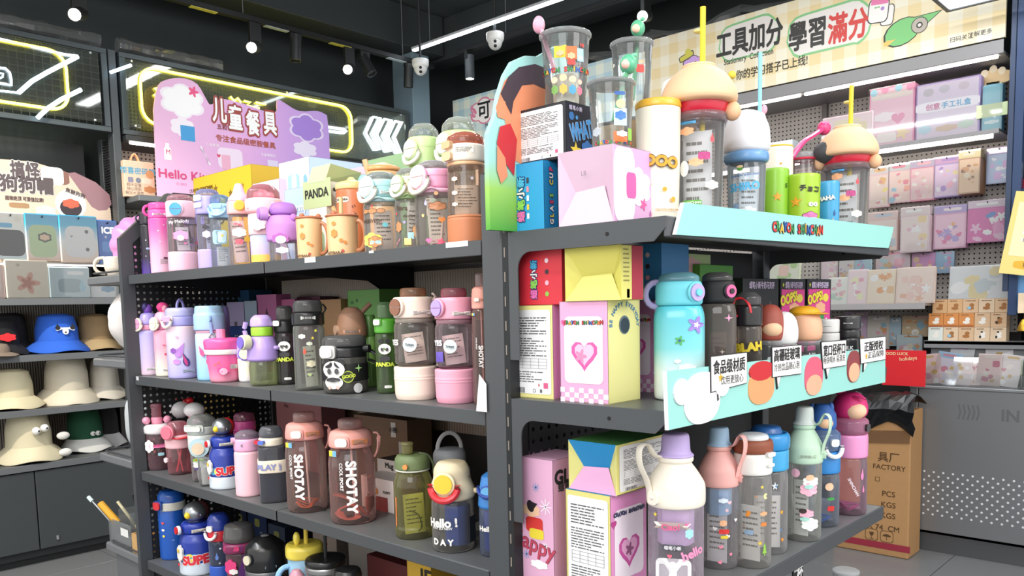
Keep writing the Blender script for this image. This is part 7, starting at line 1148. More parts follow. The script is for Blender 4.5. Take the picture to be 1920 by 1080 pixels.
# tumblers with moulded lids
def headtumbler(label, at, straw, fr, patch):
    x, y, r, z, h = at; f_ = fr
    ex = [('ball', 'side_lobe', SF('#ebbd95'), .15, -1.25, f_+.03, .34, .34, .42), ('ball', 'side_lobe', SF('#e8b78e'), .2, 1.25, f_+.0, .3, .32, .36), ('straw', P('#e9cf1f'), .1, .1, .05, .14, .16, 1+straw, .11), ('ring', 'straw_ring', P('#e6d88a'), 1+straw*.6, .14, .06),
        ('deco', 0, [('cloud', -.45, f_*.82, .3, .26, '#e9ab7f'), ('sq', -.42, f_*.9, .32, .08, '#4f9fd0'), ('cloud', -.1, f_*.55, .3, .26, '#eab184'), ('rr', .2, f_*.6, .22, .14, '#b8437f'), ('cloud', .5, f_*.35, .3, .28, '#dcd8d2'), ('dot', -.55, f_*.5, .18, .3, '#ece9e4'), ('rr', -.25, f_*.2, .36, .1, '#5fae3a'), ('drop', .5, f_*.75, .12, .16, '#c9474f')], .99), ('text', '#f2f6ec', 'SHINCHAN', -14, f_*.2, .13, .03, 0, 1.02), ('leaf', M('#d7dade', .6), -12, .03, 1.1, f_*.8, 0), ('text', '#555555', 'CRAYON SHINCHAN', 12, f_*.08, .11, .02, 0, 1.0)]
    pr = [('cup', CL('#f3f4f6', .06, .3), [(.80, 0), (.85, .02), (.98, f_*.9), (1.02, f_*.93)]), ('rim', CL('#f2dfe6', .18, .4), [(1.02, f_*.9), (1.12, f_*.93), (1.12, f_*.98), (1.0, f_)]), ('red_gasket', P('#c9203a'), [(1.0, f_*.97), (1.1, f_+.01), (1.15, f_+.06), (1.0, f_+.08)]),
        ('moulded_lid', SF('#edc49c'), [(1.35, f_+.05), (1.48, f_+.08), (1.42, f_+(1-f_)*.45), (1.15, f_+(1-f_)*.72), (.72, f_+(1-f_)*.90), (.62, f_+(1-f_)*.93), (.66, f_+(1-f_)*.96), (.60, 1)], {'rd': .25})]
    t = B('straw_tumbler', 'tumbler', label, at, pr, ex)
    if patch: G(SF('#4a4a4e')).ball((r*.35, -r*.78, h*(f_+(1-f_)*.32)), (r*.8, r*.78, h*(1-f_)*.32), 20).obj('dark_patch', t)
    return t
headtumbler('large straw tumbler with a plain peach moulded lid and long yellow straw', (-0.86,1.489,0.052,1.55,0.319), .34, .70, False)
headtumbler('smaller straw tumbler with a peach and charcoal moulded lid beside the blue mug', (-0.86,2.267,0.055,1.55,0.312), .33, .68, True)
t = B('straw_tumbler', 'tumbler', 'tumbler with a white dome lid, blue ring and blue lettering on a clear cup', (-0.86,1.693,0.045,1.55,0.266), [('cup', CL('#dfeaf2', .14, .5), [(.80, 0), (.85, .02), (.92, .56)]), ('blue_ring', P('#6f9fd0'), [(.95, .56), (1.06, .58), (1.06, .63), (.98, .65)]), ('dome_lid', SF('#e9eaf0'), [(1.02, .64), (1.14, .70), (1.06, .86), (.7, .97), (0, 1)], {'rd': .3})], [('text', '#4fb0e0', 'SHIRO', -5, .36, .5, .05, .08, .95), ('text', '#3f6fae', 'CRAYON SHINCHAN', -5, .45, .14, .03, .08, .95), ('deco', 0, [('cloud', .1, .16, .42, .4, '#e9eef2'), ('cloud', -.5, .2, .16, .3, '#8fb2d6'), ('dot', -.3, .5, .16, .1, '#5f9a4a'), ('dot', -.3, .52, .16, .06, '#ead0a0')], .92), ('straw', P('#8fd0e6'), -.3, .6, .7, -.3, .62, 1.45, .1), ('ball', 'lid_knob', SF('#e9cf4a'), -.4, -.7, 1.3, .2, .2, .2), ('leaf', M('#cfd6dc', .6), 20, .03, .9, .45, 0)])
def starmug(label, at, col, ex): return B('patterned_mug', 'mug', label, at, [('body', P(col), [(.93, 0), (.97, .02), (1, .97), (.95, 1), (.9, .99), (.88, .3), (0, .3)])], ex)
starmug('lime green mug with one orange star, left of the grinning-mouth mug', (-0.89,1.897,0.033,1.55,0.163), '#8fc63a', [('deco', 5, [('star', .1, .58, .36, .36, '#e9a52a'), ('star', -.1, .15, .2, .2, '#e9a52a'), ('dot', .6, .3, .1, .1, '#d86ab0')]), ('text', '#2f3f2a', 'S', 50, .74, .4, .04, 0)])
starmug('yellow green mug with a star, katakana lettering and a toothy pink mouth', (-0.835,1.932,0.039,1.55,0.146), '#a3c72f', [('deco', -25, [('star', 0, .55, .40, .36, '#e9a52a'), ('dot', .25, .16, .12, .12, '#e9a52a')]), ('text', '#2f2a2a', 'チョコ', 22, .75, .42, .05, -.12), ('deco', 32, [('cloud', -.1, .3, .55, .55, '#4a2a3a'), ('cloud', -.1, .3, .51, .5, '#d975b0'), ('rr', .02, .24, .36, .22, '#4a2a3a'), ('rr', .02, .24, .34, .2, '#f6f4f0'), ('sq', -.1, .24, .012, .2, '#8a7a7a'), ('sq', .06, .24, .012, .2, '#8a7a7a'), ('sq', .2, .24, .012, .2, '#8a7a7a'), ('sq', .02, .24, .33, .01, '#8a7a7a'), ('dot', -.1, .5, .16, .13, '#f6f4f0'), ('dot', .2, .5, .16, .13, '#f6f4f0'), ('dot', -.07, .5, .04, .04, '#222222'), ('dot', .17, .5, .04, .04, '#222222')])])
starmug('sky blue mug reading HAHA beside the toothy mug', (-0.835,2.086,0.026,1.55,0.145), '#3f9fd0', [('text', '#f4f4f0', 'HAHA', -12, .70, .55, .06, .12, 1.0, '#1f4f7a'), ('deco', 12, [('drop', .2, .3, .2, .3, '#f0c39a'), ('drop', .35, .45, .14, .3, '#2f4f8a'), ('rr', .45, .1, .2, .14, '#c9304a')])])
starmug('cream cup with a yellow rim and orange doodles behind the lime mug', (-0.98,2.108,0.038,1.55,0.257), '#ece6d6', [('ring', 'yellow_rim', P('#e8c23a'), .985, .97, .06), ('deco', 10, [('cloud', -.4, .62, .3, .24, '#f2f2ee'), ('drop', .35, .72, .16, .2, '#e9932a'), ('drop', .5, .55, .25, .3, '#e9a52a', .6), ('dot', 0, .8, .07, .07, '#e9932a')])])
cup('clear cup with a red rim lid behind the toothy mug', (-0.96,2.222,0.037,1.55,0.248), '#f3dfe2', [('ring', 'red_rim', P('#d8344f'), .93, 1.0, .09), ('deco', 0, [('cloud', .2, .5, .3, .3, '#ee9ab4')], .9)])
g = G(P('#df3f82')); ps = [(-.96, *q) for q in [(2.145,1.778),(2.214,1.826),(2.284,1.855),(2.357,1.885)]]; o_ = ps[0]
ps = [(a-o_[0], b-o_[1], c-o_[2]) for a, b, c in ps]; tt = thing('pink_spoon', 'long hot pink spoon with a knobbed end sticking out to the right above the mugs', 'spoon', o_)
g.tube(smooth_path(ps), .009, 10, flat=.7).obj('handle', tt); G(P('#e0457f')).ball(ps[-1], (.018, .024, .02), 16).obj('knob', tt); G(P('#e0457f')).ball((ps[-1][0], ps[-1][1]+.018, ps[-1][2]+.014), .009, 10).obj('knob_tip', tt)
B('bunny_cup', 'cup', 'pale pink cup lid with a rounded ear peeping behind the white dome lid', (-1.02,2.077,0.025,1.55,0.352), [('body', P('#ece2e6'), [(.9, 0), (1, .85), (.6, .97), (0, 1)])], [('ball', 'ear', P('#eea9bd'), 0, .5, 1.0, .3, .35, .5)])
# turquoise strip on the top shelf edge
def strip(label, quad, xs):
    y0, z0 = quad[3]; t = thing('shelf_strip', label, 'sign', (xs, y0, z0)); g = G(CARD('#9ad8d0')); g.xf = Matrix.Translation((-xs, -y0, -z0))
    g.prism([quad[3], quad[2], quad[1], quad[0]], pl(xs), -.005, 0); g.use(WHT); d = .0035
    g.prism([(quad[3][0]-d, quad[3][1]), quad[3], quad[0], (quad[0][0]-d, quad[0][1])], pl(xs), -.006, 0)
    g.obj('strip_board', t, 0); return t, Matrix.Translation((-xs, -y0, -z0))
XT = -.768
st, T = strip('turquoise shelf-edge strip with multicoloured lettering on the top shelf of the end rack', [(1.28,1.575),(2.368,1.592),(2.33,1.534),(1.253,1.518)], XT)
g = G(WHT); g.xf = T; crayon(g, pl(XT), .026, 1.755,1.555, rot=.02); 
g.obj('lettering', st, 0)
sm_, T = strip('turquoise shelf-edge strip with four speech bubbles on the middle shelf of the end rack', [(1.221,1.281),(2.321,1.268),(2.327,1.17),(1.227,1.177)], XT)
def Q(m=None): g = G(m); g.xf = T; return g
for tl, b1, b2, rect, tail, star in ((('食品级材质', '饮用更放心'), (1.438,1.277), (1.449,1.25), [(1.366,1.299),(1.512,1.299),(1.513,1.236),(1.368,1.23)], [(1.393,1.23),(1.422,1.232),(1.395,1.212)], (1.403,1.256)), (('高硼硅玻璃', '冷热饮品随心泡'), (1.694,1.284), (1.694,1.258), [(1.622,1.303),(1.77,1.301),(1.772,1.235),(1.625,1.238)], [(1.645,1.238),(1.669,1.238),(1.651,1.211)], None), (('宽口径杯口', '畅快喝水 易清洗'), (1.955,1.28), (1.956,1.257), [(1.878,1.302),(2.031,1.3),(2.034,1.236),(1.89,1.237)], [(1.905,1.238),(1.934,1.238),(1.916,1.212)], None), (('正版授权', '正品保障'), (2.219,1.276), (2.236,1.253), [(2.12,1.299),(2.311,1.297),(2.315,1.233),(2.13,1.233)], [(2.152,1.234),(2.183,1.233),(2.15,1.211)], (2.167,1.251))):
    g = Q(M('#1d1d1f', .5)); g.prism(rect[::-1], pl(XT), .0005, .0035); g.prism(tail[::-1], pl(XT), .0005, .0035)
    c = (sum(p[0] for p in rect)/4, sum(p[1] for p in rect)/4); ins = [(c[0]+(p[0]-c[0])*.965, c[1]+(p[1]-c[1])*.95) for p in rect]; tc = (sum(p[0] for p in tail)/3, sum(p[1] for p in tail)/3); it = [(tc[0]+(p[0]-tc[0])*.7, tc[1]+(p[1]-tc[1])*.75+.001) for p in tail]
    g.use(M('#f4f2f0', .5)); g.prism(ins[::-1], pl(XT), .0035, .0042); g.prism(it[::-1], pl(XT), .0035, .0044)
    wd = abs(rect[1][0]-rect[0][0]); off = lambda u, v, d=0: (XT+.0044+d, u, v)
    text(g, INK('#1c1b1b'), tl[0], off, .029 if len(tl[0]) > 4 else .027, *b1, bold=.016, wfit=wd*(.86 if len(tl[0]) > 4 else .72)); text(g, INK('#3a3838'), tl[1], off, .0185, *b2, bold=.0, wfit=wd*(.62 if star else .86))
    if star: deco(g, [('star', *star, .010, .010, '#e9b22f')], off)
    g.obj('speech_bubble', sm_, 0)
for nm, parts_ in (('white_relief', ((1.341,1.223, .066, .048, '#e6dfe4', 'rr'), (1.268,1.241, .028, .024, '#e0d9df', 'dot'), (1.413,1.241, .028, .022, '#e0d9df', 'dot'))), ('peach_relief', ((1.581,1.223, .058, .036, '#e5a06c', 'rr'), (1.581,1.256, .056, .02, '#c8242c', 'dot'))), ('pink_relief', ((1.845,1.225, .05, .044, '#e2607a', 'rr'), (1.845,1.204, .044, .024, '#edb090', 'dot'))), ('brown_relief', ((2.09,1.23, .044, .04, '#8f3f42', 'rr'), (2.091,1.215, .036, .024, '#ecb592', 'dot')))):
    g = Q()
    for i, (u, v, a, b, c, sh) in enumerate(parts_):
        g.use(M(c, .5)); g.prism([(u+p*a, v+q*b) for p, q in (shape(sh) if sh != 'rr' else rrect(2, 2, .85, 7))], pl(XT), 0, .002+.0008*i)
    g.obj(nm, sm_, 0)
# ---- middle shelf
def art_check(g, fm, sm, w, d, h, rs):
    deco(g, [([(a, b) for a, b in rrect(w*.8, h*.66, w*.1)], 0, h*.52, 1, 1, '#f1e7ef'), ('heart', w*.02, h*.48, w*.30, w*.30, '#dc5fa6'), ('heart', w*.02, h*.49, w*.22, w*.22, '#f0c3dc'), ('heart', -w*.4, h*.79, w*.07, w*.07, '#dc5fa6'), ('flower', -w*.05, h*.46, w*.13, w*.13, '#d98fb6')], fm)
    for i in range(10):
        for j in range(3):
            if (i+j) % 2 == 0: deco(g, [('sq', w*(-.45+.1*i), h*(.02+.05*j), w*.05, h*.025, '#f1e4ee')], fm)
    if w > .1: crayon(g, fm, w*.082, 0, h*.79)
def art_hole(g, fm, sm, w, d, h, rs):
    art_check(g, fm, sm, w, d, h, rs); deco(g, [('dot', 0, h*.76, d*.17, d*.17, '#5d6a74'), ('dot', d*.01, h*.755, d*.14, d*.14, '#2e3440')], sm)
    for i, ch in enumerate('BE HAPPY EVERYDAY'):
        if ch == ' ': continue
        a = PI*(1-i/16.); text(g, INK('#3f7fae'), ch, sm, .013, d*.42*math.cos(a), h*.76+d*.38*math.sin(a), bold=.02, rot=a-PI/2)
x0, x1, y0, y1, z, h = -1.179,-1.058,1.26,1.28,1.209,0.192; hA = h
carton('cup_carton', 'pale yellow carton with a full white text panel under the red carton', x0, x1, y0, y1+.06, z, h, CARD('#e3db8e'), CARD('#d98fb8'), panel='front')
x0, x1, y0, y1, z, h = -1.036,-0.918,1.255,1.362,1.209,0.198; hB = h
carton('cup_carton', 'pink checkered carton with a heart panel and yellow side with a round hole', x0, x1, y0, y1, z, h, CARD('#e9abd0'), CARD('#e1d991'), CARD('#e1d991'), art=art_hole)
def art_red(g, fm, sm, w, d, h, rs):
    for i, ch in enumerate('蜡笔小新'): text(g, INK(('#e36fb0', '#8fd05a', '#f2f0e6', '#4fb0d8')[i]), ch, fm, h*.17, -w*.1, h*(.2+.18*i), bold=.04, rot=PI/2, out=(INK('#1c3a6e'), .12))
    deco(g, [('dot', w*.18, h*(.2+.2*i), h*.045, h*.045, c) for i, c in enumerate(('#8fc24a', '#e9b0c4', '#3a2a30', '#ecd0d8'))], fm)
x0, x1, y0, y1, z, h = -1.157,-1.033,1.262,1.275,1.4,0.112; z = 1.209+hA
carton('glass_cup_carton', 'red carton with vertical outlined characters stacked on the white text panel carton', x0, x1, y0, y1+.07, z, h+1.4-z, CARD('#d8313f'), CARD('#a82433'), art=art_red)
x0, x1, y0, y1, z, h = -1.016,-0.883,1.25,1.322,1.4,0.109; z = 1.209+hB
def art_y(g, fm, sm, w, d, h, rs): deco(g, [('sq', -d*.27, h*.5, d*.23, h*.49, '#ddd674')], sm); lines(g, sm, -d*.42, -d*.15, h*.9, 8, h*.08, h*.03, rs, '#9a9450', .001); deco(g, [('sq', -d*.2, h*.12, d*.06, h*.08, '#c96a8a')], sm)
carton('cup_carton', 'yellow flap-fronted carton with a dark red side stacked on the checkered pink carton', x0, x1, y0, y1, z, h+1.4-z, CARD('#ddd56e'), CARD('#a8243c'), CARD('#ddd56e'), flap=(CARD('#ddd56c'), CARD('#d8d066'), CARD('#e0d874')), art=art_y)  # flap yellows differ slightly to paint shading onto the folds
x0, x1, h = -1.003,-0.961,0.197
carton('cup_carton', 'pink checkered carton half hidden behind the one with the round hole', x0-.06, x1, 1.48, 1.58, 1.209, h, CARD('#d898c2'), CARD('#c98ab4'), art=art_check)
hq = h; x0, x1, h = -0.99,-0.937,0.125
carton('glass_cup_carton', 'blue carton with outlined characters behind the yellow flap-fronted carton', x0-.05, x1, 1.47, 1.58, 1.209+hq, h+1.4-1.209-hq, CARD('#3a86c0'), CARD('#2f74a8'), art=art_red)
y0, y1, z0, z1 = 1.805,1.975,1.354,1.493
carton('green_carton', 'leaf green carton standing behind the black round-lidded bottle', -1.14, -1.04, y0, y1, zB_, z1-zB_, CARD('#57a03c'), CARD('#4f9638'))
y0, y1, z0, z1 = 1.654,1.835,1.461,1.52
carton('sage_carton', 'pale sage carton with a pink blush standing at the back of the middle end shelf', -1.13, -1.06, y0, y1+.06, zB_, z1-zB_, CARD('#a9bf8f'), CARD('#a4ba86'), art=lambda g, fm, sm, w, d, h, rs: deco(g, [('cloud', d*.1, h*.9, d*.2, h*.12, '#c9a0a6')], sm))
def round_bottle(label, at, lid, body, loopc, eye, items, sq=3.2):
    return B('round_lid_bottle', 'bottle', label, at, [('body', body, [(.94, 0), (1, .03), (1, .66), (.9, .73), (.82, .74)], {'sq': sq, 'rd': .2}), ('lid', SF(lid), [(.84, .74), (.92, .76), (.93, .88), (.86, .93)], {'sq': 3}), ('dome', CL(lid, .6, .9), [(.80, .92), (.80, .97), (.5, 1)], {'sq': 3})],
      [('button', SF(eye), 42, .84, .34, .10, SF(lid)), ('button', P(lid), 42, .84, .14, .18), ('ear', SF(loopc), -80, .83, .42, .13, .9)]+items)
round_bottle('tall turquoise bottle with a round lid, lavender loop and flower print', (-0.865,1.421,0.05,1.209,0.25), '#6fd0df', GR([(0, '#e6ecea'), (.3, '#d9e9e6'), (.55, '#7fd0d8'), (1, '#58c3d3')], .2), '#b9aee0', '#b9a6dc', [('deco', 0, [('flower', .02, .47, .2, .2, '#4fae5f'), ('dot', .02, .47, .06, .06, '#2f5f8a'), ('flower', .62, .59, .34, .36, '#9a7fd0'), ('flower', .62, .59, .12, .12, '#e9e4f2'), ('cloud', .3, .26, .34, .26, '#eef0f2'), ('cloud', -.05, .31, .14, .14, '#eef0f2'), ('sq', -.15, .215, .9, .07, '#8fa8a6')], 1.0), ('text', '#f2f6f6', '产品使用说明', -4, .215, .13, .02, 0, 1.02), ('text', '#9aa3a3', 'Product', 4, .17, .09, .0, 0, 1.0)])
round_bottle('black bottle with a round lid and pink snowflake print behind the turquoise one', (-0.87,1.583,0.04,1.209,0.253), '#1d1d20', CL('#8a7468', .4, .9), '#1d1d20', '#e06aa0', [('deco', 20, [('spark', .2, .62, .22, .22, '#e8a0c4'), ('spark', -.1, .34, .14, .14, '#c9b9b0')], 1.0), ('leaf', M('#a89684', .6), 10, .1, .9, .4, 0)])
B('drinking_bottle', 'bottle', 'clear bottle with a black lid, red carry handle and yellow BLAH lettering', (-0.87,1.723,0.032,1.209,0.211), [clear_body(CL('#c9b8ac', .16, .6), .64), ('lid', P('#222225'), [(.96, .64), (1, .65), (1, .84), (.9, .86)]), ('smoky_cap', CL('#3f3d40', .5, .9), [(.9, .86), (.88, .95), (.5, 1)])], [('strap', 'red_handle', P('#cf2533'), [(.6, -.7, .74), (.8, -1.05, .80), (.7, -.9, .92), (.7, -.3, .93), (.9, .1, .86), (.95, .2, .78)], .15, .6), ('text', '#e9d23a', 'BLAH', 6, .42, .8, .07, .1, 1.0, '#6a3a10'), ('deco', 10, [('cloud', .1, .2, .35, .3, '#3f68ae'), ('drop', -.4, .3, .14, .2, '#d8473f')]), ('ball', 'side_badge', SF('#eab58e'), .3, -1.1, .50, .3, .4, .4)])
def headcup(label, at, cap, knob, ex=()):
    return B('round_cap_cup', 'cup', label, at, [('body', CL('#e3e3e6', .15, .4), [(.9, 0), (.97, .03), (.97, .46), (.9, .5)]), ('rim', CL('#eff2f4', .35, .2), [(.98, .47), (1.02, .49), (1.0, .54)]), ('dome_cap', SF(cap), [(.92, .53), (1.06, .60), (1.08, .74), (.9, .90), (.5, .985), (0, 1)], {'rd': .3})], list(knob)+[('deco', 0, [('rr', .2, .3, .35, .2, '#d9d9dc'), ('star', .5, .2, .1, .1, '#e9b23a')], .98)]+list(ex))
headcup('clear cup with a russet and peach rounded cap, left of the white-capped one', (-0.86,1.814,0.031,1.209,0.183), '#9c4a3c', [('ball', 'cap_front', SF('#eabf9a'), .5, .1, .68, .72, .8, .72), ('ball', 'cap_bump', SF('#9c4a3c'), 0, -.8, .95, .3, .3, .3)])
headcup('clear cup with a plain white rounded cap between the russet and yellow ones', (-0.84,1.844,0.031,1.209,0.165), '#e3e3e3', [])
headcup('clear cup with a peach cap under a yellow brimmed hat', (-0.84,1.967,0.037,1.209,0.17), '#ebb491', [('ball', 'hat', SF('#e9a81f'), -.1, -.1, .94, 1.0, 1.0, .46), ('ball', 'hat_brim', SF('#eab02a'), .2, .45, .92, .9, 1.0, .1)], [('text', '#f0f0f0', 'Hi!', 25, .34, .36, .05, 0, 1.0)])
def jar(label, at, col, bodyc): return B('storage_jar', 'jar', label, at, [('body', P(bodyc), [(.9, 0), (.97, .03), (.97, .55), (.9, .6)]), ('neck_ring', P(col), [(.98, .58), (1.02, .6), (1.02, .72), (.98, .74)]), ('lid', P(col), [(.97, .75), (1, .77), (1, .97), (.95, 1)])], [('note', '#d9d9d6', 0, .87, .7, .1), ('text', '#3a3a3a' if bodyc > '#888888' else '#e0e0e0', 'MILK', 0, .4, .4, .05, 0)])
jar('white lidded jar right of the yellow-hatted cup', (-0.86,2.153,0.03,1.209,0.139), '#d9d8d6', '#e6e4e0')
jar('black lidded jar at the far end of the middle end shelf', (-0.86,2.296,0.033,1.209,0.143), '#2c2c2e', '#26262a')
for i, (r, lab) in enumerate(zip(((1.951,2.162,1.292,1.459),(2.172,2.339,1.283,1.46),(2.35,2.528,1.274,1.461)), ('black carton with pale doodles, leftmost of the three milk mug cartons', 'black milk mug carton with a pink picture panel, middle of three', 'black milk mug carton with a pink picture panel, rightmost of three'))):
    y0, y1, z0, z1 = r
    def am(g, fm, sm, w, d, h, rs, i=i):
        text(g, INK('#d9c8e6'), '蜡笔小新牛奶马克杯', sm, .02, .005, h*.93, bold=.02, wfit=d*.7)
        if i: deco(g, [('sq', 0, h*.52, d*.46, h*.36, '#dc3f8f'), ('cloud', d*.05, h*.66, d*.22, h*.12, '#eab088'), ('rr', d*.05, h*.5, d*.16, h*.1, '#3f8a4a'), ('cloud', d*.3, h*.45, d*.12, h*.14, '#e6e6ea'), ('dot', d*.26, h*.78, d*.12, h*.05, '#e6d24a'), ('star', -d*.4, h*.93, .008, .008, '#c9d23a')], sm); text(g, INK('#e9d83a'), 'OOPS!', sm, h*.15, -d*.18, h*.78, bold=.06, rot=.15, out=(INK('#3a2a10'), .1))
        else: deco(g, [('cloud', -d*.2, h*.6, d*.16, h*.12, '#6a6f7a'), ('dot', -d*.2, h*.6, d*.06, h*.05, '#2a2c32'), ('spark', d*.25, h*.7, d*.08, d*.08, '#7a7f8a')], sm)
    carton('milk_mug_carton', lab, -1.10, -1.0, y0, y1-.002, zB_, z1-zB_, CARD('#1c1c1f'), CARD('#1c1c1f'), art=am, group='black milk mug cartons')
# ---- low shelf
def art_happy(g, fm, sm, w, d, h, rs):
    deco(g, [('cloud', -w*.02, h*.58, w*.22, h*.09, '#efc3a0'), ('rr', w*.05, h*.47, w*.2, h*.06, '#d0332f'), ('rr', w*.1, h*.40, w*.17, h*.04, '#e6d03a'), ('cloud', w*.15, h*.16, w*.22, h*.06, '#f3f1f3'), ('drop', w*.0, h*.62, w*.16, h*.05, '#2a2428', -1.2)], fm)
    for x, y, s_, c in ((-.28, .88, .05, '#f2e6f0'), (.1, .77, .06, '#8f9fd0'), (-.3, .72, .055, '#cf8fb4'), (.32, .63, .1, '#f6f0f6'), (-.3, .55, .05, '#f2e6f0'), (-.15, .22, .06, '#8f9fd0'), (.3, .32, .05, '#f2e6f0')):
        for k in range(4): deco(g, [('sq', x*w, y*h, w*.008, w*s_*1.4, c, k*PI/4)], fm)
    text(g, INK('#b8435a'), 'Happy', fm, w*.42, 0, h*.30, bold=.02, rot=-.2, out=(INK('#3a2430'), .03)); text(g, INK('#2a2a2e'), 'GLASS', sm, d*.36, d*.05, h*.86, bold=.05); text(g, INK('#3a3a3e'), '蜡笔小新', sm, d*.18, 0, h*.78, bold=.03)
x0, x1, y0, y1, z, h = -1.18,-1.063,1.258,1.369,0.815,0.269
t = carton('tall_cup_carton', 'tall pink carton with snowflakes and Happy lettering on the low end shelf', x0, x1, y0, y1, z, h, CARD('#dfabc9'), CARD('#d79fc0'), CARD('#e0aecb'), art=art_happy)
x0, x1, y0, y1, z, h = -1.03,-0.919,1.258,1.382,0.815,0.216; hl = h
def art_side(g, fm, sm, w, d, h, rs):
    deco(g, [([(a, b) for a, b in rrect(d*.8, h*.66, d*.1)], 0, h*.52, 1, 1, '#efe3ec'), ('heart', 0, h*.45, d*.32, d*.32, '#c4509a'), ('heart', 0, h*.46, d*.24, d*.24, '#e3a6cc'), ('heart', -d*.42, h*.73, d*.08, d*.08, '#b8458a'), ('flower', .0, h*.45, d*.12, d*.12, '#8a4f72')], sm); crayon(g, sm, d*.085, .0, h*.81, cols=['#4a4a6a'])
    for i in range(10):
        for j in range(2):
            if (i+j) % 2 == 0: deco(g, [('sq', d*(-.45+.1*i), h*(.02+.05*j), d*.05, h*.025, '#f1e4ee')], sm)
carton('cup_carton', 'yellow-edged carton with a white text panel and pink side on the low end shelf', x0, x1, y0, y1, z, h, CARD('#ddd482'), CARD('#d98fc0'), CARD('#3f9fd0'), panel='front', art=art_side)
x0, x1, y0, y1, z, h = -1.024,-0.907,1.262,1.452,1,0.131; z = .815+hl+.0006
carton('cup_carton', 'yellow carton with blue and pink tucked flaps, topmost on the low end shelf', x0, x1, y0, y1, z, h+1.0-z, CARD('#dcd47e'), CARD('#dcd47e'), CARD('#4f8f4a'), panel='side', flap=(CARD('#2a8fcb'), CARD('#dbd684'), CARD('#d59fc4')))
def loopbottle(label, at, lid, cap, tint, items, side=-75, strapc=None):
    a = math.radians(side); c, s_ = math.cos(a), math.sin(a); sc_ = strapc or lid
    return B('loop_bottle', 'bottle', label, at, [('body', CL(tint, .2, .3), [(.90, 0), (.94, .03), (.94, .58), (.9, .61)]), ('lid', SF(lid), [(.93, .58), (1.0, .60), (1.0, .70), (.92, .73), (.7, .79), (.56, .82), (.5, .84)], {'rd': .2}), ('spout_ring', SF(lid), [(.5, .83), (.6, .84), (.6, .865), (.5, .87)]), ('spout_cap', SF(cap), [(.60, .865), (.62, .875), (.50, .89), (.46, .985), (.40, 1)])],
      [('strap', 'carry_loop', SF(sc_), [(.1*c, .4*s_, .865), (.8*c, .8*s_, .88), (1.1*c, 1.1*s_, .95), (1.38*c, 1.38*s_, .93), (1.38*c, 1.38*s_, .84), (1.12*c, 1.12*s_, .74), (1.0*c, 1.0*s_, .66)], .06, 3.2, (-s_, c, 0)), ('latch', SF(sc_), side+14, .645, .34, .42, .14), ('ball', 'strap_pin', SF(sc_), 1.12*math.cos(a+.25), 1.12*math.sin(a+.25), .65, .07, .07, .07)]+items)
HEARTS = lambda cs, n, sd, x0=-.7, x1=.7: [('heart' if random.Random(sd+i).random() < .6 else 'star', random.Random(sd+i*7).uniform(x0, x1), .06+.5*((i*37 % 100)/100), .12, .12, cs[i % len(cs)], random.Random(i).uniform(-.4, .4)) for i in range(n)]
loopbottle('cream lidded bottle with a lavender spout cap, Ciao flag and Bonjour lettering', (-0.832,1.353,0.057,0.815,0.335), '#ebe4d6', '#b7a3d4', '#efe3f2', [('strap', 'inner_filter', P('#cdb2da'), [(0, 0, .36), (0, 0, .57)], .62, 1), ('tag', 'flag', SF('#f0dfce'), 'flag', -8, .49, .66, .34, .01), ('text', '#e2608f', 'Ciao!', -10, .49, .28, .03, .06, 1.0), ('deco', 0, [('rr', -.1, .22, .62, .5, '#eceaec'), ('rr', -.1, .37, .36, .1, '#4f4f57'), ('cloud', -.1, .27, .22, .2, '#e9e6e4'), ('cloud', .45, .45, .16, .3, '#9fd8dc'), ('heart', .38, .50, .1, .1, '#e66a9a'), ('star', -.72, .55, .09, .09, '#e9cf4a'), ('rr', .0, .1, .6, .16, '#c5aee0'), ('heart', -.2, .32, .09, .09, '#ea6a80')], .95), ('text', '#dedbe0', '蜡笔小新', -6, .37, .14, .03, 0, .98), ('text', '#f090b8', 'hello', 34, .34, .42, .04, .3, .99), ('text', '#6f52b0', 'Bonjour', 6, .12, .36, .04, .12, .98), ('text', '#8a8a8a', 'Product instructions', 0, .05, .08, .0, -.05, .97)], -58)
loopbottle('pink lidded bottle with a pale blue spout cap and heart prints', (-0.88,1.611,0.045,0.815,0.311), '#edb2ac', '#a5c4e0', '#f1eaf0', [('strap', 'inner_filter', P('#8fb6dd'), [(0, 0, .38), (0, 0, .57)], .62, 1), ('deco', 0, HEARTS(['#ee8fa8', '#f4f0f0', '#f0c2c9'], 8, 3, -.2, .9)+[('cloud', .2, .50, .25, .2, '#dfeaf4'), ('dot', .2, .34, .18, .15, '#efb68e'), ('rr', .24, .28, .24, .12, '#d8342f'), ('rr', .26, .24, .18, .07, '#e6d03a')], .95), ('leaf', M('#c9cbd2', .6), -20, .03, 1.0, .38, 0)], 60)
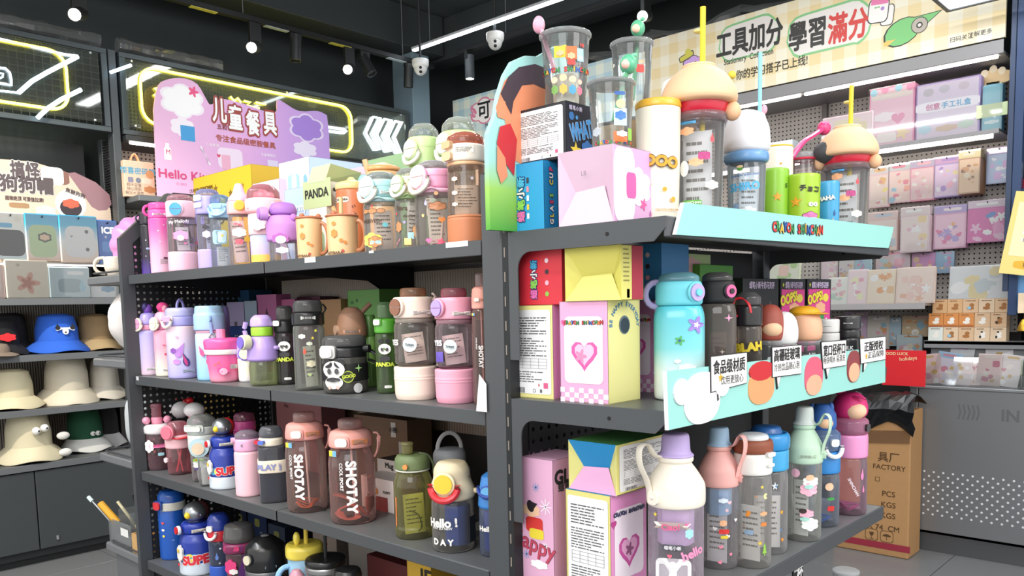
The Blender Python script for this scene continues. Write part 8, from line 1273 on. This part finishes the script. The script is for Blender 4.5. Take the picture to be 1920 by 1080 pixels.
B('flip_lid_bottle', 'bottle', 'clear bottle with a white lid under a chocolate brown top ring and camping prints', (-0.825,1.661,0.042,0.815,0.295), [clear_body(CL('#f3f0ea', .2, .3), .70), ('lid', SF('#ecebe6'), [(.96, .70), (1.0, .72), (1.0, .84), (.94, .86)]), ('brown_ring', SF('#8a4a34'), [(.98, .86), (1.04, .88), (1.04, .93), (.95, .96)]), ('top_cap', SF('#d9dde0'), [(.8, .95), (.8, .985), (.6, 1)])], [('latch', P('#efefec'), 55, .86, .5, .22, .2), ('latch', P('#efefec'), 55, .78, .4, .16, .18), ('deco', 5, [('star', .4, .62, .12, .12, '#e9cf5a'), ('star', .1, .55, .08, .08, '#c98a5a'), ('moon', .6, .55, .12, .16, '#e6e3a0'), ('rr', -.3, .42, .1, .16, '#e8923a', -.4), ('cloud', .5, .42, .22, .2, '#e9ab7f'), ('rr', .5, .34, .16, .1, '#e2803a'), ('rr', -.25, .28, .22, .12, '#8fa8c4'), ('star', .3, .2, .14, .14, '#e9c23a'), ('tree', .55, .15, .2, .34, '#8fc24a'), ('star', -.5, .33, .07, .07, '#a86a4a')], .96), ('leaf', M('#d3d1cc', .6), -25, .04, 1.1, .42, 0)])
B('flip_lid_bottle', 'bottle', 'clear starry bottle with a bright blue two-tier lid behind the brown-ringed one', (-0.851,1.78,0.051,0.815,0.295), [clear_body(CL('#f0eef0', .2, .3), .66), ('collar', P('#3fa6dc'), [(.97, .66), (1, .67), (1, .81), (.97, .82)]), ('lid', P('#2f8fd0'), [(.98, .82), (1.04, .84), (1.06, .92), (.95, .95), (.85, .95), (.8, .93), (0, .93)], {'rd': .2}), ('top_disc', P('#2a5f9f'), [(.7, .93), (.72, .95), (.6, 1)])], [('deco', 12, [('star', .2, .55, .16, .2, '#e9eef4'), ('star', .25, .55, .08, .08, '#3f7fc0'), ('star', .55, .34, .12, .12, '#e9a52a'), ('star', .6, .12, .12, .12, '#e9932a'), ('star', .0, .42, .1, .1, '#8fc24a'), ('spark', .5, .2, .1, .1, '#4f86c4')], .96), ('leaf', M('#dcd9d4', .6), 12, .03, 1.2, .42, 0)])
loopbottle('mint green lidded bottle with big loop and pink cloud prints', (-0.822,1.924,0.045,0.815,0.327), '#bcd8c0', '#c9d3cf', '#eef2ea', [('note', '#a9c4a6', 12, .645, .9, .2), ('deco', 5, [('dot', -.5, .52, .24, .24, '#f0b9cc'), ('cloud', .2, .40, .5, .6, '#f0b4c8'), ('cloud', .3, .46, .45, .5, '#f3f4ee'), ('cloud', .3, .14, .5, .6, '#f3f4ee'), ('cloud', .1, .22, .4, .4, '#f0b4c8'), ('dot', .25, .49, .22, .16, '#efbf9c'), ('cloud', .2, .42, .26, .2, '#a9dcd0'), ('dot', -.1, .24, .2, .14, '#3a2c2a'), ('cloud', 0, .18, .26, .2, '#a9dcd0')], .95), ('leaf', M('#e6e8e2', .6), -25, .03, .8, .42, 0)], 68)
B('kids_bottle', 'bottle', 'blue lidded bottle with a pointed blue moulded cap, white bail and blue ribbon inside', (-0.841,2.08,0.046,0.815,0.316), [clear_body(CL('#d0dcf0', .14, .7), .44), ('collar', P('#2f86cf'), [(.96, .44), (1, .45), (1, .60), (.96, .62)]), ('lid', CL('#2f7fc6', .7, .9), [(.95, .62), (1.0, .64), (1.0, .76), (.7, .80)]), ('moulded_cap', SF('#2f5fa8'), [(.7, .79), (.78, .83), (.74, .92), (.4, 1)])], [('ball', 'cap_front', SF('#ebc09a'), .4, .1, .85, .45, .5, .4), ('ball', 'cap_tip', SF('#2f5fa8'), .1, -.55, .96, .16, .16, .32), ('ball', 'cap_tip', SF('#2f5fa8'), .1, .45, .97, .16, .16, .32), ('latch', P('#e9ecf2'), 38, .70, .4, .4, .18), ('bail', P('#eceff4'), 38, .66, .5, .13), ('ribbon', P('#2f74c4'), .02, 9, .1), ('deco', 20, [('dot', .1, .34, .24, .22, '#efc7a4'), ('cloud', .2, .24, .24, .16, '#3f9a4a'), ('rr', .2, .16, .2, .14, '#d0302f')], .97)])
B('kids_bottle', 'bottle', 'pink bottle with a hooded magenta moulded cap and patterned pink ribbon inside', (-0.83,2.24,0.048,0.815,0.333), [clear_body(CL('#f0c4dc', .14, .7), .47), ('collar', P('#e795c6'), [(.96, .47), (1, .48), (1, .64), (.96, .66)]), ('lid', CL('#e36fae', .65, .9), [(.95, .66), (1.02, .68), (1.02, .77), (.75, .80)]), ('moulded_cap', SF('#cf2a72'), [(.8, .79), (.98, .84), (.92, .93), (.5, 1)], {'rd': .3})], [('ball', 'cap_front', SF('#efc4a2'), .55, .25, .855, .5, .62, .5), ('ball', 'cap_ear', SF('#cf2a72'), .0, -.5, 1.0, .2, .26, .3), ('strap', 'hood_peak', SF('#d23478'), [(.5, .1, .97), (.8, .5, .97), (.85, .8, .96)], .14, .5), ('ribbon', P('#c04f9a'), .02, 10, .12), ('latch', P('#2a2a2c'), 60, .72, .3, .4, .16), ('text', '#efe4ee', 'SHINCHAN', 15, .24, .22, .03, -1.1, .97), ('deco', 45, [('drop', 0, .34, .14, .3, '#ee86b8'), ('drop', .1, .22, .1, .2, '#ee86b8')], .97)])
# under the low shelf
y, z = 1.849,0.756
t = thing('small_sign', 'small black sign with white characters hanging below the low end shelf', 'sign', (-.80, y, z-.04)); G(M('#141416', .5)).box(-.004, 0, -.028, .028, 0, zC-.036-z+.04, .0005).obj('sign_board', t, 0); g = G(INK('#fff')); text(g, INK('#e6e6e6'), '杯', pl(0), .035, .008, .035, bold=.04); text(g, INK('#cfcfcf'), '品', pl(0), .02, -.015, .05, bold=.03); g.obj('print', t, 0)
# ---------------------------------------------------------------- hats and packets on the left wall
def hat(name, label, y, z, r, h, col, brim=None, items=(), tilt=0., under=None, x=-5.2, flat=1., cat='hat', kids=()):
    t = thing(name, label, cat, (x, y, z), 0); t.rotation_euler = (0, tilt, 0); m = FAB(col); rs = random.Random(hash_str(label))
    g = G(m); g.lathe(rnd_prof([(.66*r, h*.30), (.64*r, h*.62), (.54*r, h*.93), (.3*r, h), (0, h)], .05*r), 30, (0, 0, 0), 2, (1, flat))
    g.v = [(a*(1+rs.uniform(-.012, .012)), b*(1+rs.uniform(-.012, .012)), c) for a, b, c in g.v]; g.obj('crown', t, 60)
    g = G(FAB(brim or col)); n = 36; vs = []; fs = []; ph = rs.uniform(0, 6)
    for k, (rr, zz) in enumerate(((.66, .30), (.80, .20), (1.0, .06), (1.0, .03), (.80, .16), (.64, .27))):
        for i in range(n):
            a = 2*PI*i/n; w = 1+.03*math.sin(3*a+ph) if rr > .7 else 1; vs.append((rr*r*w*math.cos(a), rr*r*w*flat*math.sin(a), max(.0008, zz*h+(.03*h*math.sin(4*a+ph) if rr > .7 else 0))))
    for k in range(5):
        for i in range(n): fs.append((k*n+i, k*n+(i+1) % n, (k+1)*n+(i+1) % n, (k+1)*n+i))
    g.add(vs, fs); g.obj('brim', t, 60)
    if under: G(FAB(under)).lathe([(.62*r, h*.25), (.95*r, h*.03), (.95*r, .001), (.5*r, .001)], 30, (0, 0, 0), 2, (1, flat)).obj('lining', t)
    for nm, mm, c, q in kids: G(mm).ball((c[0]*r, c[1]*r, c[2]*h), tuple(v*r for v in q), 14).obj(nm, t)
    if items: g = G(INK('#fff')); deco(g, [(k, a*r, b*h, c*r, d*r, e) for k, a, b, c, d, e in items], lambda u, v, d=0: (.66*r+.012+d-.10*(v-h*.3), u, v), .001); g.obj('patch', t, 0)
    return t
W_E = P('#f1f0ec')
hat('bucket_hat', 'bright blue bucket hat with a white and black dog patch on the upper hat shelf', 1.70, 1.1895, .175, .225, '#2f66d3', items=(('bone', .05, .62, .26, .16, '#f2f2f0'), ('dot', .05, .55, .1, .11, '#f2f2f0'), ('drop', -.18, .66, .12, .1, '#1d1d20'), ('drop', .28, .66, .12, .1, '#1d1d20'), ('dot', .05, .52, .03, .03, '#1d1d20')), x=-5.23)
hat('cap', 'black cap with a red logo cut off by the left picture edge', 1.40, 1.1895, .15, .20, '#1c1c1f', items=(('cloud', .1, .5, .3, .26, '#d5252d'),), x=-5.23)
hat('straw_hat', 'woven tan straw hat between the blue bucket hat and the plate rack', 2.00-.06, 1.1895, .155, .22, '#a08560', brim='#b39a72', x=-5.3)
hat('cap', 'dark cap in the shadow behind the blue bucket hat', 1.50, 1.1895, .14, .235, '#2a2a2e', x=-5.39)
hat('baseball_cap', 'cream baseball cap at the left picture edge on the middle hat shelf', 1.44, .8865, .155, .225, '#ddd2b0', x=-5.2)
hat('bucket_hat', 'pale cream bucket hat with a pink lining tilted on the middle hat shelf', 1.74, .8865, .18, .29, '#d9d0bc', brim='#e2d8c2', under='#e3b9b2', tilt=.08, x=-5.26)
hat('bucket_hat', 'stack-topping ivory hat with a zip edge half hidden by the grey plates', 2.0-.03, .8865, .14, .26, '#d8d1c3', x=-5.29, flat=.9)
hat('novelty_hat', 'cream hat with bulging white eyes and a brown tuft on the lowest hat shelf', 1.50, .5795, .18, .29, '#ddd3b4', x=-5.2, kids=(('eye', W_E, (.74, .02, .62), (.13, .13, .13)), ('eye', W_E, (.72, .27, .66), (.13, .13, .13)), ('pupil', P('#1c1c1e'), (.86, .06, .62), (.03, .03, .03)), ('pupil', P('#1c1c1e'), (.84, .30, .66), (.03, .03, .03)), ('tuft', FAB('#b5835c'), (0, -.3, 1.02), (.13, .16, .2)), ('tuft', FAB('#b5835c'), (.1, .45, 1.0), (.18, .2, .12)), ('paw', FAB('#eceae6'), (.5, .86, .45), (.1, .2, .13)), ('paw', FAB('#eceae6'), (.6, .86, .12), (.1, .2, .13))))
hat('novelty_hat', 'dark green hat with small eyes over a white brim on the lowest hat shelf', 1.84, .5795, .15, .26, '#1f5238', brim='#dcdcd8', x=-5.30, kids=(('eye', W_E, (.72, .05, .42), (.1, .1, .1)), ('eye', W_E, (.7, .25, .42), (.1, .1, .1)), ('pupil', P('#1c1c1e'), (.81, .07, .42), (.03, .03, .03)), ('pupil', P('#1c1c1e'), (.79, .27, .42), (.03, .03, .03))))
hat('novelty_hat', 'black and white plush hat at the right end of the lowest hat shelf', 2.0-.02, .5795, .12, .27, '#232326', brim='#c9c9c8', x=-5.36)
hat('cap', 'brown flat cap poking out beside the black logo cap', 1.33, .8865+.303, .12, .07, '#8a7a6c', x=-5.08)
# dog hat sign
t = thing('hat_sign', 'cream rounded sign about dog hats with a mauve ear shape and bold grey characters', 'sign', (-5.16, 1.0, 1.70)); T = Matrix.Translation((5.16, -1.0, -1.70))
pp = [(1.457,2.266),(1.616,2.27),(1.752,2.24),(1.808,2.225),(1.894,2.187),(1.993,2.102),(2.026,2.036),(2.027,1.963)]
g = G(CARD('#dcc6b2')); g.xf = T; g.prism([(pp[-1][0], 1.70)]+pp[::-1]+[(1.0, 2.20), (1.0, 1.70)], pl(-5.16), -.012, 0); g.obj('board', t, 0)
g = G(WHT); g.xf = T; mH = pl(-5.16)
deco(g, [([(a, b) for a, b in [(1.8,2.224),(1.838,2.234),(1.953,2.186),(2.025,2.121),(2.034,2.065),(2.004,2.028),(1.957,2.021),(1.919,2.041)]][::-1], 0, 0, 1, 1, '#9a747c'), ('rr', 1.721,2.195, .085, .04, '#8a6258'), ('rr', 1.716,2.2, .06, .05, '#e9e6e2'), ('dot', 1.805,2.048, .085, .085, '#f0ece8'), ('dot', 1.804,2.026, .06, .05, '#3a2f35'), ('cloud', 1.805,2.051, .05, .045, '#d9644a'), ('rr', 1.534,2.021, .05, .014, '#a5825f'), ('cloud', 1.669,2.001, .06, .05, '#c9c9cc')], mH)
for s_, p, sz, wf in (('搞怪', (1.577,2.216), .105, 0.147), ('狗狗帽', (1.58,2.14), .10, 0.269)): text(g, INK('#5a5052'), s_, mH, sz, p[0], p[1], bold=.04, wfit=wf, d=.002, out=(INK('#f0ece8'), .07))
text(g, INK('#5a4a48'), '超萌绝顶 可爱值拉满!', mH, .026, 1.563,2.059, bold=.03, d=.002, wfit=0.193); text(g, INK('#5a4a48'), '焦糖狗狗', mH, .028, 1.833,2.114, bold=.03, d=.002, rot=-.3)
g.obj('print', t, 0)
def wallbag(label, r, x, col, items, z=None, dep=.03, hook=True, cat='packet'):
    y0, y1, z0, z1 = r; z0 = z if z is not None else z0; w, h = y1-y0, z1-z0
    t = thing('hanging_packet' if hook else 'flat_packet', label, cat, (x, (y0+y1)/2, z0)); 
    g = G(GR(col, .3) if isinstance(col, list) else CARD(col)); g.box(-dep, 0, -w/2, w/2, 0, h, .006); g.obj('bag', t)
    g = G(INK('#fff')); deco(g, [(k, a*w, b*h, c*w, d*h, e) for k, a, b, c, d, e in items], pl(0)); g.obj('print', t, 0)
    g = G(CL('#ffffff', .03, .05)); g.box(.002, .003, -w/2+.004, w/2-.004, .004, h-.004); g.obj('clear_window', t, 0)
    if hook: G(M('#1c1c1c', .4)).tube([(-dep-.16, 0, h-.02), (.012, 0, h-.02), (.018, 0, h-.012)], .003, 6).obj('peg_hook', t)
    return t
BL = [(0, '#f2d3be'), (.45, '#e6eceb'), (.78, '#3fb8de'), (1, '#2aa6d6')]
wallbag('white and blue cap packet with a dark window, cut off by the left picture edge', (1.369,1.54,1.715,1.969), -5.06, [(0, '#cfe2ea'), (.5, '#e9efea'), (1, '#f2efe6')], [('rr', -.05, .35, .42, .28, '#23262e'), ('rr', -.2, .72, .24, .05, '#5fb0d8'), ('dot', .2, .86, .1, .07, '#e9e6da')])
wallbag('blue-topped packet holding pale green fabric, second in the hanging row', (1.521,1.695,1.71,1.97), -5.05, BL, [('rr', 0, .42, .40, .34, '#b9d2a0'), ('cloud', .05, .5, .22, .18, '#3f4f3a'), ('cloud', .05, .5, .16, .11, '#e0bfa0')])
wallbag('blue-topped packet holding white printed fabric, third in the hanging row', (1.691,1.898,1.705,1.972), -5.04, BL, [('rr', .02, .44, .38, .33, '#e6e7e8'), ('dot', .2, .66, .05, .04, '#55575c'), ('dot', .2, .28, .05, .04, '#55575c'), ('heart', -.2, .55, .04, .03, '#9a9ca2')])
wallbag('deep blue packet reading ICE behind the pink fluted dish', (1.909,2.028,1.699,1.959), -5.08, '#1f6fd0', [('rr', 0, .4, .3, .12, '#4f96e6'), ('dot', -.1, .62, .05, .03, '#dfeaf6')])
g = G(INK('#f4f6fa')); y, z = 1.94,1.922; text(g, INK('#f4f6fa'), 'ICE', pl(0), .05, bold=.05, d=.001); o = g.obj('packet_lettering', bpy.data.objects['hanging_packet.003'], 0); o.location = (.004, .0, .20)
for lab, r, c, it in (('cream packet with a dusty pink scrunchie leaning on the top hat-wall shelf', (1.406,1.623,1.5,1.714), '#ece4d3', [('flower', 0, .4, .3, .3, '#dfb3a4'), ('flower', 0, .4, .18, .18, '#c99688'), ('dot', -.2, .86, .05, .04, '#cfc6b4')]), ('pale blue packet with a grey mask print on the top hat-wall shelf', (1.621,1.84,1.498,1.68), '#c3d6dc', [('rr', 0, .4, .28, .22, '#9fb4bb'), ('rr', .15, .8, .2, .06, '#eef2f2'), ('drop', .3, .4, .12, .2, '#a9cfe0')]), ('pink edged packet at the left picture edge on the top hat-wall shelf', (1.307,1.403,1.502,1.688), '#ecd0c9', [('rr', 0, .5, .3, .3, '#f3e3dc')]), ('white packet with a blue photo behind the far rack shelf', (1.862,2.033,1.503,1.61), '#e3e8ea', [('cloud', .1, .5, .25, .3, '#7fa6c4')])):
    wallbag(lab, r, -5.05 if 'white packet' not in lab else -5.12, c, it, 1.5015, .02, False)
t = thing('shelf_led', 'white light strip glowing along the front of the top hat-wall shelf', 'light', (-5.07, .7, 1.685)); G(EM('#fff6ec', 4)).box(0, .012, 0, 1.25, 0, .008, .002).obj('diffuser', t); G(M('#9a9c9e', .4)).box(-.01, .012, 0, 1.25, .0081, .016).box(-.43, -.0101, .3, .32, .0081, .016).obj('housing', t)
# ---------------------------------------------------------------- far end rack goods
def dish(label, y, z, r, depth, col, n, x, name='fluted_dish', k=1, flt=.05, sq=2., wid=1.):
    t = thing(name, label, 'dish', (x, y, z))
    for i in range(k):
        rr = r*(1-.03*i); g = G(P(col)); dx = -.028*i
        g.xf = Matrix.Translation((dx, 0, r*1.0)) @ Matrix.Rotation(math.radians(90), 4, 'Y') @ Matrix.Rotation(math.radians(180), 4, 'X')
        g.lathe(rnd_prof([(0, 0), (rr*.62, 0), (rr*.9, depth*.55), (rr*.985, depth), (rr*.94, depth), (rr*.6, .012), (0, .012)], .01), 48, (0, 0, 0), sq, (1, wid), (n, flt) if n else None); g.obj('plate', t, 45)
    return t
dish('large glossy pink shell-fluted dish standing on the top far rack shelf', 1.40, 1.5492, .118, .07, '#d98fc4', 12, -3.22, flt=.07)
dish('stack of milky white fluted plates standing on the second far rack shelf', 1.40, 1.2322, .145, .05, '#d9d3d0', 10, -3.20, k=4, flt=.03)
dish('stack of grey square-cornered plates standing on the third far rack shelf', 1.38, .8532, .125, .05, '#b9bec0', 0, -3.17, k=4, sq=3.2, wid=.75)
B('teacup', 'cup', 'cream cup with a big handle below the pink shell dish', (-3.30, 1.30, .04, 1.5492, .075), [('body', P('#e6dbc9'), [(.7, 0), (1, .4), (1.05, 1)])], [('handle', P('#e6dbc9'), -95, .15, .95, .9, .16)])
for lab, z, c in (('wooden plate stand under the milky white plates', 1.2322, '#c9a06a'), ('bamboo plate stand under the grey plates', .8532, '#c79a5c')):
    t = thing('plate_stand', lab, 'stand', (-3.10, 1.26, z)); m = M(c, .5, 0, .1, 30, 0, .1); G(m).box(-.03, .03, 0, .2, 0, .02, .002).obj('base', t)
    for i in range(4): G(m).box(-.03, .03, .01+.05*i, .02+.05*i, .0201, .045).obj('slat', t)
t = thing('acrylic_bin', 'clear divided bin of brushes and cutlery on the lowest far rack shelf', 'bin', (-3.40, 1.245, .4872)); A = CL('#eef4f6', .12, .25)
for q in ((0, .21, 0, .003, 0, .10), (0, .003, .0031, .12, 0, .10), (.207, .21, .0031, .12, 0, .15), (.10, .103, .0031, .12, 0, .15), (0, .21, .1201, .123, 0, .15)): G(A).box(*q).obj('wall', t, 0)
G(A).box(.0031, .2069, .0031, .12, 0, .003).obj('base', t, 0); G(INK('#e9e9e6')).box(.12, .19, -.0012, -.0002, .05, .08).obj('label_card', t, 0)
def stick(label, p0, p1, r0, parts, cat, name):
    t = thing(name, label, cat, p0); d = Vector(p1)-Vector(p0)
    for nm, m, a, b, ra in parts: G(m).tube([tuple(d*a), tuple(d*(a*.5+b*.5)), tuple(d*b)], ra, 10).obj(nm, t)
stick('thin steel straw brush with a pale blue tip leaning out of the clear bin', (-3.33, 1.29, .4905), (-3.50, 1.21, .665), .003, (('handle', MET('#b9bcbe'), 0, .9, .003), ('bristle', SF('#cfe6e3'), .9, 1, .008)), 'brush', 'straw_brush')
stick('steel peeler with a thick yellow handle leaning out of the clear bin', (-3.28, 1.30, .4905), (-3.43, 1.23, .645), .01, (('blade', MET('#b9bcbe'), 0, .5, .006), ('handle', P('#e3a524'), .5, 1, .014)), 'peeler', 'peeler')
stick('dark handled spoon standing in the clear bin beside the gondola', (-3.24, 1.33, .4905), (-3.23, 1.28, .70), .006, (('bowl', MET('#b9bcbe'), 0, .3, .012), ('handle', P('#2a2a2c'), .3, 1, .006)), 'spoon', 'spoon')
stick('pale whisk handle lying in the clear bin', (-3.26, 1.34, .4905), (-3.36, 1.27, .655), .006, (('handle', P('#d9cfa9'), 0, 1, .006),), 'brush', 'whisk')
t = thing('wooden_box', 'small pale wooden box beside the clear bin on the lowest far rack shelf', 'box', (-3.18, 1.245, .4872)); m = M('#cda36c', .5, 0, .1, 25, 0, .1); G(m).box(0, .10, 0, .006, 0, .075).box(0, .006, .006, .1, 0, .075).box(.094, .1, .006, .1, 0, .075).box(.006, .094, .094, .1, 0, .075).box(.006, .094, .006, .094, 0, .006).obj('body', t, 0)
t = thing('small_fan', 'small grey clip fan in the dark gap above the dog hat sign', 'fan', (-5.3, 1.42, 2.1)); g = G(M('#6a6e6c', .5)); g.tube([(0, .05*math.cos(a), .22+.06*math.sin(a)) for a in [2*PI*i/20 for i in range(20)]], .006, 6, True); g.obj('guard', t); G(M('#4a4e4c', .5)).tube([(0, .03, -.16), (0, .04, .0), (0, .03, .16)], .008, 8).obj('stem', t); G(M('#2f7a45', .5)).box(-.01, .01, .09, .13, .03, .09, .002).obj('green_clip', t); G(M('#4a4e4c', .5)).tube([(0, .03, .1), (0, .16, .15)], .005, 6).obj('arm', t)
B('glass_jar', 'glass', 'clear glass rim peeping over the bottom picture edge by the carton', (-1.19,3.199, .05, 0, .33), [('cup', CL('#f3f6f6', .2, .2), [(.9, 0), (1, .97)]), ('rim', CL('#f6f8f8', .5, .2), [(1, .96), (1.05, .98), (1, 1)])])
